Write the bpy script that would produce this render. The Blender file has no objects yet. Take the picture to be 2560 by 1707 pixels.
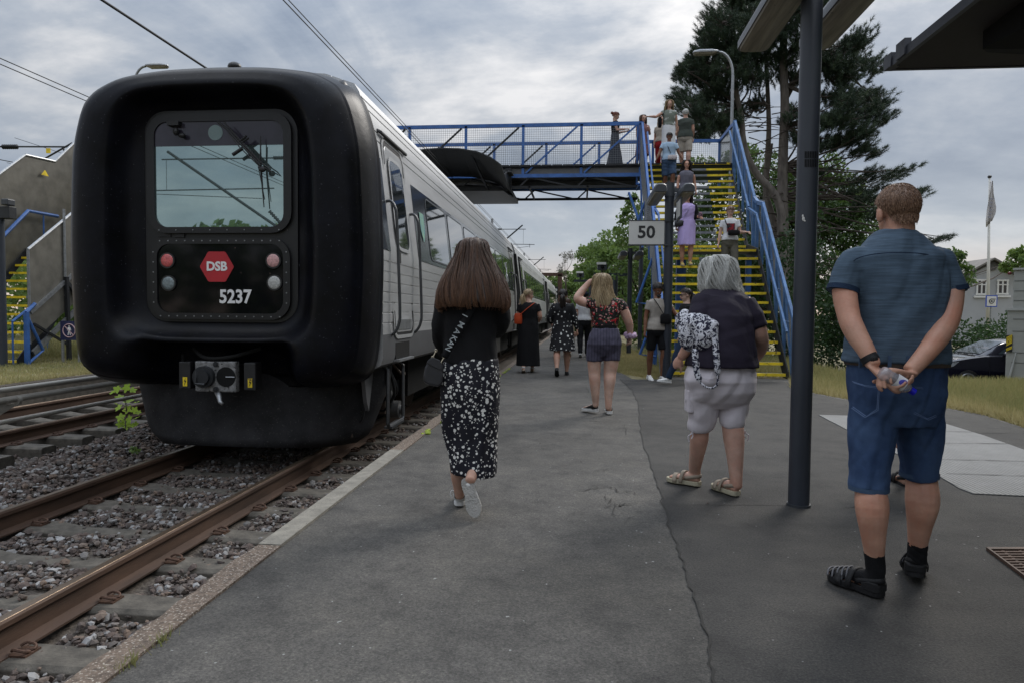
import bpy, math, random
import numpy as np
from mathutils import Vector, Matrix
rad = math.radians
SC = bpy.context.scene
COL = SC.collection
RNG = np.random.RandomState(7)
random.seed(7)

# ------------------------------------------------------------------ camera
PHI = rad(5.71); PITCH = rad(2.416); ROLL = 0.009; FPX = 1707.0; CAMZ = 1.25
cam = bpy.data.cameras.new('camera'); camo = bpy.data.objects.new('camera', cam); COL.objects.link(camo)
cam.sensor_width = 36; cam.lens = 36 * FPX / 2560; cam.clip_start = .05; cam.clip_end = 3000
CM = Matrix.Rotation(PHI, 4, 'Z') @ Matrix.Rotation(rad(90) - PITCH, 4, 'X') @ Matrix.Rotation(ROLL, 4, 'Z')
CM.translation = (0, 0, CAMZ)
camo.matrix_world = CM
SC.camera = camo

# ------------------------------------------------------------------ sky
wd = bpy.data.worlds.new('World'); SC.world = wd; wd.use_nodes = True
nt = wd.node_tree; nt.nodes.clear()
SUN_EL, SUN_AZ = rad(38), rad(35)          # azimuth measured from +Y towards +X, soft overcast sun behind cloud
def N(t, kind, **kw):
    n = t.nodes.new(kind)
    for k, v in kw.items(): setattr(n, k, v)
    return n
def ramp(t, stops, fac=None):
    r = N(t, 'ShaderNodeValToRGB')
    e = r.color_ramp.elements
    while len(e) < len(stops): e.new(.5)
    for el, (p, c) in zip(e, stops):
        el.position = p; el.color = (*c, 1) if len(c) == 3 else c
    if fac is not None: t.links.new(fac, r.inputs[0])
    return r
def mth(t, op, a, b=None, c=None):
    n = N(t, 'ShaderNodeMath', operation=op)
    for i, x in enumerate((a, b, c)):
        if x is None: continue
        if isinstance(x, (int, float)): n.inputs[i].default_value = x
        else: t.links.new(x, n.inputs[i])
    return n.outputs[0]
def mixc(t, f, a, b, mode='MIX'):
    n = N(t, 'ShaderNodeMix', data_type='RGBA', blend_type=mode)
    for i, x in ((0, f), (6, a), (7, b)):
        if isinstance(x, (int, float)): n.inputs[i].default_value = x
        elif isinstance(x, tuple): n.inputs[i].default_value = (*x, 1)
        else: t.links.new(x, n.inputs[i])
    return n.outputs[2]
L = nt.links.new
tc = N(nt, 'ShaderNodeTexCoord')
sp = N(nt, 'ShaderNodeSeparateXYZ'); L(tc.outputs['Generated'], sp.inputs[0])
zz = mth(nt, 'MAXIMUM', sp.outputs[2], 0.0)
den = mth(nt, 'ADD', zz, 0.36)
cv = N(nt, 'ShaderNodeCombineXYZ')
L(mth(nt, 'DIVIDE', sp.outputs[0], den), cv.inputs[0]); L(mth(nt, 'DIVIDE', sp.outputs[1], den), cv.inputs[1])
n1 = N(nt, 'ShaderNodeTexNoise'); n1.inputs['Scale'].default_value = 1.75; n1.inputs['Detail'].default_value = 9; n1.inputs['Roughness'].default_value = .56; n1.inputs['Distortion'].default_value = .6
mp = N(nt, 'ShaderNodeMapping'); mp.inputs['Location'].default_value = (3.1, 1.7, 0); L(cv.outputs[0], mp.inputs[0]); L(mp.outputs[0], n1.inputs['Vector'])
n2 = N(nt, 'ShaderNodeTexNoise'); n2.inputs['Scale'].default_value = 6.0; n2.inputs['Detail'].default_value = 8; n2.inputs['Roughness'].default_value = .6
mp2 = N(nt, 'ShaderNodeMapping'); mp2.inputs['Location'].default_value = (8, 4, 0); mp2.inputs['Scale'].default_value = (.7, 1.2, 1); L(cv.outputs[0], mp2.inputs[0]); L(mp2.outputs[0], n2.inputs['Vector'])
mixn = mth(nt, 'ADD', mth(nt, 'MULTIPLY', n1.outputs[0], .7), mth(nt, 'MULTIPLY', n2.outputs[0], .3))
cl = ramp(nt, [(.38, (.165, .20, .26)), (.45, (.235, .27, .325)), (.51, (.31, .338, .38)), (.56, (.43, .442, .462)), (.635, (.62, .61, .605))], mixn)
hz = ramp(nt, [(0.0, (.62, .50, .43)), (.05, (.53, .47, .44)), (.10, (.35, .385, .43)), (.2, (.31, .34, .39))], zz)
hf = ramp(nt, [(0.0, (1, 1, 1)), (.09, (.72, .72, .72)), (.22, (.18, .18, .18)), (.4, (0, 0, 0))], zz)
skyc = mixc(nt, hf.outputs[0], cl.outputs[0], hz.outputs[0])
zen = mth(nt, 'ADD', 1.0, mth(nt, 'MULTIPLY', mth(nt, 'POWER', zz, 3.0), 4.5))
skyc2 = N(nt, 'ShaderNodeVectorMath', operation='SCALE'); L(skyc, skyc2.inputs[0]); L(zen, skyc2.inputs['Scale'])
sk = N(nt, 'ShaderNodeTexSky', sky_type='NISHITA', sun_disc=False, sun_elevation=SUN_EL, sun_rotation=SUN_AZ)
bg1 = N(nt, 'ShaderNodeBackground'); L(sk.outputs[0], bg1.inputs[0]); bg1.inputs[1].default_value = .05
bg2 = N(nt, 'ShaderNodeBackground'); L(skyc2.outputs[0], bg2.inputs[0]); bg2.inputs[1].default_value = 1.10
mx = N(nt, 'ShaderNodeMixShader'); mx.inputs[0].default_value = .88; L(bg1.outputs[0], mx.inputs[1]); L(bg2.outputs[0], mx.inputs[2])
wo = N(nt, 'ShaderNodeOutputWorld'); L(mx.outputs[0], wo.inputs[0])
sun = bpy.data.lights.new('sun', 'SUN'); sun.energy = 1.5; sun.angle = rad(22); sun.color = (1, .95, .88)
suno = bpy.data.objects.new('sun', sun); COL.objects.link(suno)
sdir = Vector((math.sin(SUN_AZ) * math.cos(SUN_EL), math.cos(SUN_AZ) * math.cos(SUN_EL), math.sin(SUN_EL)))
suno.rotation_euler = sdir.to_track_quat('Z', 'Y').to_euler(); suno.location = sdir * 50
SC.view_settings.view_transform = 'Standard'; SC.view_settings.look = 'None'
SC.view_settings.exposure = .38; SC.view_settings.gamma = 1
SC.cycles.max_bounces = 6; SC.cycles.transparent_max_bounces = 6

# ------------------------------------------------------------------ helpers
RC = CM.to_3x3()
def W(px, py, d):
    """point seen at photo pixel (px, py) (2560 wide) at depth d metres along the view axis"""
    r = RC @ Vector(((px - 1280) / FPX, -(py - 853.5) / FPX, -1))
    return np.array(Vector((0, 0, CAMZ)) + r * d)
def G(px, py, z=0.0):
    r = RC @ Vector(((px - 1280) / FPX, -(py - 853.5) / FPX, -1))
    t = (z - CAMZ) / r.z
    return np.array((r.x * t, r.y * t, z))
def onX(px, py, X):
    r = RC @ Vector(((px - 1280) / FPX, -(py - 853.5) / FPX, -1)); t = X / r.x
    return np.array((X, r.y * t, CAMZ + r.z * t))
def onY(px, py, Y):
    r = RC @ Vector(((px - 1280) / FPX, -(py - 853.5) / FPX, -1)); t = Y / r.y
    return np.array((r.x * t, Y, CAMZ + r.z * t))
LAT = np.array((math.cos(PHI), math.sin(PHI), 0)); FWD = np.array((-math.sin(PHI), math.cos(PHI), 0)); UP = np.array((0, 0, 1.))

def mesh_from(V, Fs, name='mesh', rnd=None, smooth=False, angle=None):
    me = bpy.data.meshes.new(name)
    V = np.asarray(V, dtype=np.float32)
    tot, idx = [], []
    for F in Fs:
        if isinstance(F, np.ndarray):
            tot.append(np.full(len(F), F.shape[1])); idx.append(F.ravel())
        else:
            tot.append(np.array([len(f) for f in F], dtype=int)); idx.append(np.array([i for f in F for i in f], dtype=int))
    tot = np.concatenate(tot) if tot else np.zeros(0, int); idx = np.concatenate(idx) if idx else np.zeros(0, int)
    me.vertices.add(len(V)); me.vertices.foreach_set('co', V.ravel())
    me.loops.add(len(idx)); me.loops.foreach_set('vertex_index', idx.astype(np.int32))
    me.polygons.add(len(tot)); st = np.zeros(len(tot), dtype=np.int32); st[1:] = np.cumsum(tot)[:-1]
    me.polygons.foreach_set('loop_start', st)
    try: me.polygons.foreach_set('loop_total', tot.astype(np.int32))
    except Exception: pass
    me.update(calc_edges=True)
    if rnd is not None:
        a = me.attributes.new('rnd', 'FLOAT', 'POINT'); a.data.foreach_set('value', np.asarray(rnd, dtype=np.float32))
    me.polygons.foreach_set('use_smooth', np.full(len(tot), bool(smooth)))
    if smooth:
        if angle: me.set_sharp_from_angle(angle=rad(angle))
    return me

ORG = {}
class MB:
    def __init__(s): s.V = []; s.F = []; s.R = []; s.n = 0; s.useR = False
    def add(s, V, F, r=None):
        V = np.asarray(V, dtype=float).reshape(-1, 3)
        if isinstance(F, np.ndarray): s.F.append(F + s.n)
        else: s.F.append([tuple(i + s.n for i in f) for f in F])
        s.V.append(V); s.n += len(V)
        if r is None: s.R.append(np.zeros(len(V)))
        else: s.useR = True; s.R.append(np.broadcast_to(np.asarray(r, float), (len(V),)) if np.ndim(r) == 0 else np.asarray(r, float))
        return s
    def verts(s): return np.concatenate(s.V)
    def bx(s, x0, x1, y0, y1, z0, z1, r=None):
        V = [(x, y, z) for z in (z0, z1) for y in (y0, y1) for x in (x0, x1)]
        return s.add(V, [(0, 2, 3, 1), (4, 5, 7, 6), (0, 1, 5, 4), (2, 6, 7, 3), (0, 4, 6, 2), (1, 3, 7, 5)], r)
    def beam(s, p0, p1, w, h=None, up=(0, 0, 1), r=None):
        h = h or w; p0 = np.array(p0, float); p1 = np.array(p1, float); d = p1 - p0; d /= np.linalg.norm(d)
        a = np.cross(d, up)
        if np.linalg.norm(a) < 1e-4: a = np.cross(d, (0, 1, 0))
        a /= np.linalg.norm(a); b = np.cross(a, d)
        V = [p + a * i * w / 2 + b * j * h / 2 for p in (p0, p1) for i, j in ((-1, -1), (1, -1), (1, 1), (-1, 1))]
        return s.add(V, [(3, 2, 1, 0), (4, 5, 6, 7), (0, 1, 5, 4), (1, 2, 6, 5), (2, 3, 7, 6), (3, 0, 4, 7)], r)
    def tube(s, pts, radii, n=8, cap=True, smooth=0, r=None, flat=None, ref=None, rnd=0):
        P = [np.array(p, float) for p in pts]
        if np.ndim(radii) == 0: radii = [radii] * len(P)
        Rr = list(radii)
        if smooth:
            P, Rr = catmull(P, Rr, smooth)
        if rnd:   # rounded ends
            d0 = P[0] - P[1]; d0 /= np.linalg.norm(d0); d1 = P[-1] - P[-2]; d1 /= np.linalg.norm(d1)
            r0, r1 = Rr[0], Rr[-1]
            A = [(P[0] + d0 * r0 * rnd * math.sin(a), r0 * math.cos(a)) for a in (1.45, 1.1, .7, .35)]
            B = [(P[-1] + d1 * r1 * rnd * math.sin(a), r1 * math.cos(a)) for a in (.35, .7, 1.1, 1.45)]
            P = [a[0] for a in A] + P + [b[0] for b in B]; Rr = [a[1] for a in A] + Rr + [b[1] for b in B]
        k = len(P); T = []
        for i in range(k):
            d = P[min(i + 1, k - 1)] - P[max(i - 1, 0)]; T.append(d / (np.linalg.norm(d) + 1e-9))
        rf = np.array(ref if ref is not None else (0, 0, 1) if abs(T[0][2]) < .9 else (0, 1, 0), float)
        V = []; a = None
        for i in range(k):
            if a is None or ref is not None: a = np.cross(rf, T[i])
            else: a = a - T[i] * np.dot(a, T[i])
            a = a / (np.linalg.norm(a) + 1e-9); b = np.cross(T[i], a)
            fl = 1.0 if flat is None else flat
            for j in range(n):
                t = 2 * math.pi * j / n; V.append(P[i] + (a * math.cos(t) + b * math.sin(t) * fl) * Rr[i])
        F = [(i * n + j, i * n + (j + 1) % n, (i + 1) * n + (j + 1) % n, (i + 1) * n + j) for i in range(k - 1) for j in range(n)]
        if cap: F += [tuple(range(n))[::-1], tuple((k - 1) * n + j for j in range(n))]
        return s.add(V, F, r)
    def loft(s, rings, cap=True, closed=True, r=None):
        n = len(rings[0]); k = len(rings); V = np.concatenate([np.asarray(q, float) for q in rings])
        m = n if closed else n - 1
        F = [(i * n + j, i * n + (j + 1) % n, (i + 1) * n + (j + 1) % n, (i + 1) * n + j) for i in range(k - 1) for j in range(m)]
        if cap: F += [tuple(range(n))[::-1], tuple((k - 1) * n + j for j in range(n))]
        return s.add(V, F, r)
    def prism(s, poly, axis, a0, a1, r=None):
        """2-D polygon in the two remaining axes (in xyz order) extruded along axis"""
        def P(p, a):
            q = list(p); q.insert('xyz'.index(axis), a); return q
        n = len(poly)
        V = [P(p, a0) for p in poly] + [P(p, a1) for p in poly]
        F = [tuple(range(n))[::-1], tuple(range(n, 2 * n))] + [(i, (i + 1) % n, n + (i + 1) % n, n + i) for i in range(n)]
        return s.add(V, F, r)
    def ell(s, c, rx, ry, rz, n=12, m=8, M3=None, r=None):
        V = []; 
        for i in range(m + 1):
            p = math.pi * i / m - math.pi / 2
            p = max(min(p, math.pi / 2 - .02), -math.pi / 2 + .02)
            for j in range(n):
                t = 2 * math.pi * j / n; V.append((rx * math.cos(p) * math.cos(t), ry * math.cos(p) * math.sin(t), rz * math.sin(p)))
        V = np.array(V)
        if M3 is not None: V = V @ np.asarray(M3).T
        V = V + np.array(c)
        F = [(i * n + j, i * n + (j + 1) % n, (i + 1) * n + (j + 1) % n, (i + 1) * n + j) for i in range(m) for j in range(n)]
        F += [tuple(range(n))[::-1], tuple(m * n + j for j in range(n))]
        return s.add(V, F, r)
    def disc(s, c, nrm, rr, th, n=20, r=None):
        c = np.array(c, float); nrm = np.array(nrm, float); nrm /= np.linalg.norm(nrm)
        return s.tube([c - nrm * th / 2, c + nrm * th / 2], rr, n, r=r)
    def build(s, name, mat, parent=None, smooth=False, angle=None, origin=None, bevel=0, **tags):
        V = s.verts()
        if parent is not None: o0 = ORG[parent.name]
        elif origin is not None: o0 = np.array(origin, float)
        else: o0 = np.array([(V[:, 0].min() + V[:, 0].max()) / 2, (V[:, 1].min() + V[:, 1].max()) / 2, V[:, 2].min()])
        me = mesh_from(V - o0, s.F, name, np.concatenate(s.R) if s.useR else None, smooth, angle)
        return link(me, name, mat, parent, o0, bevel, **tags)
def link(me, name, mat, parent, o0, bevel=0, **tags):
    for m in (mat if isinstance(mat, (list, tuple)) else [mat]): me.materials.append(m)
    o = bpy.data.objects.new(name, me); COL.objects.link(o)
    if parent is not None: o.parent = parent
    else: o.location = o0
    ORG[o.name] = np.array(o0, float)
    if bevel:
        b = o.modifiers.new('bevel', 'BEVEL'); b.width = bevel; b.segments = 2; b.limit_method = 'ANGLE'; b.angle_limit = rad(40)
    tag(o, **tags)
    return o
def tag(o, label=None, cat=None, group=None, kind=None):
    if label: o['label'] = label
    if cat: o['category'] = cat
    if group: o['group'] = group
    if kind: o['kind'] = kind
    return o
def thing(name, loc, label, cat, group=None):
    o = bpy.data.objects.new(name, None); COL.objects.link(o); o.location = loc; o.empty_display_size = .2
    ORG[o.name] = np.array(loc, float); return tag(o, label, cat, group)
def copy_tree(o, loc, label=None, rotz=None, parent=None, scale=None):
    c = o.copy(); COL.objects.link(c)
    if parent is None:
        c.location = loc; ORG[c.name] = np.array(loc, float)
        if rotz is not None: c.rotation_euler = (0, 0, rotz)
        if scale: c.scale = (scale,) * 3 if np.ndim(scale) == 0 else scale
        if label: c['label'] = label
    else: c.parent = parent
    for ch in list(o.children): copy_tree(ch, None, parent=c)
    return c
def catmull(P, R, k):
    n = len(P); oP, oR = [], []
    R = [np.asarray(r, float) for r in R]
    for i in range(n - 1):
        p0, p1, p2, p3 = P[max(i - 1, 0)], P[i], P[i + 1], P[min(i + 2, n - 1)]
        r0, r1, r2, r3 = R[max(i - 1, 0)], R[i], R[i + 1], R[min(i + 2, n - 1)]
        for j in range(k):
            t = j / k
            f = lambda a, b, c, d: .5 * ((2 * b) + (-a + c) * t + (2 * a - 5 * b + 4 * c - d) * t * t + (-a + 3 * b - 3 * c + d) * t ** 3)
            oP.append(f(p0, p1, p2, p3)); oR.append(f(r0, r1, r2, r3))
    oP.append(P[-1]); oR.append(R[-1]); return oP, oR
def text_mb(mb, s, size, O, X, Y, ext=.002, bold=0.0, align='CENTER', sx=1.0, r=None):
    """lettering as a thin mesh: O origin, X reading direction, Y up direction"""
    cu = bpy.data.curves.new('lettering', 'FONT'); cu.body = s; cu.size = size; cu.extrude = ext; cu.offset = bold; cu.align_x = align; cu.align_y = 'CENTER'; cu.resolution_u = 3
    ob = bpy.data.objects.new('lettering', cu); COL.objects.link(ob)
    dg = bpy.context.evaluated_depsgraph_get(); me = bpy.data.meshes.new_from_object(ob.evaluated_get(dg))
    V = np.zeros(len(me.vertices) * 3); me.vertices.foreach_get('co', V); V = V.reshape(-1, 3)
    F = [tuple(p.vertices) for p in me.polygons]
    bpy.data.objects.remove(ob); bpy.data.curves.remove(cu); bpy.data.meshes.remove(me)
    O, X, Y = (np.array(a, float) for a in (O, X, Y)); Zd = np.cross(X, Y)
    mb.add(O + V[:, :1] * X * sx + V[:, 1:2] * Y + V[:, 2:] * Zd, F, r)

# ------------------------------------------------------------------ materials
MATS = {}
def mat(name, col=(.5, .5, .5), rough=.6, metal=0.0, var=.12, vs=6.0, bump=0.0, bs=60.0, spec=.5, specks=None, stretch=None, col2=None, rnd=None, coat=0, trans=0, emit=None, det=5, alpha=None, sheen=0, sub=0):
    if name in MATS: return MATS[name]
    m = bpy.data.materials.new(name); m.use_nodes = True; t = m.node_tree; b = t.nodes['Principled BSDF']; l = t.links.new
    tc = N(t, 'ShaderNodeTexCoord'); vec = tc.outputs['Object']
    if stretch:
        mp = N(t, 'ShaderNodeMapping'); mp.inputs['Scale'].default_value = stretch; l(vec, mp.inputs[0]); vec = mp.outputs[0]
    nz = N(t, 'ShaderNodeTexNoise'); nz.inputs['Scale'].default_value = vs; nz.inputs['Detail'].default_value = det; nz.inputs['Roughness'].default_value = .6; l(vec, nz.inputs['Vector'])
    c1 = tuple(max(0, x * (1 - var)) for x in col); c2 = col2 or tuple(min(1, x * (1 + var)) for x in col)
    cr = ramp(t, [(.32, c1), (.68, c2)], nz.outputs[0]); out = cr.outputs[0]
    if rnd:
        at = N(t, 'ShaderNodeAttribute', attribute_name='rnd')
        rr = ramp(t, rnd, at.outputs['Fac']); out = mixc(t, .22, rr.outputs[0], out)
    if specks:
        sc, th, sc_col = specks
        s2 = N(t, 'ShaderNodeTexNoise'); s2.inputs['Scale'].default_value = sc; s2.inputs['Detail'].default_value = 2; l(tc.outputs['Object'], s2.inputs['Vector'])
        sr = ramp(t, [(th, (0, 0, 0)), (th + .03, (1, 1, 1))], s2.outputs[0]); out = mixc(t, sr.outputs[0], out, sc_col)
    l(out, b.inputs['Base Color'])
    b.inputs['Roughness'].default_value = rough; b.inputs['Metallic'].default_value = metal
    b.inputs['Specular IOR Level'].default_value = spec
    b.inputs['Coat Weight'].default_value = coat; b.inputs['Transmission Weight'].default_value = trans
    if sheen: b.inputs['Sheen Weight'].default_value = sheen
    if sub: b.inputs['Subsurface Weight'].default_value = sub; b.inputs['Subsurface Radius'].default_value = (.02, .008, .004)
    if bump:
        n2 = N(t, 'ShaderNodeTexNoise'); n2.inputs['Scale'].default_value = bs; n2.inputs['Detail'].default_value = 4; l(vec, n2.inputs['Vector'])
        bp = N(t, 'ShaderNodeBump'); bp.inputs['Strength'].default_value = bump; bp.inputs['Distance'].default_value = .01; l(n2.outputs[0], bp.inputs['Height']); l(bp.outputs[0], b.inputs['Normal'])
    if emit:
        b.inputs['Emission Color'].default_value = (*emit[0], 1); b.inputs['Emission Strength'].default_value = emit[1]
    MATS[name] = m; return m
def asphalt_mat(name, lo, hi, stain=True, loose=1.0):
    m = bpy.data.materials.new(name); m.use_nodes = True; t = m.node_tree; b = t.nodes['Principled BSDF']; l = t.links.new
    tc = N(t, 'ShaderNodeTexCoord'); V = tc.outputs['Object']
    big = N(t, 'ShaderNodeTexNoise'); big.inputs['Scale'].default_value = .55; big.inputs['Detail'].default_value = 7; big.inputs['Roughness'].default_value = .62; l(V, big.inputs['Vector'])
    fine = N(t, 'ShaderNodeTexNoise'); fine.inputs['Scale'].default_value = 95; fine.inputs['Detail'].default_value = 4; fine.inputs['Roughness'].default_value = .8; l(V, fine.inputs['Vector'])
    vor = N(t, 'ShaderNodeTexVoronoi'); vor.inputs['Scale'].default_value = 130; l(V, vor.inputs['Vector'])
    base = ramp(t, [(.3, lo), (.7, hi)], big.outputs[0])
    b2 = N(t, 'ShaderNodeTexNoise'); b2.inputs['Scale'].default_value = 3.1; b2.inputs['Detail'].default_value = 8; b2.inputs['Roughness'].default_value = .7; l(V, b2.inputs['Vector']); b2r = ramp(t, [(.33, (.62, .62, .63)), (.5, (1, 1, 1)), (.68, (1.3, 1.28, 1.24))], b2.outputs[0])
    base2 = mixc(t, 1.0, base.outputs[0], b2r.outputs[0], 'MULTIPLY')
    g = ramp(t, [(.3, (.45, .45, .45)), (.5, (1, 1, 1)), (.72, (1.9, 1.88, 1.82))], fine.outputs[0])
    c = mixc(t, 1.0, base2, g.outputs[0], 'MULTIPLY')
    gs = ramp(t, [(.0, (1.35, 1.33, 1.3)), (1, (.8, .8, .8))], vor.outputs['Distance'])
    c = mixc(t, .8, c, gs.outputs[0], 'MULTIPLY')
    # pale chips
    ch = N(t, 'ShaderNodeTexNoise'); ch.inputs['Scale'].default_value = 33; ch.inputs['Detail'].default_value = 1; l(V, ch.inputs['Vector'])
    cr = ramp(t, [(.785, (0, 0, 0)), (.80, (1, 1, 1))], ch.outputs[0]); c = mixc(t, cr.outputs[0], c, (.25, .25, .24))
    # fine wandering cracks, only in patches
    wn = N(t, 'ShaderNodeTexNoise'); wn.inputs['Scale'].default_value = 3; wn.inputs['Detail'].default_value = 4; l(V, wn.inputs['Vector'])
    wv = mixc(t, .16, V, wn.outputs['Color'], 'ADD')
    vc = N(t, 'ShaderNodeTexVoronoi', feature='DISTANCE_TO_EDGE'); vc.inputs['Scale'].default_value = .42; l(wv, vc.inputs['Vector'])
    edge = ramp(t, [(.0, (1, 1, 1)), (.0065, (0, 0, 0))], vc.outputs[0])
    pm = N(t, 'ShaderNodeTexNoise'); pm.inputs['Scale'].default_value = .35; mpp = N(t, 'ShaderNodeMapping'); mpp.inputs['Location'].default_value = (4.4, 9.1, 0); l(V, mpp.inputs[0]); l(mpp.outputs[0], pm.inputs['Vector'])
    pmr = ramp(t, [(.5, (0, 0, 0)), (.58, (1, 1, 1))], pm.outputs[0])
    ck = mth(t, 'MULTIPLY', edge.outputs[0], pmr.outputs[0]); ck = mth(t, 'MULTIPLY', ck, .0)
    c = mixc(t, ck, c, (.012, .012, .012))
    l(c, b.inputs['Base Color']); b.inputs['Roughness'].default_value = .82; b.inputs['Specular IOR Level'].default_value = .35
    hs = mth(t, 'ADD', fine.outputs[0], mth(t, 'MULTIPLY', vor.outputs['Distance'], .6))
    bp = N(t, 'ShaderNodeBump'); bp.inputs['Strength'].default_value = .55; bp.inputs['Distance'].default_value = .006; l(hs, bp.inputs['Height']); l(bp.outputs[0], b.inputs['Normal'])
    MATS[name] = m; return m
M_ASPH = asphalt_mat('asphalt', (.043, .0408, .037), (.092, .087, .080))
M_ASPH2 = asphalt_mat('dark_asphalt', (.023, .022, .0208), (.046, .0438, .0405))
M_LOT = mat('parking_asphalt', (.17, .17, .175), .85, var=.1, vs=3, bump=.3, bs=80)
M_KERB = mat('kerb_concrete', (.20, .185, .155), .85, var=.25, vs=12, bump=.6, bs=90, specks=(60, .68, (.10, .09, .08)))
M_KERB2 = mat('exposed_aggregate', (.135, .10, .075), .9, var=.45, vs=45, bump=1.0, bs=70, specks=(90, .60, (.34, .30, .25)))
M_RUST = mat('rusty_rail', (.070, .040, .026), .7, metal=.1, var=.4, vs=9, bump=.25, bs=120, stretch=(1, .15, 1))
M_RUST_D = mat('dark_rust', (.07, .036, .022), .75, metal=.1, var=.35, vs=20, bump=.3, bs=90)
M_RAILTOP = mat('polished_rail', (.17, .125, .09), .36, metal=.8, var=.3, vs=5, stretch=(4, .3, 1), bump=.1, bs=60)
M_SLEEP = mat('sleeper_concrete', (.082, .073, .060), .9, var=.45, vs=9, bump=.5, bs=60, specks=(45, .7, (.05, .045, .04)))
M_BALBASE = mat('ballast_dirt', (.050, .037, .029), .95, var=.45, vs=40, bump=1.0, bs=45, col2=(.13, .11, .09))
M_STONE = mat('ballast_stone', (.12, .105, .095), .85, var=.3, vs=30, bump=.4, bs=90, rnd=[(0, (.035, .028, .026)), (.3, (.075, .048, .038)), (.55, (.085, .075, .068)), (.72, (.15, .10, .07)), (.85, (.17, .165, .16)), (1, (.36, .36, .36))])
M_RUBBER = mat('front_rubber', (.0026, .0029, .0052), .38, var=.7, vs=3, bump=.22, bs=9, spec=.17, specks=(48, .715, (.075, .075, .085)))
M_SKIRT = mat('skirt_rubber', (.020, .020, .022), .72, var=.5, vs=4, bump=.25, bs=30, spec=.3, specks=(60, .66, (.06, .058, .056)))
M_CABBLK = mat('cab_black', (.007, .007, .008), .42, var=.2, vs=4, bump=.05, bs=30, specks=(40, .76, (.14, .13, .13)))
M_BLKGLOSS = mat('black_gloss', (.004, .004, .006), .06, var=.15, vs=3, spec=.30, specks=(26, .77, (.10, .07, .06)))
M_SILVER = mat('silver_aluminium', (.50, .505, .51), .42, metal=.55, var=.10, vs=2, stretch=(1, .4, 3), bump=.06, bs=30)
M_GROOVE = mat('train_grey_band', (.105, .107, .113), .5, metal=.2, var=.12, vs=3)
M_DOORS = mat('door_silver', (.46, .465, .47), .4, metal=.45, var=.08, vs=2)
M_GLASS_T = mat('train_glass', (.020, .025, .028), .045, var=.2, vs=1, spec=1.0, coat=.6)
M_GLASS_D = mat('tinted_strip', (.035, .040, .048), .14, var=.15, vs=2, spec=.7)
M_DARKM = mat('dark_metal', (.022, .024, .027), .5, metal=.3, var=.25, vs=12, bump=.15, bs=60)
M_BLACK = mat('black_plastic', (.012, .012, .013), .5, var=.2, vs=10)
M_STEEL = mat('galvanised_steel', (.30, .31, .32), .42, metal=.75, var=.2, vs=14, bump=.1, bs=40)
M_PIPE = mat('pale_pipe', (.34, .325, .29), .55, metal=.4, var=.25, vs=10, stretch=(1, .3, 1), bump=.15, bs=60)
M_BLUE = mat('blue_paint', (.035, .115, .34), .5, var=.22, vs=6, bump=.1, bs=50, specks=(24, .74, (.10, .14, .22)))
M_BLUE_L = mat('worn_blue_paint', (.072, .16, .33), .55, var=.3, vs=6, bump=.1, bs=50, specks=(30, .70, (.20, .27, .36)))
M_BLKSTEEL = mat('black_steel', (.016, .017, .019), .6, metal=.2, var=.3, vs=8)
M_YEL = mat('yellow_nosing', (.72, .53, .02), .6, var=.25, vs=5, bump=.15, bs=80, specks=(11, .63, (.33, .23, .03)))
M_GRTREAD = mat('grey_tread', (.20, .21, .225), .6, metal=.4, var=.2, vs=10, bump=.2, bs=60)
M_PANEL = mat('galvanised_panel', (.16, .152, .13), .5, metal=.45, var=.22, vs=3, bump=.08, bs=12)
M_POLE = mat('pole_paint', (.030, .036, .048), .42, var=.15, vs=5, bump=.04, bs=60, specks=(22, .785, (.22, .22, .22)), stretch=(1, 1, .4))
M_LAMP = mat('lamp_housing', (.036, .041, .048), .45, var=.2, vs=8)
M_DIFF = mat('lamp_diffuser', (.21, .185, .14), .4, var=.5, vs=3, stretch=(9, .5, 9), spec=.5, specks=(25, .72, (.06, .05, .035)))
M_SIGNW = mat('sign_white', (.62, .61, .58), .5, var=.05, vs=3)
M_SIGNK = mat('sign_black', (.02, .02, .022), .5, var=.05)
M_LOGOR = mat('logo_red', (.42, .018, .028), .35, var=.08, vs=5)
M_WHITE = mat('white_print', (.74, .74, .73), .5, var=.04)
M_NAVY = mat('navy_sign', (.018, .022, .07), .5, var=.1)
M_PINK = mat('sign_ring', (.55, .38, .40), .5)
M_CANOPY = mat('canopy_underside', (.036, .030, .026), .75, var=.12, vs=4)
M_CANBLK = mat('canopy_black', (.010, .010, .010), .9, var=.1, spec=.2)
M_FASC = mat('canopy_fascia', (.040, .044, .058), .5, var=.1)
M_BARK = mat('pine_bark', (.15, .13, .115), .95, var=.4, vs=7, bump=1.0, bs=22, stretch=(1, 1, .3))
M_BARKD = mat('twig_bark', (.075, .06, .05), .95, var=.3, vs=10)
M_NEEDLE = mat('pine_needles', (.03, .05, .028), .6, var=.2, vs=1.5, spec=.3, rnd=[(0, (.018, .034, .020)), (.55, (.036, .062, .032)), (1, (.075, .105, .045))])
def leafmat(name, stops, tr=.25):
    m = mat(name, stops[1][1], .55, var=.2, vs=2, spec=.35, rnd=stops)
    t = m.node_tree; b = t.nodes['Principled BSDF']; o = [n for n in t.nodes if n.type == 'OUTPUT_MATERIAL'][0]
    tl = N(t, 'ShaderNodeBsdfTranslucent'); tl.inputs[0].default_value = (*[min(1, c * 1.6) for c in stops[-1][1]], 1)
    ms = N(t, 'ShaderNodeMixShader'); ms.inputs[0].default_value = tr
    t.links.new(b.outputs[0], ms.inputs[1]); t.links.new(tl.outputs[0], ms.inputs[2]); t.links.new(ms.outputs[0], o.inputs[0]); return m
M_LEAF = leafmat('broad_leaves', [(0, (.045, .085, .018)), (.5, (.085, .145, .030)), (1, (.15, .22, .055))])
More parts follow.
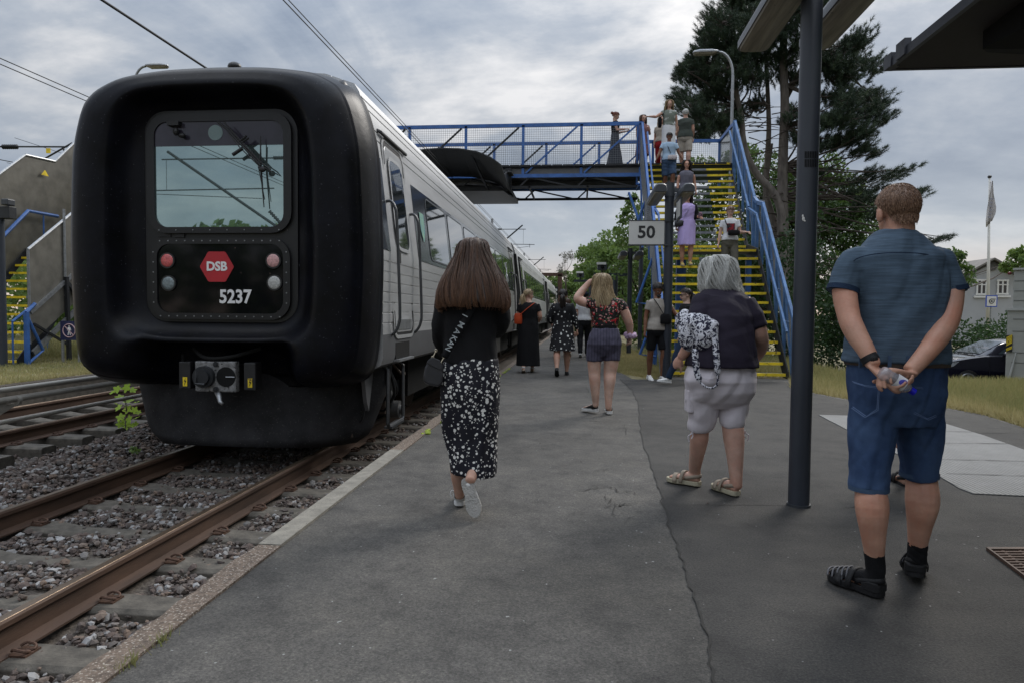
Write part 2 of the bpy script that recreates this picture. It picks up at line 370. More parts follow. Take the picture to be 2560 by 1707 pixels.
M_LEAFD = leafmat('dark_hedge_leaves', [(0, (.012, .030, .010)), (.5, (.028, .060, .018)), (1, (.055, .11, .03))], .15)
M_LEAFY = leafmat('young_maple_leaves', [(0, (.15, .26, .02)), (.5, (.26, .38, .03)), (1, (.38, .50, .06))], .35)
M_GRASSG = leafmat('grass_blades', [(0, (.09, .13, .03)), (.45, (.17, .19, .06)), (.75, (.30, .26, .11)), (1, (.44, .37, .19))], .2)
M_SOIL = mat('grass_soil', (.12, .115, .05), .95, var=.4, vs=3, bump=.8, bs=30, col2=(.25, .21, .11))
M_SOILG = mat('meadow_green', (.07, .09, .03), .95, var=.4, vs=.8, bump=.6, bs=8, col2=(.14, .15, .06))
M_MOSS = mat('moss', (.22, .28, .03), .95, var=.4, vs=30, bump=.8, bs=60)
# ================================================================== SETTING
TX, T2X = -3.56, -7.48
RZ = -.27
def sst(a, b, x):
    t = np.clip((x - a) / (b - a), 0, 1); return t * t * (3 - 2 * t)
def struct(name, mb, m, label, **k): return mb.build(name, m, label=label, kind='structure', **k)

# base terrain far out to the horizon
def hground(x, y):
    zc = -.0995 * x + .995 * y
    h = -.95 * sst(13.0, 18.0, zc) * sst(5.2, 7.5, x)
    h = h - .012
    h = np.where(x < -1.6, -.62, h)
    return h
mb = MB()
xs = np.concatenate([[-900, -300, -120, -60, -30, -17, -1.62, -1.58], np.linspace(-1.5, 12, 28), np.linspace(13, 40, 28), [60, 120, 300, 900]])
ys = np.concatenate([[-300, -60, -20, -5], np.linspace(0, 30, 61), np.linspace(32, 60, 12), [80, 120, 200, 400, 900, 1500]])
Xg, Yg = np.meshgrid(xs, ys); Zg = hground(Xg, Yg)
Vg = np.stack([Xg.ravel(), Yg.ravel(), Zg.ravel()], 1); nx = len(xs)
Fg = np.array([(j * nx + i, j * nx + i + 1, (j + 1) * nx + i + 1, (j + 1) * nx + i) for j in range(len(ys) - 1) for i in range(nx - 1)])
mb.add(Vg, Fg); struct('ground', mb, M_SOIL, 'grassy earth beyond the paved platform', smooth=True, origin=(0, 0, 0))

# paved platform: outline from the photograph put on the ground plane
PE = -1.565
pl = [(PE, -8), (30, -8), tuple(G(2700, 1120)[:2]), tuple(G(2560, 1067)[:2]), tuple(G(2460, 1036)[:2]), tuple(G(2355, 1016)[:2]), tuple(G(2200, 1006)[:2]), tuple(G(2113, 996)[:2]), tuple(G(2039, 982)[:2]), tuple(G(1990, 968)[:2]), (4.25, 13.2), (4.3, 13.85), (1.45, 13.85), tuple(G(1650, 952)[:2]), tuple(G(1580, 946)[:2]), tuple(G(1551, 930)[:2]), tuple(G(1538, 905)[:2]), (.80, 17.5), (.75, 22), (.75, 160), (PE, 160)]
mb = MB(); V = [(x, y, 0) for x, y in pl] + [(x, y, -.5) for x, y in pl]; n = len(pl)
mb.add(V, [tuple(range(n))] + [(i, n + i, n + (i + 1) % n, (i + 1) % n) for i in range(n)])
struct('platform', mb, M_ASPH, 'grey worn asphalt platform along the train')
# darker newer strip to the right of the long seam
seam = [(1549, 948), (1580, 975), (1596, 1010), (1600, 1060), (1612, 1120), (1632, 1180), (1650, 1225), (1668, 1290), (1690, 1360), (1712, 1430), (1742, 1510), (1768, 1590), (1785, 1700), (1800, 1800)]
sm = [G(*p) for p in seam]
mb = MB(); rs = np.random.RandomState(3)
sw = []
for i in range(len(sm) - 1):
    for t in np.linspace(0, 1, 7)[:-1]:
        p = sm[i] * (1 - t) + sm[i + 1] * t; sw.append(p + np.array([rs.normal(0, .006), rs.normal(0, .006), 0]))
right = [np.array((1.05, -6, 0)), np.array((26, -6, 0)), np.array((26, 2.0, 0)), G(2700, 1122), G(2560, 1071), G(2460, 1040), G(2355, 1020), G(2200, 1010), G(2113, 1000), G(2039, 985), G(1990, 972), np.array((4.1, 13.15, 0)), np.array((1.7, 13.3, 0))]
poly = [(p[0], p[1], .004) for p in sw[::-1]] + [(p[0], p[1], .004) for p in []]
P2 = [(p[0], p[1], .004) for p in sw] + [(p[0], p[1], .004) for p in right]
mb.add(P2, [tuple(range(len(P2)))]); struct('asphalt_patch', mb, M_ASPH2, 'darker asphalt to the right of the long crack')
mb = MB()
M_CRACK = mat('crack', (.026, .024, .021), .95)
M_SEAMD = mat('seam_dirt', (.045, .040, .033), .95, var=.5, vs=20)
def ribbon(mb, pts, w, z, jit=.004, taper=True):
    pts = [np.array(p, float) for p in pts]; V = []; n = len(pts)
    for i, p in enumerate(pts):
        d = pts[min(i + 1, n - 1)] - pts[max(i - 1, 0)]; d[2] = 0; d /= np.linalg.norm(d) + 1e-9
        nn = np.array((-d[1], d[0], 0)); ww = w * (.35 + .9 * rs.rand()) * (min(1, 4 * min(i, n - 1 - i) / n + .1) if taper else 1)
        q = p + nn * rs.normal(0, jit); q[2] = z; V += [q - nn * ww / 2, q + nn * ww / 2]
    mb.add(V, [(2 * i, 2 * i + 2, 2 * i + 3, 2 * i + 1) for i in range(n - 1)])
ribbon(mb, sw, .009, .0075, .003, False)
def crackline(p0, p1, n, amp, w):
    a, b = G(*p0), G(*p1); off = 0; pts = []
    for i in range(n + 1):
        t = i / n; off = off * .85 + rs.normal(0, amp); pts.append(a * (1 - t) + b * t + np.array([off * .5, off, 0]) * (1 if 0 < i < n else 0))
    ribbon(mb, pts, w, .0080, .002)
for c in [((1430, 1051), (1580, 1053), 30, .02, .010), ((1560, 1060), (1570, 1090), 8, .02, .008), ((1430, 1230), (1500, 1222), 14, .02, .008), ((1470, 1218), (1600, 1240), 18, .03, .010), ((1500, 1270), (1600, 1258), 14, .03, .010), ((1480, 1180), (1530, 1172), 10, .02, .007), ((1590, 1290), (1560, 1300), 6, .02, .007), ((1660, 1262), (2010, 1266), 30, .006, .007), ((1500, 1240), (1560, 1290), 10, .03, .006),
          ((1470, 985), (1466, 960), 8, .03, .007), ((1090, 1040), (1300, 1036), 26, .008, .006), ((690, 1437), (722, 1437), 4, .005, .006), ((2090, 1268), (2200, 1262), 8, .01, .006), ((1500, 1235), (1540, 1262), 6, .02, .005)]:
    crackline(*c)
struct('platform_cracks', mb, M_CRACK, 'dark cracks and seam in the asphalt')

# kerb with one pale repaired length
def kerb(name, y0, y1, m, label, z=.012):
    mb = MB(); n = max(2, int((y1 - y0) / .12)); V = []
    for i in range(n + 1):
        y = y0 + (y1 - y0) * i / n; e = 0 if m is M_KERB else rs.normal(0, .008)
        V += [(-1.70 + e, y, -.42), (-1.70 + e, y, z - .02 + rs.normal(0, .002)), (-1.685 + e, y, z), (PE + .003, y, z), (PE + .003, y, -.42)]
    mb.add(V, [(5 * i + k, 5 * i + k + 5, 5 * i + k + 6, 5 * i + k + 1) for i in range(n) for k in range(4)] + [(4, 3, 2, 1, 0), tuple(5 * n + k for k in range(5))])
    return struct(name, mb, m, label)
kerb('kerb', -4, 3.42, M_KERB2, 'weathered brown aggregate kerb at the near platform edge')
kerb('kerb', 3.425, 5.95, M_KERB, 'pale repaired concrete kerb at the platform edge', .016)
kerb('kerb', 5.955, 160, M_KERB2, 'brown aggregate kerb running along the far platform edge')
mb = MB()
for y in np.concatenate([np.arange(6.8, 10.5, .03), np.arange(13, 16, .06)]):
    if math.sin(y * 3.1) + math.sin(y * 7.7) * .6 > -.4:
        mb.ell((PE + rs.normal(.0, .018), y, .008), .012 + .014 * rs.rand(), .02 + .03 * rs.rand(), .008 + .008 * rs.rand(), 7, 4)
mb.build('moss_patches', M_MOSS, label='yellow green moss along the platform kerb', kind='stuff')

# tactile concrete ramp plates, right
ramp_px = [(2046, 1038), (2121, 1040), (2240, 1052), (2350, 1056), (2460, 1090), (2600, 1140), (2600, 1244), (2432, 1236), (2397, 1222), (2339, 1187), (2230, 1130), (2121, 1077)]
mb = MB(); P = [G(*p) for p in ramp_px]; n = len(P)
mb.add([(p[0], p[1], .012) for p in P] + [(p[0], p[1], -.01) for p in P], [tuple(range(n))[::-1]] + [(i, n + i, n + (i + 1) % n, (i + 1) % n) for i in range(n)])
M_PLATE = mat('pale_plate', (.165, .165, .16), .7, var=.1, vs=4, bump=.5, bs=60)
t = M_PLATE.node_tree; b = t.nodes['Principled BSDF']; tcn = [q for q in t.nodes if q.type == 'TEX_COORD'][0]
wv = N(t, 'ShaderNodeTexWave'); wv.inputs['Scale'].default_value = 9; wv.bands_direction = 'X'; t.links.new(tcn.outputs['Object'], wv.inputs['Vector'])
bp = N(t, 'ShaderNodeBump'); bp.inputs['Strength'].default_value = .8; bp.inputs['Distance'].default_value = .01; t.links.new(wv.outputs[0], bp.inputs['Height']); t.links.new(bp.outputs[0], b.inputs['Normal'])
struct('ribbed_paving', mb, M_PLATE, 'pale ribbed concrete paving plates on the right')
mb = MB()
for a, c in (((2121, 1108 - 31), (2640, 1085)), ((2345, 1151), (2640, 1158)), ((2365, 1187), (2640, 1196)), ((2330, 1110), (2560, 1112))):
    A, C = G(*a), G(*c); ribbon(mb, [A * (1 - t_) + C * t_ for t_ in np.linspace(0, 1, 12)], .012, .0165, .001, False)
struct('paving_joints', mb, M_CRACK, 'dark joints between the paving plates')
# drain grate
c0 = G(2465, 1376); th = thing('drain_grate', (c0[0], c0[1], 0), 'rusty slotted drain grate set in the asphalt', 'drain grate')
gx, gy = np.array((.83, .55, 0)), np.array((0, 0, 0))
A, B_, C_, D_ = G(2465, 1376), G(2560, 1376), G(2700, 1500), G(2565, 1452)
mb = MB(); e1 = (B_ - A); e2 = (D_ - A)
fr = lambda u, v, z: A + e1 * u + e2 * v + np.array((0, 0, z))
for (u0, u1, v0, v1) in ((0, 1.6, 0, .07), (0, 1.6, .93, 1), (0, .05, .07, .93), (1.55, 1.6, .07, .93)):
    mb.add([fr(u0, v0, .004), fr(u1, v0, .004), fr(u1, v1, .004), fr(u0, v1, .004), fr(u0, v0, .022), fr(u1, v0, .022), fr(u1, v1, .022), fr(u0, v1, .022)], [(0, 1, 2, 3), (4, 5, 6, 7), (0, 1, 5, 4), (1, 2, 6, 5), (2, 3, 7, 6), (3, 0, 4, 7)])
mb.build('frame', M_RUST, th)
mb = MB()
for v in np.linspace(.14, .86, 9):
    mb.beam(fr(.05, v, .012), fr(1.55, v, .012), .016, .012)
for u in (.35, .8, 1.2): mb.beam(fr(u, .07, .010), fr(u, .93, .010), .014, .010)
mb.build('bars', M_RUST_D, th)
mb = MB(); mb.add([fr(.05, .07, .006), fr(1.55, .07, .006), fr(1.55, .93, .006), fr(.05, .93, .006)], [(0, 1, 2, 3)]); mb.build('pit', M_CRACK, th)
# car park
mb = MB(); mb.add([(7.2, 17.6, -.945), (60, 17.6, -.945), (60, 27, -.945), (7.2, 27, -.945)], [(0, 1, 2, 3)])
struct('parking_lot', mb, M_LOT, 'pale asphalt of the car park behind the grass')

# ---- track bed
def bedz(x, y):
    z = np.full_like(x, -.492)
    hump = np.exp(-((x + 5.35) / .46) ** 2) * .20 * (1 + .3 * np.sin(y * 1.7))
    return z + hump + .012 * np.sin(x * 13 + y * 5) + .012 * np.sin(y * 11 - x * 7)
xs = np.linspace(-9.36, -1.69, 60); ys = np.concatenate([np.linspace(-2, 14, 110), np.linspace(15, 160, 40)])
Xg, Yg = np.meshgrid(xs, ys); V = np.stack([Xg.ravel(), Yg.ravel(), bedz(Xg, Yg).ravel()], 1); nx = 60
mb = MB(); mb.add(V, np.array([(j * nx + i, j * nx + i + 1, (j + 1) * nx + i + 1, (j + 1) * nx + i) for j in range(len(ys) - 1) for i in range(nx - 1)]))
struct('track_bed', mb, M_BALBASE, 'dirty ballast bed under the tracks', smooth=True)
# loose stones as real chips
ico_v = []
import bmesh
bmt = bmesh.new(); bmesh.ops.create_icosphere(bmt, subdivisions=1, radius=1); bmt.verts.ensure_lookup_table()
ICV = np.array([v.co[:] for v in bmt.verts]); ICF = np.array([[v.index for v in f.verts] for f in bmt.faces]); bmt.free()
protos = []
for k in range(14):
    q = ICV.copy(); 
    for _ in range(6):
        nrm = rs.normal(size=3); nrm /= np.linalg.norm(nrm); dd = q @ nrm; lim = .45 + .3 * rs.rand(); q -= np.outer(np.maximum(dd - lim, 0), nrm)
    protos.append(q * (.7 + .6 * rs.rand(3)))
def stones(name, n, region, size, label, pale=.0):
    mb = MB(); Vs, Fs, Rs = [], [], []; k = 0
    for i in range(n):
        x, y, r = region()
        z = bedz(np.array(x), np.array(y)) + r * .035
        s = size * (.55 + .9 * rs.rand() ** 1.5); th_ = rs.rand() * 6.28; c, s_ = math.cos(th_), math.sin(th_)
        tl = rs.normal(0, .5); R1 = np.array([[c, -s_, 0], [s_, c, 0], [0, 0, 1]]) @ np.array([[1, 0, 0], [0, math.cos(tl), -math.sin(tl)], [0, math.sin(tl), math.cos(tl)]])
        q = (protos[rs.randint(14)] * np.array((1, .8, .62)) * s) @ R1.T + np.array((x, y, float(z) + s * .2))
        Vs.append(q); Fs.append(ICF + k); k += 12; rv = min(1, rs.rand() * (1 - pale) + pale * (rs.rand() ** .5)); Rs.append(np.full(12, rv))
    mb.add(np.concatenate(Vs), np.concatenate(Fs), np.concatenate(Rs))
    mb.build(name, M_STONE, label=label, kind='stuff', smooth=False)
SLP = .62; SL0 = .55
def reg_hump():
    y = rs.rand() ** 1.3 * 9.5 + 2.2
    return -5.35 + rs.normal(0, .36), y, rs.rand()
def reg_mid():
    while True:
        y = 1.3 + rs.rand() * 8.5; x = TX + (rs.rand() - .5) * 1.28; u = ((y - SL0) % SLP) / SLP
        if .20 < u < .80 or rs.rand() < .10: return x, y, rs.rand()
def reg_edge():
    while True:
        y = 1.0 + rs.rand() ** 1.2 * 15; x = -2.66 + rs.rand() * .94; u = ((y - SL0) % SLP) / SLP
        if .20 < u < .80 or rs.rand() < .16 or x > -2.0: return x, y, rs.rand()
def reg_left():
    y = 1.3 + rs.rand() * 8; x = -4.42 - rs.rand() ** 1.1 * .8; return x, y, rs.rand()
def reg_t2():
    y = 4.5 + rs.rand() * 9; x = -9.3 + rs.rand() * 3.3
    return x, y, rs.rand() * .5
stones('ballast', 7500, reg_hump, .036, 'loose ballast stones heaped between the tracks', .12)
stones('ballast', 9500, reg_mid, .028, 'ballast stones between the near sleepers')
stones('ballast', 10500, reg_edge, .027, 'ballast stones between rail and kerb', .1)
stones('ballast', 5000, reg_left, .034, 'dark ballast shoulder left of the near track')
stones('ballast', 5500, reg_t2, .030, 'ballast around the far track', .1)

# ---- rails: every rail a thing
RAILP = [(-.075, -.172), (.075, -.172), (.075, -.160), (.012, -.140), (.009, -.048), (.034, -.036), (.035, -.010), (.028, 0), (-.028, 0), (-.035, -.010), (-.034, -.036), (-.009, -.048), (-.012, -.140), (-.075, -.160)]
def rail(x, z, label, y1=160):
    t_ = thing('rail', (x, -3, z), label, 'rail', 'running rails')
    mb = MB(); mb.prism([(x + a, z + b - .002) for a, b in RAILP], 'y', -3, y1); mb.build('rail_body', M_RUST, t_)
    mb = MB(); mb.prism([(x - .026, z - .001), (x + .026, z - .001), (x + .024, z + .002), (x - .024, z + .002)], 'y', -3, y1); mb.build('running_surface', M_RAILTOP, t_)
rail(TX + .7525, RZ, 'brown rusty rail of the near track, beside the platform')
rail(TX - .7525, RZ, 'rusty rail on the far side of the near track')
rail(T2X + .7525, RZ + .08, 'dark rail of the second track, nearer to the ballast heap')
rail(T2X - .7525, RZ + .08, 'dark rail of the second track beside the island platform')
def sleeper_proto(x, z):
    t_ = thing('sleeper', (x, 0, z), 'concrete sleeper', 'sleeper', 'concrete sleepers')
    mb = MB(); prof = lambda w, h: [(-w, -.14), (w, -.14), (w, -.02 + h), (w - .03, h), (-w + .03, h), (-w, -.02 + h)]
    R = []
    for xx, w, h in ((-1.28, .115, 0), (-.9, .125, .004), (-.52, .125, 0), (-.3, .10, -.025), (.3, .10, -.025), (.52, .125, 0), (.9, .125, .004), (1.28, .115, 0)):
        R.append([(x + xx, a, z + b) for a, b in prof(w, h)])
    mb.loft(R); mb.build('concrete_beam', M_SLEEP, t_, bevel=.006)
    for s in (-.7525, .7525):
        for q in (-1, 1):
            mb = MB(); cx = x + s + q * .115
            for yo in (-.03, .03):
                mb.tube([(cx - q * .045, yo * .9, z + .024), (cx - q * .02, yo * 1.35, z + .038), (cx + q * .025, yo * 1.3, z + .030), (cx + q * .038, yo * .5, z + .02), (cx + q * .012, yo * .2, z + .02)], .0075, 6, smooth=3)
            mb.bx(cx - .045, cx + .045, -.05, .05, z - .002, z + .014)
            mb.build('rail_clip', M_RUST_D, t_)
    return t_
sp1 = sleeper_proto(TX, RZ - .172)
ORDN = 'first second third fourth fifth sixth seventh eighth ninth tenth eleventh twelfth thirteenth fourteenth fifteenth sixteenth seventeenth eighteenth nineteenth twentieth twenty-first twenty-second twenty-third twenty-fourth twenty-fifth twenty-sixth twenty-seventh'.split()
n1_ = 0
for i in range(26):
    y = SL0 + i * SLP
    if y < .8: continue
    lb = 'concrete sleeper under the near track, %s from the camera' % ORDN[n1_]
    if n1_ == 0: sp1.location.y = y; sp1['label'] = lb
    else: copy_tree(sp1, (TX, y, RZ - .172), lb, rotz=rs.normal(0, .006))
    n1_ += 1
sp2 = None
for i in range(16):
    y = 4.3 + i * SLP
    copy_tree(sp1, (T2X, y, RZ - .172 + .08), 'concrete sleeper under the second track, %s from the left picture edge' % ORDN[i], rotz=rs.normal(0, .006))

# ---- pipe guard rails between the tracks
fx = -5.62
t_ = thing('pipe_fence', (fx, 3, -.4), 'low fence of pale steel pipes between the two tracks', 'fence')
for (a, c, rr) in (((0, 976), (229, 945), .030), ((0, 1002), (275, 959), .033), ((0, 1056), (344, 989), .024)):
    A, C = onX(*a, fx), onX(*c, fx); d = (C - A) / np.linalg.norm(C - A)
    d = np.array((0, d[1], d[2])); d /= np.linalg.norm(d)
    mb = MB(); mb.tube([A - d * 3.5, C + d * 9], rr, 14); mb.build('pipe', M_PIPE, t_, smooth=True, angle=50)
A = onX(42, 1000, fx); mb = MB(); mb.tube([A - (0, .02, 0), A + (0, .02, 0)], .05, 14); A2 = onX(12, 1003, fx); mb.tube([A2 - (0, .005, 0), A2 + (0, .005, 0)], .037, 14); mb.build('collar', M_PIPE, t_, smooth=True, angle=40)
g0, g1, g2 = onX(-260, 1030, fx), onX(36, 1008, fx), onX(-30, 1048, fx)
mb = MB(); mb.prism([(g1[1], g1[2]), (g1[1] - .02, g1[2] - .03), (g2[1], g2[2] - .02), (g0[1], -.42), (g0[1] - .3, -.42), (g0[1], g0[2])], 'x', fx - .012, fx + .012); mb.build('gusset', M_PIPE, t_)

# ---- island platform at left
mb = MB(); mb.bx(-9.62, -9.4, -3, 160, -.6, -.06); struct('platform_wall', mb, M_SLEEP, 'concrete edge wall of the island platform')
mb = MB(); mb.bx(-9.9, -9.36, -3, 160, -.06, -.02); 
struct('island_coping', mb, M_BALBASE, 'dark eroded coping of the island platform')
mb = MB(); xs = np.linspace(-60, -9.42, 90); ys = np.linspace(-3, 160, 120); Xg, Yg = np.meshgrid(xs, ys)
Zg = .0 + .02 * np.sin(Xg * 3) * np.sin(Yg * 2.2) - .03 * (Xg > -9.6); V = np.stack([Xg.ravel(), Yg.ravel(), Zg.ravel()], 1); nx = 90
mb.add(V, np.array([(j * nx + i, j * nx + i + 1, (j + 1) * nx + i + 1, (j + 1) * nx + i) for j in range(119) for i in range(nx - 1)])); struct('island_platform', mb, M_SOIL, 'grassy island platform beyond the second track', smooth=True)

# ---- grass blades
def blades(name, n, region, label, h0=.05, h1=.14, hue=(0, 1), w=.006):
    P = np.array([region() for _ in range(n)]); x, y, z = P[:, 0], P[:, 1], P[:, 2]
    h = h0 + (h1 - h0) * rs.rand(n) ** 1.6; a = rs.rand(n) * 6.28; ln = rs.normal(0, .45, n) * h; a2 = rs.rand(n) * 6.28
    ww = w * (.6 + .8 * rs.rand(n))
    b0 = np.stack([x - np.cos(a) * ww, y - np.sin(a) * ww, z], 1); b1 = np.stack([x + np.cos(a) * ww, y + np.sin(a) * ww, z], 1)
    tp = np.stack([x + np.cos(a2) * ln, y + np.sin(a2) * ln, z + h], 1)
    V = np.stack([b0, b1, tp], 1).reshape(-1, 3); F = np.arange(3 * n).reshape(-1, 3)
    r = np.repeat(np.clip(hue[0] + (hue[1] - hue[0]) * rs.rand(n) + P[:, 3] if P.shape[1] > 3 else hue[0] + (hue[1] - hue[0]) * rs.rand(n), 0, 1), 3)
    mb = MB(); mb.add(V, F, r); mb.build(name, M_GRASSG, label=label, kind='stuff')
def nzf(x, y, s=1.0): return math.sin(x * 1.3 * s + math.sin(y * .9 * s) * 1.7) * math.sin(y * 1.1 * s + 1.3 + math.sin(x * .7 * s))
edge_pts = [G(2560, 1067), G(2460, 1036), G(2355, 1016), G(2200, 1006), G(2113, 996), G(2039, 982), G(1990, 968)]
def reg_gr():
    while True:
        px = 1975 + rs.rand() ** 1.15 * 860; py = 905 + rs.rand() ** .8 * 240
        k = np.interp(px, [1990, 2039, 2113, 2200, 2355, 2460, 2560, 2700, 2850], [968, 982, 996, 1006, 1016, 1036, 1067, 1118, 1150])
        if py > k + rs.normal(0, 1.5): continue
        p = G(px, py); z = float(hground(p[0], p[1]))
        if p[1] > 17 and p[0] > 7: 
            continue
        near = max(0, 1 - (k - py) / 38); return p[0], p[1], z, .75 * near - .12 + .18 * nzf(p[0], p[1], 2) 
blades('grass', 78000, reg_gr, 'dry grass verge right of the platform with greener grass behind', .04, .17, (.05, .60), .007)
def reg_gr2():
    while True:
        x = .72 + rs.rand() * 1.1; y = 13.2 + rs.rand() ** 1.3 * 16
        p = (x - .82) - max(0, (14.6 - y)) * .5
        if y < 13.75 and x > 1.5: continue
        if p < rs.normal(0, .03): continue
        return x, y, -.01, .12 + .2 * nzf(x, y, 3)
blades('grass', 26000, reg_gr2, 'yellowed grass patch left of the stair foot', .03, .09, (.4, .95), .007)
def reg_gr3():
    x = -9.42 - rs.rand() ** 1.5 * 6; y = 5 + rs.rand() * 13; return x, y, -.0, .15 - .035 * (-9.4 - x) * 2 + .15 * nzf(x, y, 2)
blades('grass', 46000, reg_gr3, 'mown dry grass on the island platform', .03, .10, (.35, .85), .008)
def reg_gr4():
    x = 1.8 + rs.rand() * 4.0; y = 14.2 + rs.rand() * 9; return x, y, -.01
blades('grass', 16000, reg_gr4, 'green grass seen through the open stair treads', .05, .2, (.05, .5), .009)
def reg_gr5():
    x = -10.2 - rs.rand() * 6; y = 16 + rs.rand() * 9; return x, y, 0, 0
blades('grass', 14000, reg_gr5, 'tall green grass under the left stairs', .2, .7, (.05, .5), .012)
def reg_tuft():
    c = [(PE - .02, 1.62), (PE, 2.2), (PE + .01, 2.38), (PE - .05, 1.3), (PE - .2, 1.75)][rs.randint(5)]
    return c[0] + rs.normal(0, .015), c[1] + rs.normal(0, .03), 0
blades('weeds', 260, reg_tuft, 'small green weeds growing at the kerb', .02, .06, (0, .2), .0025)

mb = MB()
for _ in range(110):
    x = -1.4 + rs.rand() * 6.5; y = 1.6 + rs.rand() ** 1.2 * 9; s_ = .002 + .005 * rs.rand() ** 2
    mb.ell((x, y, .010), s_ * (1 + rs.rand()), s_, s_ * .5, 5, 3, r=rs.rand())
mb.build('grit', M_STONE, label='tiny pale stones and grit scattered on the platform', kind='stuff')
# ================================================================== TRAIN
train = thing('train', (TX, 6.3, RZ), 'silver intercity train with big black rubber front standing at the platform', 'train')
def prof_half(groove):
    """list of (dx, z) from the bottom up to the roof crown"""
    P = [(1.46, .66), (1.53, .70), (1.55, .78), (1.55, 1.01)]
    def seg(a, b, step, dep=.008, wd=.016):
        L_ = math.hypot(b[0] - a[0], b[1] - a[1]); n = int(L_ / step); out = []
        tx, tz = (b[0] - a[0]) / L_, (b[1] - a[1]) / L_; nx_, nz_ = -tz, tx    # inward for the right side
        for i in range(1, n + 1):
            s = i * step
            if s + wd > L_: break
            p = lambda q, d: (a[0] + tx * q + nx_ * d, a[1] + tz * q + nz_ * d)
            out += [p(s, 0), p(s + .002, dep), p(s + wd, dep), p(s + wd + .004, 0)]
        return out
    P += seg((1.55, 1.01), (1.55, 1.87), .107) if groove else []
    P += [(1.55, 1.87), (1.435, 2.83)]
    P += [(1.42, 2.93)] + (seg((1.42, 2.93), (1.375, 3.22), .1) if groove else []) + [(1.375, 3.22)]
    P += (seg((1.375, 3.22), (1.30, 3.47), .1) if groove else []) + [(1.30, 3.47), (1.25, 3.55)]
    P += (seg((1.25, 3.55), (.95, 3.655), .12) if groove else []) + [(.95, 3.655), (.5, 3.695), (0, 3.71)]
    return P
def full_prof(groove=True, s=1.0):
    h = prof_half(groove); r = [(TX + a * s, b) for a, b in h]; l = [(TX - a * s, b) for a, b in h[:-1]][::-1]
    return r + l
PR = full_prof()
def body(y0, y1, parent):
    n = len(PR); V = [(x, y0, z) for x, z in PR] + [(x, y1, z) for x, z in PR]
    low, hi = [], []
    for i in range(n - 1):
        f = (i, i + 1, n + i + 1, n + i); (low if max(PR[i][1], PR[i + 1][1]) < 1.02 else hi).append(f)
    caps = [tuple(range(n))[::-1], tuple(range(n, 2 * n)), (n - 1, 0, n, 2 * n - 1)]
    mb = MB(); mb.add(V, hi + caps); mb.build('car_shell', M_SILVER, parent, smooth=True, angle=25)
    mb = MB(); mb.add(V, low); mb.build('lower_band', M_GROOVE, parent, smooth=True, angle=25)
def side_x(z):   # platform-side surface
    return TX + float(np.interp(z, [.78, 1.87, 2.83, 2.93, 3.22, 3.47, 3.55], [1.55, 1.55, 1.435, 1.42, 1.375, 1.30, 1.25]))
def side_panel(mb, y0, y1, z0, z1, off, rad_=0.0, th=.02, side=1, nseg=4):
    """panel lying on the sloping side wall, standing off by off, rounded corners rad_"""
    pts = []
    if rad_ > 0:
        for cy, cz, a0 in ((y1 - rad_, z1 - rad_, 0), (y0 + rad_, z1 - rad_, 90), (y0 + rad_, z0 + rad_, 180), (y1 - rad_, z0 + rad_, 270)):
            for k in range(nseg + 1):
                a = rad(a0 + 90 * k / nseg); pts.append((cy + rad_ * math.cos(a), cz + rad_ * math.sin(a)))
    else: pts = [(y1, z1), (y0, z1), (y0, z0), (y1, z0)]
    n = len(pts); fx_ = lambda z, o: TX + side * (side_x(z) - TX + o)
    V = [(fx_(z, off), y, z) for y, z in pts] + [(fx_(z, off - th), y, z) for y, z in pts]
    mb.add(V, [tuple(range(n))] + [(i, n + i, n + (i + 1) % n, (i + 1) % n) for i in range(n)])
def side_ring(mb, y0, y1, z0, z1, w, off, rad_, side=1):
    o = MB(); i = MB(); side_panel(o, y0, y1, z0, z1, off, rad_, .0, side); side_panel(i, y0 + w, y1 - w, z0 + w, z1 - w, off, max(.01, rad_ - w), .0, side)
    a, b = o.verts(), i.verts(); n = len(a) // 2; a, b = a[:n], b[:n]
    mb.add(np.concatenate([a, b]), [(k, (k + 1) % n, n + (k + 1) % n, n + k) for k in range(n)])

# --- front nose: rubber ring
NT = 220
def sup(a, b, n, t):
    c, s = math.cos(t), math.sin(t); return a * math.copysign(abs(c) ** (2 / n), c), b * math.copysign(abs(s) ** (2 / n), s)
_ol = [(0, .455), (.55, .462), (.94, .478), (1.20, .495), (1.36, .54), (1.475, .64), (1.53, .87), (1.56, 1.27), (1.575, 1.8), (1.552, 2.45), (1.525, 2.84), (1.465, 3.12), (1.405, 3.29), (1.335, 3.40), (1.235, 3.485), (1.0, 3.585), (.6, 3.645), (.3, 3.662), (0, 3.668)]
_o2, _ = catmull([np.array(p + (0,), float) for p in _ol], [0] * len(_ol), 8); _o2 = np.array(_o2)[:, :2]
_i2 = np.array([np.array(sup(.80, 1.045, 6.5, q)) + (0, 2.17) for q in np.linspace(-math.pi / 2, math.pi / 2, 200)])
_ao = np.arctan2(_o2[:, 1] - 2.12, _o2[:, 0]); _ai = np.arctan2(_i2[:, 1] - 2.12, _i2[:, 0])
def outer_pt(t):
    a = (t + math.pi) % (2 * math.pi) - math.pi; s_ = 1 if abs(a) <= math.pi / 2 else -1; aa = a if s_ == 1 else (math.copysign(math.pi, a) - a)
    return s_ * np.interp(aa, _ao, _o2[:, 0]), float(np.interp(aa, _ao, _o2[:, 1]))
def outer_low(t):
    x, z = outer_pt(t)
    return x, z
def inner_pt(t):
    a = (t + math.pi) % (2 * math.pi) - math.pi; s_ = 1 if abs(a) <= math.pi / 2 else -1; aa = a if s_ == 1 else (math.copysign(math.pi, a) - a)
    return s_ * np.interp(aa, _ai, _i2[:, 0]), float(np.interp(aa, _ai, _i2[:, 1]))
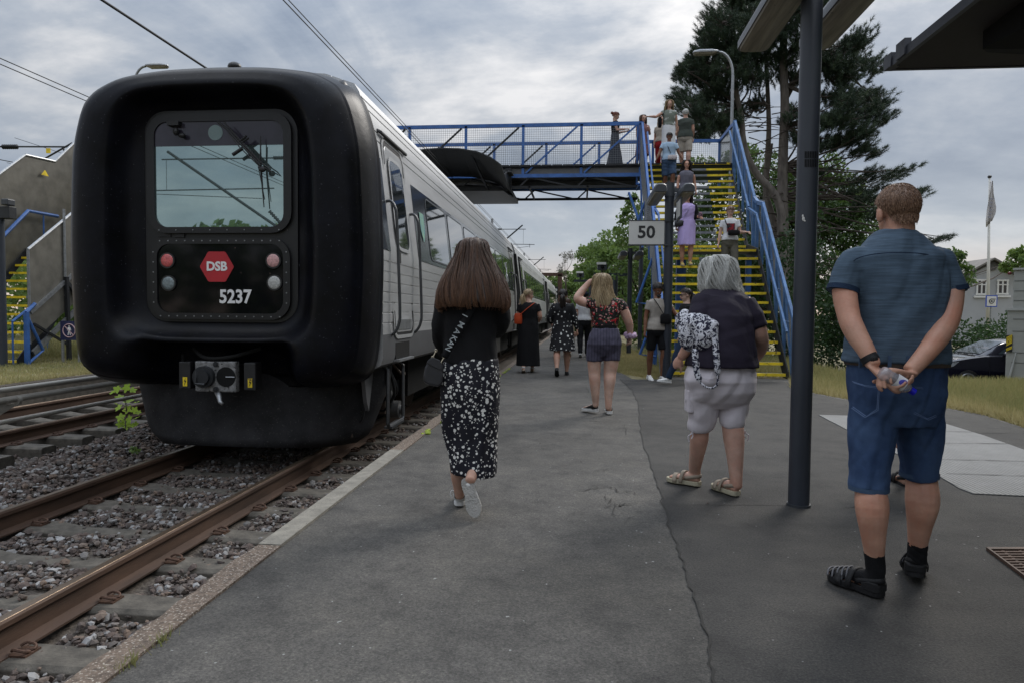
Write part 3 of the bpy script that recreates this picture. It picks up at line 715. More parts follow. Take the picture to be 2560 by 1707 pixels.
CS = [(0.0, 6.500), (.04, 6.49), (.14, 6.45), (.23, 6.38), (.30, 6.295), (.345, 6.245), (.385, 6.222), (.44, 6.212), (.58, 6.208), (.70, 6.215), (.80, 6.235), (.88, 6.28), (.925, 6.325), (.93, 6.338), (.945, 6.345), (.95, 6.36), (.98, 6.44), (1.0, 6.56), (.998, 6.66), (.985, 6.70), (1.0, 6.74), (.985, 6.80)]
mb = MB(); rings = []
for f, y in CS:
    rg = []
    for k in range(NT):
        t_ = 2 * math.pi * (k + .25) / NT; t_ = t_ + .20 * math.sin(4 * t_ + math.pi) * .0; xo, zo = outer_low(t_); xi, zi = inner_pt(t_); g = f
        sh_ = 1 - .036 * min(1, max(0, (6.62 - y) / .35)); xo *= sh_; zo = 2.1 + (zo - 2.1) * sh_
        xx_, zz_ = xi + (xo - xi) * g, zi + (zo - zi) * g
        yc = min(6.80, y + .55 * float((1 - sst(.52, .92, abs(xx_))) * sst(1.02, .80, zz_))) if f > .3 else y
        yy = max(y, yc) + (.0 if f < .5 else .10 * max(0, (zo - 3.3) / .4) * f)
        rg.append((TX + xi + (xo - xi) * g, yy, zi + (zo - zi) * g))
    rings.append(rg)
mb.loft(rings, cap=False); mb.build('front_ring', M_RUBBER, train, smooth=True)
# top corner caps (small dark flexible plates at the upper right corner)
# front door panel with rounded corners
def yrr(mb, x0, x1, z0, z1, r_, y, th, nseg=6, corners=None):
    pts = []
    for cx, cz, a0 in ((x1 - r_, z1 - r_, 0), (x0 + r_, z1 - r_, 90), (x0 + r_, z0 + r_, 180), (x1 - r_, z0 + r_, 270)):
        for k in range(nseg + 1):
            a = rad(a0 + 90 * k / nseg); pts.append((cx + r_ * math.cos(a), cz + r_ * math.sin(a)))
    n = len(pts); V = [(x, y, z) for x, z in pts] + [(x, y + th, z) for x, z in pts]
    mb.add(V, [tuple(range(n))[::-1]] + [(i, (i + 1) % n, n + (i + 1) % n, n + i) for i in range(n)] + [tuple(range(n, 2 * n))])
    return pts
def yring(mb, o, i, y, th):
    A = MB(); a = yrr(A, *o, 0, 0); B = MB(); b = yrr(B, *i, 0, 0); n = len(a)
    V = [(x, y, z) for x, z in a] + [(x, y, z) for x, z in b] + [(x, y + th, z) for x, z in a] + [(x, y + th, z) for x, z in b]
    F = []
    for k in range(n):
        j = (k + 1) % n; F += [(k, n + k, n + j, j), (k, j, 2 * n + j, 2 * n + k), (n + k, 3 * n + k, 3 * n + j, n + j)]
    mb.add(V, F)
cabd = None
mb = MB(); yrr(mb, TX - .795, TX + .795, 1.12, 3.22, .22, 6.485, .12); cabd = mb.build('cab_door', M_CABBLK, train, bevel=.01)
ORG[cabd.name] = ORG['train']
def sub(mb, name, m, **k):
    return mb.build(name, m, cabd, **k)
mb = MB(); yring(mb, (TX - .745, TX + .745, 2.005, 3.175, .20), (TX - .665, TX + .665, 2.065, 3.095, .13), 6.445, .04); sub(mb, 'window_frame', M_CABBLK, smooth=True, angle=40)
M_WIND = mat('windscreen_glass', (.33, .43, .42), .012, metal=.85, var=.1, vs=1.2, spec=.8)
M_WINTOP = mat('windscreen_top_band', (.035, .032, .045), .15, var=.3, vs=3)
mb = MB(); yrr(mb, TX - .667, TX + .667, 2.063, 3.097, .13, 6.462, .01); sub(mb, 'windscreen', M_WIND)
M_LINER = mat('interior_blind', (.30, .36, .36), .35, var=.06, vs=2)
mb = MB(); yrr(mb, TX - .668, TX + .668, 2.86, 3.098, .01, 6.4585, .003); sub(mb, 'header_band', M_WINTOP)
mb = MB(); mb.disc((TX - .03, 6.4565, 2.985), (0, 1, 0), .075, .003, 26); sub(mb, 'round_lamp', mat('frosted_disc', (.17, .24, .24), .4), smooth=True, angle=40)
mb = MB(); yring(mb, (TX - .725, TX + .725, 1.155, 1.955, .19), (TX - .655, TX + .655, 1.215, 1.90, .13), 6.452, .033); sub(mb, 'lower_frame', M_CABBLK, smooth=True, angle=40)
mb = MB(); yrr(mb, TX - .657, TX + .657, 1.213, 1.902, .13, 6.466, .01); sub(mb, 'gloss_panel', M_BLKGLOSS)
mb = MB()
for k in range(15):
    x = TX - .62 + 1.24 * k / 14
    for z in (1.93, 1.185): mb.disc((x, 6.45, z), (0, 1, 0), .007, .006, 7)
    if k % 2 == 0:
        mb.disc((x, 6.443, 2.035), (0, 1, 0), .006, .006, 7)
for k in range(6):
    for x in (TX - .69, TX + .69): mb.disc((x, 6.45, 1.32 + k * .1), (0, 1, 0), .007, .006, 7)
sub(mb, 'rivets', M_STEEL)
mb = MB(); mb.bx(TX - .655, TX - .52, 6.475, 6.487, 1.972, 1.998); mb.bx(TX - .48, TX - .375, 6.47, 6.487, 1.965, 2.002); sub(mb, 'latch', M_BLACK)
def lens(x, z, c, nm, em=0):
    M1 = mat(nm + '_rim', (.02, .02, .02), .4)
    L1 = mat(nm + '_lens', c, .25, var=.35, vs=55, bump=.6, bs=70, spec=.8, emit=(c, em) if em else None)
    mb = MB(); mb.disc((x, 6.458, z), (0, 1, 0), .078, .018, 26); hl = mb.build('headlight', [M1], cabd, smooth=True, angle=40)
    mb = MB(); mb.ell((x, 6.452, z), .066, .014, .066, 22, 8); mb.build('headlight', L1, cabd, smooth=True)
lens(TX - .545, 1.735, (.55, .10, .10), 'red_tail'); lens(TX - .535, 1.51, (.17, .21, .22), 'grey_lamp')
lens(TX + .555, 1.735, (.55, .30, .29), 'pale_red_tail'); lens(TX + .565, 1.52, (.42, .42, .40), 'clear_lamp')
# hexagon logo and number
def yface(mb, pts, y, th=.004):
    n = len(pts); mb.add([(x, y, z) for x, z in pts] + [(x, y + th, z) for x, z in pts], [tuple(range(n)), tuple(range(n, 2 * n))] + [(i, (i + 1) % n, n + (i + 1) % n, n + i) for i in range(n)])
hx, hz_ = TX - .03, 1.675
mb = MB(); hexp = []
for a in range(6):
    c = np.array([math.cos(rad(60 * a)) * .178, math.sin(rad(60 * a)) * .172]); p = np.array([math.cos(rad(60 * a - 60)) * .178, math.sin(rad(60 * a - 60)) * .172]); q = np.array([math.cos(rad(60 * a + 60)) * .178, math.sin(rad(60 * a + 60)) * .172])
    for s_ in (.14, .05): hexp.append(tuple(c + (p - c) * s_))
    for s_ in (.05, .14): hexp.append(tuple(c + (q - c) * s_))
yface(mb, [(hx + a, hz_ + b) for a, b in hexp], 6.459); sub(mb, 'emblem', M_LOGOR)
mb = MB(); text_mb(mb, 'DSB', .122, (hx, 6.457, hz_ - .0), (1, 0, 0), (0, 0, 1), .001, .0045); sub(mb, 'emblem_letters', M_WHITE)
mb = MB(); text_mb(mb, '5237', .185, (TX + .16, 6.457, 1.375), (1, 0, 0), (0, 0, 1), .001, .005, sx=.9); sub(mb, 'train_number', M_WHITE)
# wipers
wp = lambda px, py, y=6.36: onY(px, py, y)
mb = MB()
mb.tube([wp(545, 306), wp(566, 322), wp(652, 415)], .012, 7); mb.tube([wp(560, 306), wp(600, 352), wp(655, 410)], .009, 7); mb.tube([wp(572, 335), wp(600, 370), wp(650, 418)], .006, 6)
mb.tube([wp(598, 355), wp(612, 345), wp(616, 340)], .012, 6); mb.tube([wp(604, 358), wp(622, 346)], .010, 6)
mb.tube([wp(582, 388), wp(606, 372)], .018, 8); sub(mb, 'wiper_arm', M_BLACK, smooth=True, angle=50)
mb = MB(); mb.tube([wp(651, 341, 6.40), wp(652, 420, 6.40), wp(660, 519, 6.40)], [.004, .011, .005], 7)
mb.tube([wp(653, 360, 6.395), wp(646, 420, 6.37), wp(662, 500, 6.395)], .004, 5); mb.tube([wp(645, 418), wp(668, 425), wp(680, 432), wp(670, 420), wp(655, 410)], .007, 6); mb.ell(wp(656, 424), .035, .02, .03); sub(mb, 'wiper_blade', M_BLACK, smooth=True, angle=50)
mb = MB(); mb.ell(wp(440, 330, 6.42), .03, .03, .04, 8, 6); mb.ell(wp(456, 340, 6.42), .035, .03, .025, 8, 6); mb.bx(TX - .50, TX - .38, 6.40, 6.46, 3.05, 3.09); sub(mb, 'washer_nozzle', M_BLACK)
# skirt
sk_o = [(-1.10, -.15), (-.6, -.165), (0, -.17), (.6, -.165), (1.10, -.15), (1.22, -.10), (1.34, .05), (1.42, .25), (1.48, .5), (1.50, .98), (-1.50, .98), (-1.48, .5), (-1.36, .25), (-1.27, .05), (-1.18, -.10)]
mb = MB(); NX = 40; NZ = 14; V = []
for j in range(NZ + 1):
    v = j / NZ
    for i in range(NX + 1):
        u = i / NX * 2 - 1; z = -.16 + 1.15 * v
        hw = float(np.interp(z, [-.16, -.13, -.05, .25, .5, .98], [1.12, 1.19, 1.27, 1.38, 1.46, 1.50])); x = u * hw
        y = 6.86 - .16 * (1 - v) ** 1.4 + .42 * abs(u) ** 4.5 + .12 * u * u
        V.append((TX + x, y, z + .012 * (1 - u * u) * (1 - v) * 0))
F = [(j * (NX + 1) + i, j * (NX + 1) + i + 1, (j + 1) * (NX + 1) + i + 1, (j + 1) * (NX + 1) + i) for j in range(NZ) for i in range(NX)]
mb.add(V, F); ski = mb.build('skirt', M_SKIRT, train, smooth=True)
so = ski.modifiers.new('thick', 'SOLIDIFY'); so.thickness = .03; so.offset = 1
# closing plate behind the ring above the skirt, filling the front
mb = MB(); mb.bx(TX - 1.25, TX + 1.25, 6.80, 6.84, .58, 3.25); mb.build('bulkhead', M_CANBLK, train)
# inner brackets visible under the ring on the right
mb = MB(); mb.prism([(6.35, .86), (6.85, .86), (6.85, .45), (6.6, .5)], 'x', TX + .86, TX + .885); mb.build('bracket', M_CABBLK, train)
# coupler
cp_c = (TX + .02, 6.30, .60)
mb = MB(); mb.bx(TX - .20, TX + .22, 6.34, 6.42, .45, .75); cpl = mb.build('coupler', mat('worn_cast_metal', (.20, .20, .20), .55, metal=.4, var=.45, vs=25, bump=.4, bs=60, specks=(30, .62, (.03, .03, .03))), train, bevel=.012)
ORG[cpl.name] = ORG['train']
mb = MB(); mb.disc((TX - .09, 6.32, .60), (0, 1, 0), .105, .07, 26); mb.disc((TX - .09, 6.28, .60), (0, 1, 0), .075, .05, 22); mb.tube([(TX - .14, 6.27, .66), (TX - .14, 6.24, .54), (TX - .05, 6.25, .53)], .014, 7); mb.build('coupler_cone', M_DARKM, cpl, smooth=True, angle=40)
mb = MB(); mb.disc((TX + .12, 6.345, .60), (0, 1, 0), .098, .015, 26); mb.build('coupler_socket', M_CANBLK, cpl, smooth=True, angle=40)
mb = MB(); mb.tube([(TX + .12, 6.335, .60), (TX + .21, 6.335, .60)], .006, 6); mb.build('socket_pin', M_STEEL, cpl)
for zz_ in (.722, .478):
    mb = MB(); mb.tube([(TX + .02, 6.335, zz_), (TX + .02, 6.325, zz_)], .026, 14); mb.disc((TX + .02, 6.322, zz_), (0, 1, 0), .013, .01, 8); mb.build('bolt', M_DARKM, cpl)
mb = MB(); mb.tube([(TX + .02, 6.36, .45), (TX + .05, 6.34, .40), (TX + .08, 6.30, .36), (TX + .11, 6.29, .34)], [.03, .026, .02, .016], 8); mb.build('coupler_hook', M_STEEL, cpl, smooth=True)
for s_, x0 in ((-1, TX - .33), (1, TX + .34)):
    mb = MB(); mb.bx(x0 - .05, x0 + .07, 6.36, 6.50, .47, .74); mb.build('cable_box', M_BLACK, train, bevel=.01)
    mb = MB(); yface(mb, [(x0 - .005, .50), (x0 + .04, .50), (x0 + .04, .59), (x0 - .005, .59)], 6.354); mb.build('warning_sticker', M_YEL, train)
    mb = MB(); yface(mb, [(x0 + .025, .585), (x0 + .008, .548), (x0 + .020, .548), (x0 + .010, .508), (x0 + .032, .556), (x0 + .018, .556)], 6.351); mb.build('sticker_bolt', M_BLACK, train)
mb = MB(); mb.tube([(TX - .3, 6.5, .86), (TX - .1, 6.36, .78), (TX + .15, 6.36, .79), (TX + .4, 6.5, .87)], .02, 8, smooth=4); mb.tube([(TX - .5, 6.6, .7), (TX - .38, 6.44, .6), (TX - .42, 6.5, .8)], .015, 7, smooth=4); mb.bx(TX - .15, TX + .2, 6.42, 6.9, .5, .7); mb.build('coupler_mount', M_CANBLK, train, smooth=True, angle=40)
# roof antenna knob
mb = MB(); mb.ell((TX + .02, 6.75, 3.72), .07, .07, .05, 12, 6); mb.build('roof_knob', M_CABBLK, train, smooth=True)
# dark triangular plate above the nose corner, right shoulder
mb = MB()
for (c, rr) in (((TX + 1.20, 6.62, 3.36), .16), ((TX + 1.30, 6.60, 3.12), .13)):
    mb.ell(c, .07, .10, rr, 14, 8)
mb.build('corner_pad', M_CABBLK, train, smooth=True)

# --- cars
cars = [(6.82, 21.9), (22.7, 40.6), (41.4, 59.6)]
for y0, y1 in cars: body(y0, y1, train)
mb = MB()
for y0, y1 in ((21.9, 22.7), (40.6, 41.4)):
    q = full_prof(False, .93); n = len(q); mb.add([(x, y0 - .05, z * .97 + .06) for x, z in q] + [(x, y1 + .05, z * .97 + .06) for x, z in q], [(i, (i + 1) % n, n + (i + 1) % n, n + i) for i in range(n)])
mb.build('gangway', M_BLACK, train, smooth=True, angle=30)
for y0, y1 in cars[:]:
    # dark window ribbons both sides
    w0 = y0 + (1.55 if y0 < 10 else 2.6); w1 = y1 - (1.4 if y0 < 40 else 2.2)
    for sd in (1, -1):
        mb = MB(); side_panel(mb, w0, w1, 1.885, 2.82, .006, .0, .02, sd); mb.build('window_band', M_GLASS_D, train)
    y = w0 + .72; k = 0
    while y + 1.25 < w1:
        mb = MB(); side_panel(mb, y, y + 1.32, 1.955, 2.76, .012, .10, .006); wn_ = mb.build('window_pane', M_GLASS_T, train, smooth=False)
        ORG[wn_.name] = ORG['train']
        mb = MB(); side_ring(mb, y - .02, y + 1.34, 1.935, 2.78, .022, .0135, .115); mb.build('frame', mat('window_edge', (.10, .11, .12), .4, metal=.3), wn_)
        y += 1.52; k += 1
def door(y0, y1, first=False):
    mb = MB(); side_panel(mb, y0, y1, 1.02, 3.05, .012, .10, .03); d = mb.build('door', M_DOORS, train, bevel=.006); ORG[d.name] = ORG['train']
    mb = MB(); side_ring(mb, y0 - .05, y1 + .05, .98, 3.10, .045, .010, .14); mb.build('door_seal', M_BLACK, d)
    mb = MB(); side_ring(mb, y0 - .09, y1 + .09, .95, 3.14, .04, .014, .17); mb.build('door_surround', M_DOORS, d)
    c = (y0 + y1) / 2; mb = MB(); side_panel(mb, c - .27, c + .27, 1.96, 2.92, .018, .13, .004); mb.build('door_window', M_GLASS_T, d)
    mb = MB(); side_ring(mb, c - .31, c + .31, 1.92, 2.96, .04, .0195, .165); mb.build('window_frame', M_DOORS, d)
    mb = MB(); side_panel(mb, y0 + .10, y0 + .19, 1.78, 1.90, .016, .01, .004); mb.build('door_button', M_BLACK, d)
    mb = MB(); side_panel(mb, y0 + .08, y1 - .08, 1.05, 1.16, .02, .01, .008); mb.build('step_plate', M_STEEL, d)
    for yy in (y0 - .12, y1 + .14):
        mb = MB(); o = lambda z, d_: (side_x(z) + d_, yy, z)
        mb.tube([o(2.42, .0), o(2.42, .05), o(2.36, .085), o(2.2, .09), o(1.3, .085), o(1.12, .075), o(1.04, .04), o(1.0, .0)], .017, 8, smooth=3); mb.build('grab_handle', mat('handle_grey', (.085, .088, .092), .4, metal=.6), train, smooth=True)
    mb = MB(); mb.tube([(side_x(3.2) + .0, y0 - .12, 3.17), (side_x(3.17) + .035, y0 - .12, 3.15), (side_x(3.17) + .035, y1 + .2, 3.15), (side_x(3.2), y1 + .2, 3.17)], .02, 6); mb.build('rain_gutter', M_BLACK, train)
    mb = MB(); mb.bx(side_x(.85) - .2, side_x(.85) + .003, y0 + .02, y0 + .62, .73, .91); mb.build('step_recess', M_CANBLK, train)
    mb = MB(); mb.bx(side_x(.85) - .02, side_x(.85) + .05, y0 - .0, y0 + .66, .705, .728); mb.build('foot_step', M_STEEL, train)
door(7.28, 8.02, True); door(20.3, 21.05); door(23.75, 24.6); door(39.0, 39.8); door(42.3, 43.1); door(57.6, 58.4)
# first cab side window + greenish shield sticker + vertical black rods by the gangway
mb = MB(); side_panel(mb, 6.84, 7.10, 1.885, 2.86, .006, .0, .02); mb.build('cab_window', M_GLASS_D, train)
mb = MB(); P_ = [(8.62, 2.52), (8.62, 2.30), (8.70, 2.18), (8.74, 2.14), (8.78, 2.18), (8.86, 2.30), (8.86, 2.52)]
n = len(P_); mb.add([(side_x(z) + .016, y, z) for y, z in P_], [tuple(range(n))]); mb.build('sticker', mat('teal_sticker', (.13, .34, .40), .5, var=.3, vs=9, col2=(.24, .42, .30)), train)
for ya in (21.65, 22.95, 40.4, 41.6):
    mb = MB(); mb.tube([(side_x(1.0) + .03, ya, .7), (side_x(1.9) + .05, ya, 1.9), (side_x(3.0) + .05, ya, 3.1)], .05 if ya in (21.65, 40.4) else .03, 8); mb.build('gangway_rod', M_BLACK, train, smooth=True, angle=50)
mb = MB(); c_ = (side_x(2.35), 18.9, 2.35)
for zz_ in (2.18, 2.52):
    mb.tube([(side_x(zz_) + .018, 18.9 + .14 * math.cos(a), zz_ + .11 * math.sin(a)) for a in np.linspace(0, 6.283, 19)], .008, 5)
mb.tube([(side_x(2.2) + .018, 18.78, 2.2), (side_x(2.5) + .018, 19.0, 2.5)], .008, 5); mb.build('bicycle_symbol', M_WHITE, train)
# --- underframe & bogies
mb = MB()
for y0, y1 in ((9.0, 21.6), (23, 40.3), (41.6, 59)):
    mb.bx(TX - 1.25, TX + 1.25, y0, y1, .12, .67)
mb.bx(TX - .6, TX + .6, 7.0, 9.0, .25, .67); mb.build('underframe', M_CANBLK, train)
mb = MB()
for (y, z, w, h, d) in ((11.8, .2, 1.6, .42, 1.40), (13.8, .16, 2.2, .46, 1.42), (16.6, .2, 1.8, .4, 1.40), (26, .15, 9, .48, 1.42), (45, .15, 9, .48, 1.42)):
    mb.bx(TX - d, TX + d, y, y + w, z, z + h)
mb.build('equipment_boxes', mat('underframe_grey', (.045, .043, .042), .6, metal=.2, var=.4, vs=6), train, bevel=.02)
M_WHEEL = mat('wheel_steel', (.10, .075, .06), .5, metal=.5, var=.4, vs=12)
def bogie(yc):
    mb = MB()
    for s in (-1, 1):
        x = TX + s * 1.05
        mb.bx(x - .08, x + .08, yc - 1.7, yc + 1.7, .18, .34)
        for yy in (yc - 1.25, yc + 1.25):
            mb.ell((x + s * .10, yy, .16), .10, .15, .15, 12, 8)
            mb.tube([(x, yy - .25, .34), (x, yy - .25, .6)], .07, 10); mb.tube([(x + s * .06, yy + .28, .3), (x + s * .08, yy + .3, .62)], .025, 8)
        mb.tube([(x + s * .12, yc - .4, .2), (x + s * .12, yc - .2, .65)], .04, 8); mb.tube([(x + s * .14, yc + .4, .15), (x + s * .14, yc + .2, .62)], .03, 8)
    b_ = mb.build('bogie', M_DARKM, train, smooth=True, angle=40); ORG[b_.name] = ORG['train']
    for yy in (yc - 1.25, yc + 1.25):
        for s in (-1, 1):
            x = TX + s * .7525
            mb = MB(); mb.tube([(x - .065, yy, .16), (x - .06, yy, .16), (x + .06, yy, .16), (x + .065, yy, .16)], [.39, .43, .43, .39], 32); mb.tube([(x + s * .06, yy, .16), (x + s * .10, yy, .16)], [.2, .16], 20); mb.build('wheel', M_WHEEL, b_, smooth=True, angle=30)
bogie(9.55); bogie(22.3); bogie(41.0)
# ladder, hoses, cables and boxes under the driver's door
mb = MB(); xs_ = TX + 1.47
mb.tube([(xs_ - .1, 7.28, .70), (xs_, 7.28, .62), (xs_, 7.28, .02), (xs_, 7.32, -.02), (xs_, 7.88, -.02), (xs_, 7.92, .02), (xs_, 7.92, .62), (xs_ - .1, 7.92, .70)], .022, 8)
mb.bx(xs_ - .06, xs_ + .03, 7.34, 7.86, -.045, -.018); mb.build('foot_ladder', MATS['handle_grey'], train, smooth=True, angle=40)
mb = MB()
for k in range(9):
    y = 7.0 + k * .16; mb.tube([(TX + 1.25 - .05 * (k % 3), y, .66), (TX + 1.3, y + .05 * (k % 2), .3), (TX + 1.2, y + .12, .05 + .06 * (k % 3)), (TX + 1.0, y + .2, .1)], .014 + .005 * (k % 2), 6, smooth=4)
mb.build('hoses', M_DARKM, train, smooth=True)
mb = MB(); mb.bx(TX + .75, TX + 1.15, 7.05, 7.22, -.1, .4); mb.bx(TX + .8, TX + 1.2, 8.1, 8.3, .0, .6); mb.tube([(TX + 1.25, 8.12, .66), (TX + 1.38, 8.16, .5), (TX + 1.38, 8.3, .5), (TX + 1.25, 8.34, .66)], .018, 7, smooth=3); mb.build('sand_box', M_WHEEL, train, bevel=.01)
mb = MB(); mb.tube([(TX + 1.18, 8.42, .02), (TX + 1.30, 8.42, .02)], [.11, .11], 16); mb.tube([(TX + 1.30, 8.42, .02), (TX + 1.34, 8.42, .02)], [.06, .05], 12); mb.build('axle_box', mat('axle_grey', (.10, .10, .10), .5, metal=.3, var=.3, vs=15), train, smooth=True, angle=30)
mb = MB(); o = onX(932, 925, side_x(.7)); mb.prism([(6.84, .66), (7.2, .66), (7.02, .2), (6.95, .3)], 'x', TX + 1.30, TX + 1.34); mb.build('side_bracket', M_GROOVE, train)

# ================================================================== OVERHEAD LINE
def wire(x, z, r_, label, y0=-12, y1=150, sag=0.0, x1=None):
    mb = MB(); pts = []
    for y in np.linspace(y0, y1, 28):
        u = ((y + 12) % 54) / 54; pts.append((x, y, z - sag * 4 * u * (1 - u)))
    mb.tube(pts, r_, 6); mb.build('overhead_wire', M_BLKSTEEL, label=label, cat='wire', group='overhead wires of the railway', smooth=True)
wire(TX - .10, 5.03, .008, 'thin overhead wire over the train, lower of its pair'); wire(TX - .12, 5.12, .007, 'thin overhead wire over the train, upper of its pair')
wire(T2X, 6.05, .022, 'single thick overhead wire crossing the upper left sky')
wire(-9.0, 5.11, .008, 'upper wire of the pair at the far left'); wire(-9.0, 5.02, .008, 'lower wire of the pair at the far left')
def mast(xp, y, arms, label, h=7.0):
    t_ = thing('catenary_mast', (xp, y, -.4), label, 'mast', 'overhead line masts')
    mb = MB(); mb.tube([(xp, y, -.4), (xp, y, h)], [.11, .08], 12); mb.build('pole', M_STEEL, t_, smooth=True, angle=40)
    for (x1, z0, z1, zr) in arms:
        s = 1 if x1 > xp else -1
        mb = MB(); mb.tube([(xp, y, z0), (x1 - s * .05, y, z1 + .25)], .045, 8); mb.tube([(xp, y, z1), (x1 + s * .15, y, z1)], .022, 8); mb.tube([(xp + s * .6, y, zr + .1), (x1 + s * .7, y, zr + .06)], .020, 8); mb.tube([(xp + s * 1.0, y, zr - .22), (x1 + s * .35, y, zr - .05)], .012, 6); mb.tube([(x1, y, z1), (x1, y, zr + .08)], .008, 5); mb.tube([(x1 + s * .4, y, zr + .1), (x1 + s * .4, y, zr - .12)], .016, 6)
        mb.build('cantilever', M_DARKM, t_, smooth=True, angle=40)
        for (a, b) in (((xp + s * .25, y, z0 + (z1 - z0) * .12), (xp + s * .75, y, z0 + (z1 + .25 - z0) * .30)), ((xp + s * .2, y, z1), (xp + s * .6, y, z1))):
            a, b = np.array(a), np.array(b); mb = MB()
            mb.tube([a + (b - a) * i / 16 for i in range(17)], [.035 if i % 2 else .065 for i in range(17)], 10); mb.build('insulator', M_BLKSTEEL, t_, smooth=True)
for k, y in enumerate((42, 66, 92)):
    mast(-5.5, y, [(TX, 5.0, 6.35, 5.35)], ['catenary mast and arm nearest behind the train roof', 'catenary mast farther along the train', 'farthest catenary mast over the train'][k])
# left side arm, reaching in from beyond the picture edge over the third track behind the left stairs
Ar = lambda px, py: onY(px, py, 21.5)
t_ = thing('catenary_mast', (Ar(-150, 470)[0], 21.5, 0), 'overhead line arm with ribbed insulators and yellow tag at far left', 'mast', 'overhead line masts')
px0 = Ar(-150, 430)
mb = MB(); mb.tube([(px0[0], 21.5, 0), (px0[0], 21.5, 7)], .12, 12); mb.build('pole', M_STEEL, t_, smooth=True, angle=40)
mb = MB(); mb.tube([Ar(-150, 367), Ar(188, 368)], .028, 8); mb.tube([Ar(-150, 530), Ar(0, 462), Ar(181, 358)], .03, 8); mb.tube([Ar(-60, 388), Ar(80, 416)], .015, 6); mb.tube([Ar(158, 372), Ar(163, 382)], .03, 6); mb.build('cantilever', M_DARKM, t_, smooth=True, angle=40)
for a, b in (((8, 368), (42, 368)), ((2, 463), (44, 440))):
    a, b = Ar(*a), Ar(*b); mb = MB(); mb.tube([a + (b - a) * i / 14 for i in range(15)], [.04 if i % 2 else .085 for i in range(15)], 10); mb.build('insulator', M_BLKSTEEL, t_, smooth=True)
a = Ar(122, 378); mb = MB(); mb.bx(a[0] - .07, a[0] + .07, 21.46, 21.5, a[2] - .08, a[2] + .08); mb.build('tag_plate', M_YEL, t_)
for (p, q, i) in (((0, 334), (260, 420), 0), ((-20, 398), (75, 416), 1), ((-20, 427), (60, 436), 2)):
    mb = MB(); mb.tube([Ar(*p) + (0, .6, 0), Ar(*q) + (0, 1.0, 0)], .008, 5); mb.build('overhead_wire', M_BLKSTEEL, label=['thin wire sloping down behind the left stairs', 'short wire behind the left arm, middle', 'short wire behind the left arm, lowest'][i], cat='wire', group='overhead wires of the railway')
# arm of the line behind the photographer, mirrored in the windscreen (stands at real size over the near track)
mast(-9.1, -8.0, [(-13.3, 3.55, 6.05, 5.0)], 'overhead line mast standing behind the camera')

# ================================================================== FOOTBRIDGE
SXL, SXR = 1.70, 4.08
Y0, Z0, NL, dL, rL = 13.87, .10, 14, .1938, .2045
YU, ZU, NU, dU, rU = 17.39, 2.945, 14, .1546, .189
ZD = 5.40; YB0, YB1 = 19.45, 21.6
BL = -14.35
def stairs(name, x0, x1, dy, label, mirror=False):
    t_ = thing(name, ((x0 + x1) / 2, Y0 + dy, 0), label, 'stairs', 'stairs of the footbridge')
    for i in range(NL + NU):
        lo = i < NL; k = i if lo else i - NL
        y = (Y0 + k * dL if lo else YU + k * dU) + dy; z = (Z0 + k * rL) if lo else (ZU + k * rU)
        dpt = .22 if lo else .19
        allyel = i < 7 or i in (NL - 1, NL, NL + NU - 1)
        if i == NL - 1: dpt = YU - (Y0 + k * dL) + .02
        mb = MB(); mb.bx(x0 + .05, x1 - .05, y + .012, y + dpt, z - .035, z)
        tr = mb.build('tread', M_GRTREAD, t_); ORG[tr.name] = ORG[t_.name]
        xs_ = [(x0 + .05, x1 - .05, M_YEL)] if allyel else ([(x0 + .05, x0 + .75, M_YEL), (x0 + .752, x1 - .60, M_GRTREAD), (x1 - .598, x1 - .05, M_YEL)] if lo else [(x0 + .05, x0 + .45, M_YEL), (x0 + .452, x1 - .72 + .0 * k, M_GRTREAD), (x1 - .718, x1 - .05, M_YEL)])
        if 7 <= i < NL - 1: xs_ = [(x0 + .05, x0 + 1.0, M_YEL), (x0 + 1.002, x0 + 1.55, M_GRTREAD), (x0 + 1.552, x1 - .05, M_YEL)]
        for a, b, m in xs_:
            mb = MB(); mb.bx(a, b, y - .006, y + .011, z - .05, z + .003); mb.bx(a, b, y + .0115, y + .05, z + .0005, z + .004)
            mb.build('nosing', m, tr)
    # stringers
    for x in (x0 + .012, x1 - .012):
        mb = MB()
        mb.prism([(Y0 - .05 + dy, 0), (Y0 + .25 + dy, 0), (YU - .95 + dy, 2.62), (YU + dy, 2.62), (YU + NU * dU + dy, ZD - .12), (YU + NU * dU + dy, ZD + .0), (YU - .02 + dy, ZU + .03), (Y0 + 13 * dL + dy, ZU - .16), (Y0 - .05 + dy, .14)], 'x', x - .012, x + .012); mb.build('stringer', M_DARKM, t_)
    for yy in (YU - .5, ):
        for x in (x0 + .1, x1 - .1):
            mb = MB(); mb.bx(x - .06, x + .06, yy + dy - .06, yy + dy + .06, 0, 2.6); mb.build('support_post', M_BLUE, t_)
    for x in (x0 + .5, x0 + 1.0):
        pass
    return t_
ST = stairs('footbridge_stairs', SXL, SXR, 0, 'yellow edged metal stairs leading up to the bridge from the right platform')
mb = MB()
for x in (2.35, 2.95): mb.bx(x, x + .22, YU - .15, YU + .05, 0, 2.6)
mb.build('support_column', M_BLUE, ST)
ST2 = stairs('footbridge_stairs', -14.3, -12.3, .0, 'yellow and grey stairs with solid steel side panels on the island platform')

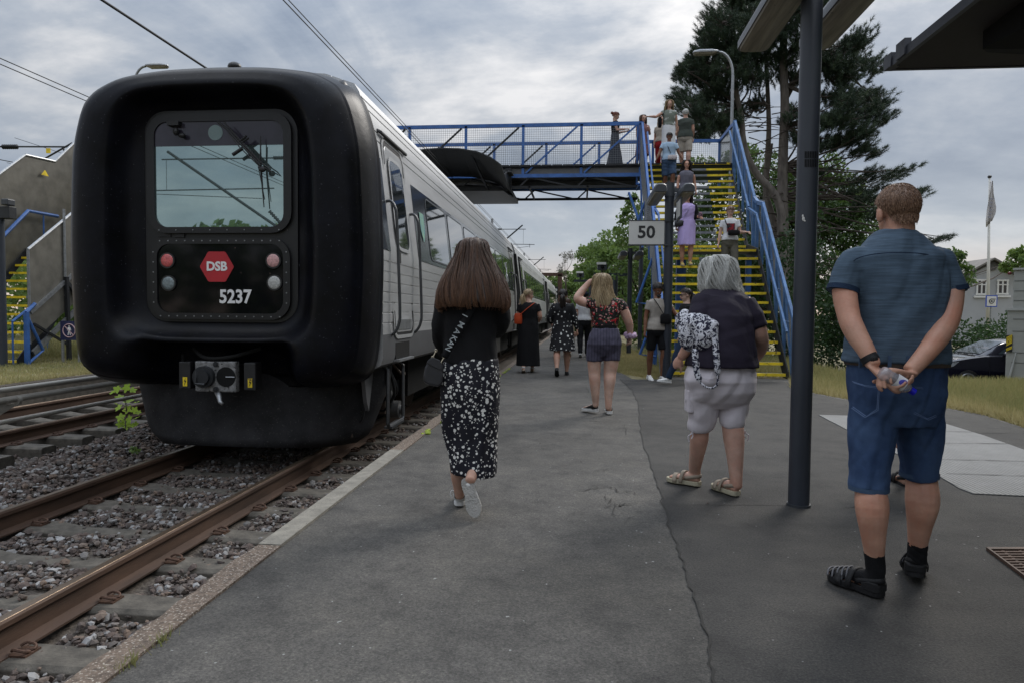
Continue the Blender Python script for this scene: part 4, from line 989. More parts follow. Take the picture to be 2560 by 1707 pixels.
def zline(y):   # nosing line
    if y < Y0 + 13 * dL: return Z0 + (y - Y0) / dL * rL
    if y < YU: return ZU - .19
    return min(ZD, ZU + (y - YU) / dU * rU)
def meshfill(mb, P, step, r_, k=1.0):
    """wire net in the quad P0 P1 (bottom) P3 P2 (top)"""
    a, b, c, d = [np.array(p, float) for p in P]
    n1 = max(2, int(np.linalg.norm(b - a) / step)); n2 = max(2, int(np.linalg.norm(d - a) / step))
    for i in range(1, n1): t = i / n1; mb.beam(a + (b - a) * t, d + (c - d) * t, r_)
    for i in range(1, n2): t = i / n2; mb.beam(a + (d - a) * t, b + (c - b) * t, r_)
def railing(x, side, parent, mt, mat2):
    """blue railing along a flight: lower part, landing step, upper part. side=+1 means outside is +x"""
    h = 1.12
    segs = [(Y0 - .06, Y0 + 12.6 * dL), (YU - .25, YU + 13.4 * dU)]
    for si, (ya, yb) in enumerate(segs):
        za, zb = zline(ya) + (.05 if si else 0), zline(yb)
        if si == 1: za = ZU + .02
        mb = MB()
        mb.beam((x, ya, za + h), (x, yb, zb + h), .055, .075)
        nP = 4 if si == 0 else 4
        for k in range(nP + 1):
            t = k / nP; y = ya + (yb - ya) * t; z = za + (zb - za) * t
            if k in (0,): mb.beam((x, y, max(0, z - .1 if si else 0)), (x, y, z + h), .075, .075, up=(0, 1, 0))
            else: mb.beam((x, y, z - .28), (x, y, z + h), .06, .06, up=(0, 1, 0))
            if k < nP:
                y2 = ya + (yb - ya) * (k + 1) / nP; z2 = za + (zb - za) * (k + 1) / nP
                mb.beam((x, y, z - .1), (x, y2, z2 + h - .04), .035, .035)
        mb.build('rail_frame', mt, parent)
        mb = MB(); meshfill(mb, [(x + side * .05, ya, za + .02), (x + side * .05, yb, zb + .02), (x + side * .05, yb, zb + h), (x + side * .05, ya, za + h)], .045, .007); mb.build('wire_mesh', mat2, parent)
        # inner handrail
        mb = MB(); xi = x - side * .14
        mb.beam((xi, ya - .05, za + .88), (xi, yb, zb + .88), .042, .042)
        for k in range(nP):
            t = (k + .5) / nP; y = ya + (yb - ya) * t; z = za + (zb - za) * t
            mb.tube([(xi, y, z + .86), (xi, y, z + .78), (x, y, z + .74)], .012, 6)
        mb.build('handrail', mt, parent)
    # kink at the landing
    mb = MB(); ya, yb = segs[0][1], segs[1][0]
    mb.beam((x, ya, zline(ya) + h), (x, ya + .5, ZU - .16 + h), .07, .09); mb.beam((x, ya + .5, ZU - .16 + h), (x, yb, ZU + h - .0), .07, .09); mb.beam((x, ya + .5, ZU - .4), (x, ya + .5, ZU - .16 + h), .07, .07, up=(0, 1, 0))
    mb.beam((x - side * .14, ya, zline(ya) + .88), (x - side * .14, yb, ZU + .88), .055, .05)
    mb.build('landing_rail', mt, parent)
    mb = MB(); meshfill(mb, [(x + side * .05, ya, ZU - .1), (x + side * .05, yb, ZU - .1), (x + side * .05, yb, ZU + h), (x + side * .05, ya, ZU - .2 + h)], .045, .007); mb.build('wire_mesh', mat2, parent)
M_NET = mat('net_steel', (.20, .21, .22), .5, metal=.5)
railing(SXR + .06, 1, ST, M_BLUE_L, M_NET); railing(SXL - .06, -1, ST, M_BLUE, M_NET)
# top post row at stair head
for x, s in ((SXR + .06, 1), (SXL - .06, -1)):
    mb = MB(); ye = YU + 13.4 * dU; mb.beam((x, ye, ZD + 1.12), (x, YB0 + .0, ZD + 1.12), .07, .09) if False else None
    mb.beam((x, ye + .02, ZD - .7), (x, ye + .02, ZD + 1.16), .09, .09, up=(0, 1, 0)); 
    if s == -1:
        mb.beam((x - .02, ye - .9, 3.0), (x - .02, ye, ZD - .3), .05); mb.beam((x - .35, ye - .1, ZD - .8), (x - .02, ye - 1.0, 3.4), .05)
        mb.tube([(x - .12, ye, ZD + 1.1), (x - .12, ye + .1, 4.7), (x - .12, ye - .7, 4.7), (x - .12, ye - .4, ZD - .6)], .03, 6)
    mb.build('newel', M_BLUE_L if s == 1 else M_BLUE, ST)
# blue triangular bracing at the outside of the left railing, as in the photo
mb = MB(); x = SXL - .10
for k, (y, z) in enumerate(((14.6, .9), (15.7, 2.0), (17.8, 3.6))):
    mb.tube([(x, y, z + .5), (x - .34, y, z - .5), (x, y, z - .55)], .03, 6); mb.tube([(x, y, z + .5), (x, y, z - .55)], .02, 6)
mb.build('outer_brace', M_BLUE, ST)
# left stairs: solid panels
def zl2(y): return zline(y)
for (x, mm, nm, top) in ((-12.26, M_PANEL, 'side_panel', 2.45), (-14.34, M_PANEL, 'side_panel', 2.5)):
    if x > -13:
        ys_ = [Y0 + .25, YU + .1, YU + 2.1]; q = lambda y: Z0 + (y - Y0) * 1.0
        pts = [(Y0 + .25, .45), (YU + 2.2, 4.2), (YU + 2.2, 6.6), (Y0 + .25, 2.55)]
    else:
        pts = [(Y0 - .6, .3), (Y0 + 13 * dL, 2.5), (YU, 2.6), (YU + 2.2, 4.9), (YU + 2.2, 7.2), (YU + .1, 5.25), (YU - .9, 5.2), (Y0 - .6, 2.6)]
    mb = MB(); mb.prism(pts, 'x', x - .006, x + .006); mb.build(nm, mm, ST2)
    mb = MB(); tp = pts[len(pts) // 2:] if x > -13 else pts[4:]
    tp = tp if x < -13 else [pts[2], pts[3]]
    for a, b in zip(tp[:-1], tp[1:]): mb.tube([(x, a[0], a[1]), (x, b[0], b[1])], .035, 8)
    if x > -13:
        mb.tube([(x, Y0 + .25, 2.55), (x, Y0 + .25, .45)], .03, 8); mb.tube([(x + .03, Y0 + 1.3, 3.6), (x + .03, Y0 + 1.3, 1.55)], .03, 8); mb.beam((x + .03, Y0 + .25, .5 + .65), (x + .03, YU + 2.2, 5.0), .05, .08)
        mb.beam((x + .03, Y0 + .3, .25), (x + .03, YU + 2.2, 4.15), .05, .12)
    mb.build('panel_edge', M_STEEL, ST2, smooth=True, angle=40)
x = -12.2
mb = MB(); mb.beam((x, Y0 + .1, 0), (x, Y0 + .1, 1.15), .08, .08, up=(0, 1, 0)); mb.tube([(x, Y0 + .1, 1.15), (x, Y0 + .35, 1.35)], .04, 6); mb.tube([(x, Y0 + .1, 1.1), (x, Y0 + .55, .3), (x, Y0 + .12, 0.02)], .035, 6); mb.tube([(x - .16, Y0 - .1, .95), (x - .05, Y0 + .25, 1.25)], .03, 6)
mb.tube([(x - .16, Y0 - .1, .95), (x - .16, Y0 - .1, .0)], .02, 6); mb.build('newel', M_BLUE, ST2)
mb = MB(); mb.tube([(-14.2, Y0 - .3, 1.1), (-14.2, Y0 + 13 * dL, 3.75), (-14.2, YU, 3.75)], .045, 8)
for y in (Y0 + .2, Y0 + 1.6, YU - .5): mb.tube([(-14.2, y, zline(y)), (-14.2, y, min(3.7, 1.1 + (y - Y0 + .3) * 1.0))], .02, 6)
mb.build('handrail', M_BLUE, ST2, smooth=True, angle=40)
mb = MB(); x = -12.2
mb.beam((x, Y0 + 1.3, 1.9), (x, Y0 + 2.2, .9), .06); mb.beam((x, Y0 + 1.3, 2.0), (x, Y0 + 1.35, 0), .08, .08, up=(0, 1, 0)); mb.beam((x, Y0 + .3, .9), (x, Y0 + 1.4, .35), .05); mb.beam((x, Y0 + 1.3, 1.9), (x, Y0 + 2.6, 1.0), .05); mb.build('brace', M_DARKM, ST2)
a = onX(110, 435, -14.3); mb = MB(); mb.add([(-14.27, a[1] - .13, a[2] - .05), (-14.27, a[1] + .13, a[2] - .05), (-14.27, a[1], a[2] + .10)], [(0, 1, 2)]); mb.build('warning_triangle', M_YEL, ST2)

# deck
BR = thing('footbridge', (-6, 20.5, 0), 'blue steel footbridge with wire mesh railings crossing over the train', 'footbridge')
mb = MB(); mb.bx(BL, SXR + .05, YB0 + .0, YB1 - .0, ZD - .07, ZD - .001); mb.build('deck', M_DARKM, BR)
mb = MB(); 
for k in range(60):
    x = BL + .3 + k * .3
    if x < SXR: mb.bx(x, x + .28, YB0 - .06, YB0 + .0, ZD - .04, ZD + .012)
mb.build('deck_planks', M_BLKSTEEL, BR)
mb = MB(); mb.bx(BL, SXL - .05, YB0 + .05, YB0 + .12, ZD - .26, ZD - .07); mb.bx(BL, SXL, YB1 - .12, YB1 - .05, ZD - .26, ZD - .07); mb.build('deck_beam', mat('bare_beam', (.12, .12, .12), .5, metal=.5), BR)
mb = MB(); mb.bx(BL, SXL - .05, YB0 - .02, YB0 + .05, ZD - .34, ZD - .24); mb.bx(BL, SXR, YB1 - .05, YB1 + .02, ZD - .34, ZD - .24); mb.build('lower_chord', M_BLUE, BR)
mb = MB(); mb.bx(BL, SXL - .1, YB0, YB0 + .07, ZD - .64, ZD - .57); mb.bx(BL, SXL, YB1 - .07, YB1, ZD - .64, ZD - .57)
px = 1.55; k = 0
while px - 2.75 > BL:
    for yy in (YB0 + .035, YB1 - .035):
        mb.beam((px - .15, yy, ZD - .6), (px - 1.4, yy, ZD - .32), .04); mb.beam((px - 1.4, yy, ZD - .32), (px - 1.7, yy, ZD - .6), .04)
    mb.beam((px - 1.4, YB0, ZD - .6), (px - 1.4, YB1, ZD - .6), .05); px -= 1.64
mb.build('bottom_truss', M_BLKSTEEL, BR)
HT = 1.13
def brail(y, x0, x1, first, parent, dirn):
    mb = MB(); mb.beam((x0, y, ZD + HT), (x1, y, ZD + HT), .06, .10); 
    mb.build('top_chord', M_BLUE, parent)
    x = first; step = 1.64
    while x > x0 + .1:
        mb = MB(); mb.beam((x, y, ZD - .34), (x, y, ZD + HT), .075, .06, up=(0, 1, 0)); x -= step; mb.build('post', M_BLUE, parent)
    x = first
    while x - step > x0:
        mb = MB(); mb.beam((x - .12, y + .03 * dirn, ZD + HT - .06), (x - step + .08, y + .03 * dirn, ZD - .22), .045, .045); mb.build('diagonal', M_BLUE if x > -.5 else M_BLKSTEEL, parent); x -= step
    mb = MB(); meshfill(mb, [(x0, y + .05, ZD + .02), (x1, y + .05, ZD + .02), (x1, y + .05, ZD + HT - .05), (x0, y + .05, ZD + HT - .05)], .062, .0055); mb.build('wire_mesh', M_NET, parent)
brail(YB0 + .03, BL, SXL - .04, 1.60, BR, -1); brail(YB1 - .03, BL, SXR + .1, 1.60 + .55, BR, 1)
mb = MB(); mb.beam((SXR + .08, YB0 + .05, ZD + HT), (SXR + .08, YB1, ZD + HT), .06, .1, up=(0, 0, 1)); mb.beam((SXR + .08, YB1 - .02, ZD - .3), (SXR + .08, YB1 - .02, ZD + HT), .08, up=(0, 1, 0)); mb.build('end_rail', M_BLUE, BR)
mb = MB(); meshfill(mb, [(SXR + .08, YB0 + .1, ZD), (SXR + .08, YB1, ZD), (SXR + .08, YB1, ZD + HT), (SXR + .08, YB0 + .1, ZD + HT)], .062, .006); mb.build('wire_mesh', M_NET, BR)
# spark shield: arched black hood over the track under the bridge
def shield(cx, label):
    t_ = thing('catenary_shield', (cx, 17.3, 4.8), label, 'shield', 'black hoods under the bridge')
    arc = [(-1.55, 5.02), (-1.3, 5.17), (-.9, 5.32), (-.45, 5.40), (0, 5.42), (.45, 5.40), (.9, 5.32), (1.25, 5.17), (1.45, 5.03), (1.52, 4.97)]
    V = [(cx + a, 17.3, b) for a, b in arc] + [(cx + a, YB0 - .1, b - .18) for a, b in arc] + [(cx + a, YB0 - .1, b - .205) for a, b in arc][::-1] + [(cx + a, 17.3, b - .03) for a, b in arc][::-1]
    n = len(arc); mb = MB(); R = [[(cx + a, y, b - dz) for a, b in arc] + [(cx + a, y, b - dz - .03) for a, b in arc][::-1] for y, dz in ((17.3, 0), (YB0 - .1, .30))]
    mb.loft(R); mb.build('front_hood', M_BLKSTEEL, t_)
    R = [[(cx + a, y, b - dz) for a, b in arc] + [(cx + a, y, b - dz - .03) for a, b in arc][::-1] for y, dz in ((YB0 - .1, .40), (21.9, .10))]
    mb = MB(); mb.loft(R); mb.build('rear_hood', M_BLKSTEEL, t_)
    mb = MB(); mb.bx(cx - 1.6, cx + 1.55, YB0 - .1, YB1 + .1, 4.68, 4.78); mb.bx(cx + 1.4, cx + 1.56, YB0 - .14, YB0 + .1, 4.66, 5.3); mb.bx(cx - 1.7, cx - 1.5, YB0 - .14, YB0 + .1, 4.55, 5.3); mb.build('cross_beam', M_BLKSTEEL, t_)
    mb = MB(); mb.prism([(17.9, 4.86), (YB0, 5.28), (YB0, 4.66)], 'x', cx + 1.50, cx + 1.52); mb.bx(cx + 1.35, cx + 1.65, YB0 - .8, YB0 - .2, 5.06, 5.09); mb.build('grey_flap', mat('flap_grey', (.06, .062, .065), .5, metal=.4), t_)
    mb = MB(); mb.beam((cx + .7, 17.6, 5.30), (cx + .9, YB0, 4.7), .05); mb.beam((cx - .7, 17.6, 5.30), (cx - .9, YB0, 4.7), .05); mb.beam((cx + .5, 21.3, 5.0), (cx + .8, 21.8, 4.8), .05); mb.build('strut', M_DARKM, t_)
shield(TX, 'black arched spark shield hanging under the bridge over the train'); shield(T2X, 'second black spark shield over the far track')

# ================================================================== POSTS, LAMPS, SIGNS, CANOPY
def lum(parent, xc, y0, y1, z, w=.235, h=.13, tilt=0.0):
    mb = MB(); n = 16; R = []
    sec = [(-.5, .15), (-.5, .55), (-.42, .85), (-.25, 1.0), (.25, 1.0), (.42, .85), (.5, .55), (.5, .15)]
    for y, s in ((y0, .86), (y0 + .04, 1), (y1 - .04, 1), (y1, .86)):
        R.append([(xc + a * w * s, y, z + b * h * s) for a, b in sec])
    mb.loft(R); hh = mb.build('lamp_housing', M_LAMP, parent, smooth=True, angle=35)
    mb = MB(); sec2 = [(-.47, .17), (-.44, .05), (-.30, -.02), (.30, -.02), (.44, .05), (.47, .17)]; R = []
    for y, s in ((y0 + .03, .9), (y0 + .08, 1), (y1 - .08, 1), (y1 - .03, .9)):
        R.append([(xc + a * w * s, y, z + b * h * s) for a, b in sec2])
    mb.loft(R); mb.build('lamp_diffuser', M_DIFF, parent, smooth=True, angle=35)
def lamp_pole(x, y, top, r_, zl, label, near=False):
    t_ = thing('platform_lamp', (x, y, 0), label, 'lamp post', 'lamp posts along the platform')
    mb = MB(); mb.tube([(x, y, 0), (x, y, top - .12), (x, y, top)], [r_, r_ * .98, r_ * .98], 28); mb.build('post', M_POLE, t_, smooth=True, angle=40)
    mb = MB(); mb.tube([(x, y, 0.001), (x, y, .02)], r_ * 1.12, 24); mb.tube([(x, y, zl + .05), (x, y, zl + .30)], r_ * 1.08, 24); mb.tube([(x, y, top), (x, y, top + .02)], r_ * .8, 20)
    mb.build('bracket', M_LAMP, t_, smooth=True, angle=40)
    for s in (-1, 1): mb = MB(); mb.beam((x + s * r_ * .9, y, zl + .17), (x + s * .26, y, zl + .17), .07, .07); mb.build('lamp_arm', M_LAMP, t_)
    if near: lum(t_, x - .165, y - .85, y + .85, zl); lum(t_, x + .285, y - .85, y + .85, zl)
    else: lum(t_, x - .24, y - .75, y + .75, zl, .22, .17); lum(t_, x + .24, y - .75, y + .75, zl, .22, .17)
    return t_
lp = lamp_pole(1.44, 4.60, 3.62, .0665, 3.24, 'tall dark lamp post nearest the camera with vent slots', True)
mb = MB()
def onpole(px, py, cx=1.44, cy=4.60, r_=.0675):
    ray = RC @ Vector(((px - 1280) / FPX, -(py - 853.5) / FPX, -1)); d = Vector((ray.x, ray.y)); 
    a = d.dot(d); b = -2 * (d.x * cx + d.y * cy); c = cx * cx + cy * cy - r_ * r_; q = b * b - 4 * a * c
    t = (-b - math.sqrt(max(q, 0))) / (2 * a); return np.array((ray.x * t, ray.y * t, CAMZ + ray.z * t))
for row in ((379, 396), (399, 418)):
    for k in range(8):
        px_ = 2013 + k * 4.3; mb.beam(onpole(px_, row[0]), onpole(px_ - .1, row[1]), .0055, .004, up=(0, 1, 0))
mb.build('vent_slots', M_CANBLK, lp)
mb = MB(); mb.ell(onpole(2009, 548), .010, .004, .014, 6, 5); mb.ell(onpole(2007, 541), .006, .004, .010, 6, 5); mb.ell(onpole(2012, 553), .006, .003, .006, 6, 5); mb.build('scuff', M_SIGNW, lp)
lp2 = lamp_pole(1.61, 12.97, 3.64, .085, 3.36, 'slim dark lamp post at the stair foot carrying the white number sign')
lp3 = lamp_pole(1.50, 21.4, 3.2, .07, 2.95, 'dark lamp post behind the stair foot, third from camera')
lp4 = lamp_pole(1.52, 29.8, 3.2, .07, 3.1, 'dark lamp post along the hedge, fourth from camera')
# double sided display under the lamp
tS = thing('hanging_sign', (1.74, 12.7, 2.9), 'narrow double sided sign hanging edge-on under the lamp', 'sign')
mb = MB(); mb.bx(1.735, 1.765, 12.4, 12.95, 2.95, 3.32); mb.build('frame', M_LAMP, tS, bevel=.005); mb = MB(); mb.bx(1.729, 1.734, 12.44, 12.91, 2.99, 3.28); mb.build('sign_face', M_SIGNW, tS)
# 50 sign
tS = thing('track_sign', (1.3, 12.85, 2.4), 'white sign reading 50 strapped to the slim lamp post', 'sign')
a, b = onY(1572, 612, 12.88), onY(1661, 553, 12.88)
mb = MB(); mb.bx(a[0], b[0], 12.865, 12.90, a[2], b[2]); mb.build('sign_plate', M_SIGNW, tS, bevel=.004)
mb = MB(); yc_ = 12.858
mb.bx(a[0] - .012, b[0] + .012, 12.86, 12.905, b[2], b[2] + .012); mb.build('sign_rim', M_LAMP, tS); mb = MB(); mb.bx(a[0] - .012, b[0] + .012, 12.86, 12.905, a[2] - .02, a[2]); 
mb.build('sign_rim', M_LAMP, tS)
for z in (a[2] - .01, b[2]): mb = MB(); mb.tube([(1.61, 12.97, z - .012), (1.61, 12.97, z + .012)], .092, 24); mb.bx(b[0] - .05, 1.61, 12.87, 12.90, z - .012, z + .012); mb.build('sign_clamp', M_LAMP, tS)
mb = MB(); text_mb(mb, '50', .31, ((a[0] + b[0]) / 2 - .005, 12.8625, (a[2] + b[2]) / 2 + .0), (1, 0, 0), (0, 0, 1), .001, .009, sx=1.04); mb.build('sign_lettering', M_SIGNK, tS)
# plain post behind the sign
p = G(1599, 874); tP = thing('dark_post', (p[0], p[1], 0), 'plain dark post behind the number sign by the grass', 'post'); mb = MB(); mb.tube([(p[0], p[1], 0), (p[0], p[1], 3.6)], .075, 16); mb.build('post', M_POLE, tP, smooth=True, angle=40); mb = MB(); mb.tube([(p[0], p[1], 3.6), (p[0], p[1], 3.64)], [.08, .05], 16); mb.build('post_cap', M_LAMP, tP)
# camera posts farther on
def campost(x, y, z, label):
    t_ = thing('camera_post', (x, y, 0), label, 'camera post', 'camera posts along the hedge')
    mb = MB(); mb.tube([(x, y, 0), (x, y, z)], .09, 12); mb.build('post', M_POLE, t_, smooth=True, angle=40)
    mb = MB(); mb.bx(x - .9, x + .9, y - .05, y + .05, z - .12, z); mb.build('crossbar', M_POLE, t_)
    mb = MB(); mb.bx(x - .75, x - .35, y - .3, y + .1, z + .12, z + .38); mb.tube([(x - .55, y, z), (x - .55, y, z + .14)], .04, 8); mb.build('camera', M_LAMP, t_, bevel=.03)
    mb = MB(); mb.bx(x - .78, x - .40, y - .36, y - .2, z + .34, z + .44); mb.build('camera_hood', M_SIGNW, t_)
    mb = MB(); mb.ell((x - .55, y - .32, z + .25), .08, .05, .08, 10, 6); mb.build('lens', M_CANBLK, t_, smooth=True)
p = onY(1538, 684, 29.0); campost(p[0], 29.0, p[2], 'camera post with pale hood in front of the leafy hedge')
p = onY(1476, 700, 38.0); campost(p[0], 38.0, p[2], 'smaller camera post farther down the platform')
# portal frame far
t_ = thing('track_gantry', (-.5, 74, 0), 'brown steel portal frame at the far end of the tracks', 'gantry')
a, b = onY(1400, 687, 74), onY(1399, 800, 74); mb = MB(); mb.beam((a[0], 74, -.3), (a[0], 74, a[2]), .45, up=(0, 1, 0)); mb.build('column', M_RUST_D, t_); mb = MB(); mb.beam((a[0] + .3, 74, a[2]), (-9, 74, a[2]), .45, .35); mb.build('crossbeam', M_RUST_D, t_)
# signal
t_ = thing('signal', (-1.0, 60, 0), 'small signal with pale lights beyond the train', 'signal'); a = onY(1390, 732, 60)
mb = MB(); mb.bx(a[0] - .2, a[0] + .2, 59.9, 60.1, a[2] - .5, a[2] + .5); mb.build('signal_head', M_BLACK, t_); mb = MB(); mb.disc((a[0], 59.88, a[2] + .22), (0, 1, 0), .12, .03, 14); mb.disc((a[0], 59.88, a[2] - .12), (0, 1, 0), .12, .03, 14); mb.build('signal_lamp', M_SIGNW, t_); mb = MB(); mb.tube([(a[0], 60.02, 0), (a[0], 60.02, a[2] - .5)], .07, 8); mb.build('post', M_STEEL, t_)
# street lamps
def street(px, ptop, hx, hy, Y, label, y_base=0, sgn=1):
    a = onY(px, ptop + 18, Y); e = onY(hx, hy, Y); m_ = onY(px, ptop + 60, Y)
    t_ = thing('street_lamp', (a[0], Y, y_base), label, 'street lamp', 'curved grey street lamps'); mb = MB()
    s = 1 if e[0] > a[0] else -1
    mb.tube([(a[0], Y, y_base), (a[0], Y, m_[2] - 1.5), (a[0], Y, m_[2])], [.07, .05, .045], 10)
    q = [(a[0], Y, m_[2])]; W_ = abs(e[0] - a[0]) * .35; H_ = (e[2] - m_[2])
    for k in range(1, 9): an = k / 8 * math.pi / 2; q.append((a[0] + s * W_ * (1 - math.cos(an)), Y, m_[2] + H_ * math.sin(an)))
    mb.tube(q, .04, 10); mb.build('post', M_STEEL, t_, smooth=True, angle=50)
    x1, x2 = a[0] + s * W_, e[0]; zc_ = e[2]; R = []
    for f, hh in ((0, .35), (.06, .75), (.3, 1), (.75, 1), (.95, .7), (1, .3)):
        xx = x1 + (x2 - x1) * f; R.append([(xx, Y + c * .14 * hh, zc_ + d * .09 * hh) for c, d in ((-1, -.2), (-1, .3), (-.5, .9), (.5, .9), (1, .3), (1, -.2))])
    mb = MB(); mb.loft(R); mb.build('lamp_head', M_STEEL, t_, smooth=True, angle=50)
    R = []
    for f, hh in ((.12, .5), (.2, 1), (.9, 1), (.96, .5)):
        xx = x1 + (x2 - x1) * f; R.append([(xx, Y + c * .125, zc_ + .0 + d * .09 * hh) for c, d in ((-1, -.15), (1, -.15), (.8, -.8), (-.8, -.8))])
    mb = MB(); mb.loft(R); mb.build('lamp_glass', M_DIFF, t_, smooth=True, angle=50)
street(1833, 130, 1732, 133, 22.4, 'grey street lamp behind the stair head, arm bent left'); street(334, 163, 420, 165, 22.4, 'grey street lamp showing above the train roof')
# canopy (top right)
CX0, CY1, CZ = 2.02, 4.90, 2.90
t_ = thing('shelter_roof', (3.5, 3, 0), 'dark flat shelter roof jutting in at the top right', 'shelter')
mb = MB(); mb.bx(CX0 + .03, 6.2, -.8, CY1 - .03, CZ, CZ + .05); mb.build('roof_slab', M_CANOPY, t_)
mb = MB(); mb.bx(CX0, CX0 + .028, -.8, CY1, CZ - .005, CZ + .052); mb.bx(CX0 + .03, 6.2, CY1 - .028, CY1, CZ - .005, CZ + .051)
a = onX(2262, 130, CX0); mb.bx(CX0 - .012, CX0 + .03, a[1] - .02, a[1] + .10, CZ, CZ + .10); mb.bx(CX0 - .008, CX0 + .05, CY1 - .10, CY1 + .006, CZ - .004, CZ + .085); mb.build('fascia', M_FASC, t_)
mb = MB(); R = []
for (y, x0_, zb) in ((CY1 - .15, 3.4, .02), (CY1 - .45, 2.42, .06), (CY1 - .62, 2.30, .10), (CY1 - 1.0, 2.28, .14), (CY1 - 1.25, 2.5, .10)):
    R.append([(x0_, y, CZ), (x0_, y, CZ - zb), (6.1, y, CZ - zb - .1), (6.1, y, CZ)])
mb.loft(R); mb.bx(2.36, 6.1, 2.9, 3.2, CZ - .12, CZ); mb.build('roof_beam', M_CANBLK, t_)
mb = MB(); mb.tube([(5.6, 4.0, 0), (5.6, 4.0, CZ)], .06, 12); mb.tube([(5.6, 0, 0), (5.6, 0, CZ)], .06, 12); mb.build('roof_post', M_POLE, t_)
# no-pedestrian sign at left
a, b = onY(153, 850, 14.6), onY(197, 803, 14.6); t_ = thing('prohibition_sign', ((a[0] + b[0]) / 2, 14.6, 0), 'dark blue no pedestrians sign on two posts', 'sign')
mb = MB(); mb.bx(a[0], b[0], 14.58, 14.6, a[2], b[2]); mb.build('sign_plate', M_NAVY, t_)
cx_, cz_ = (a[0] + b[0]) / 2, (a[2] + b[2]) / 2; rr_ = (b[0] - a[0]) * .34
mb = MB(); mb.tube([(cx_ + rr_ * math.cos(q), 14.57, cz_ + rr_ * math.sin(q)) for q in np.linspace(0, 6.2832, 33)], .011, 6); mb.build('ring', M_PINK, t_)
mb = MB(); mb.beam((cx_ - rr_ * .7, 14.566, cz_ + rr_ * .7), (cx_ + rr_ * .7, 14.566, cz_ - rr_ * .7), .014); mb.build('slash', M_PINK, t_)
mb = MB(); S_ = rr_ / .16
mb.ell((cx_, 14.572, cz_ + .105 * S_), .018 * S_, .004, .02 * S_, 10, 6)
yface(mb, [(cx_ + p_ * S_, cz_ + q_ * S_) for p_, q_ in ((-.035, .08), (.035, .08), (.055, 0), (.04, -.005), (.025, .04), (.022, -.02), (.045, -.11), (.022, -.115), (0, -.03), (-.022, -.115), (-.045, -.11), (-.022, -.02), (-.025, .04), (-.04, -.005), (-.055, 0))], 14.572, .003); mb.build('walking_figure', M_WHITE, t_)
mb = MB()
for x in (a[0] + .02, b[0] - .02): mb.tube([(x, 14.62, -.02), (x, 14.62, b[2])], .03, 8)
mb.build('sign_posts', M_STEEL, t_)
# dark post with boxes at the left picture edge
p = onY(2, 660, 13.4); t_ = thing('dark_post', (p[0], 13.4, 0), 'dark post with grey boxes at the left picture edge', 'post'); mb = MB(); mb.tube([(p[0] - .02, 13.4, 0), (p[0] - .02, 13.4, 3.2)], .10, 16); mb.build('post', M_POLE, t_, smooth=True, angle=40)
a, b = onY(6, 548, 13.4), onY(32, 518, 13.4); a2, b2 = onY(6, 546, 13.4), onY(30, 501, 13.4)
mb = MB(); mb.bx(a[0], b[0], 13.3, 13.5, a[2], b[2]); mb.build('switch_box', M_DARKM, t_, bevel=.01); mb = MB(); mb.bx(a[0] + .1, b[0] + .02, 13.25, 13.45, b[2] + .02, b[2] + .15); mb.build('loudspeaker', M_LAMP, t_, bevel=.02)
# ================================================================== VEGETATION
def leafcloud(mb, C, R_, n, size, rng, hue=0.0, flat=1.0):
    """n small leaves in an uneven ellipsoidal clump round C"""
    d = rng.normal(size=(n, 3)); d /= np.linalg.norm(d, axis=1)[:, None]
    rr = rng.rand(n) ** .45
    P = np.asarray(C) + d * rr[:, None] * np.asarray(R_)
    a = rng.normal(size=(n, 3)); a /= np.linalg.norm(a, axis=1)[:, None]
    b = np.cross(a, rng.normal(size=(n, 3))); b /= np.linalg.norm(b, axis=1)[:, None]
    s = size * (.6 + .8 * rng.rand(n))[:, None]
    V = np.stack([P - a * s * .6, P + b * s * .36, P + a * s * .6, P - b * s * .36], 1).reshape(-1, 3)
    r = np.repeat(np.clip(.42 + hue + rng.normal(0, .18, n), 0, 1), 4)
    mb.add(V, np.arange(4 * n).reshape(-1, 4), r)
def tree(name, base, clumps, trunk_r, label, m=M_LEAF, size=.13, dens=260, group=None, seed=1, cat='tree', crook=.2):
    rng = np.random.RandomState(seed); base = np.array(base, float)
    t_ = thing(name, base, label, cat, group)
    cl = [(np.array(c, float), r) for c, r in clumps]
    top = max(c[2] for c, r in cl); cen = np.mean([c for c, r in cl], 0)
    mb = MB(); pts = [base, base + (cen - base) * .3 * np.array((.3, .3, 1)) , base + (cen - base) * np.array((.8, .8, .7)), np.array((cen[0], cen[1], top - .3))]
    mb.tube(pts, [trunk_r, trunk_r * .8, trunk_r * .5, trunk_r * .12], 9, smooth=4); mb.build('trunk', M_BARK, t_, smooth=True)
    mb = MB()
    for c, r in cl:
        f = .25 + .5 * rng.rand(); s = base + (np.array((cen[0], cen[1], top)) - base) * f; mid = (s + c) / 2 + rng.normal(0, crook, 3)
        mb.tube([s, mid, c], [trunk_r * .3, trunk_r * .2, trunk_r * .05], 5, smooth=3)
    mb.build('limbs', M_BARKD, t_)
    mb = MB()
    for c, r in cl:
        h = rng.normal(0, .10); v = r ** 1.8
        leafcloud(mb, c, (r, r, r * .8), int(dens * v), size, rng, h)
        for _ in range(int(5 + 5 * r)):
            d = rng.normal(size=3); d /= np.linalg.norm(d); q = c + d * r * (.75 + .35 * rng.rand()) * np.array((1, 1, .85))
            leafcloud(mb, q, (r * .32,) * 3, int(dens * v * .10) + 8, size, rng, h + rng.normal(0, .12))
    mb.build('crown', m, t_)
    return t_
rg = np.random.RandomState(11)
def px_clumps(pts, Y, jit=.5):
    """clump list (px, py, radius_px, dy)"""
    out = []
    for px, py, rp, dy in pts:
        p = onY(px, py, Y + dy); out.append((p, rp * (Y + dy) / FPX))
    return out
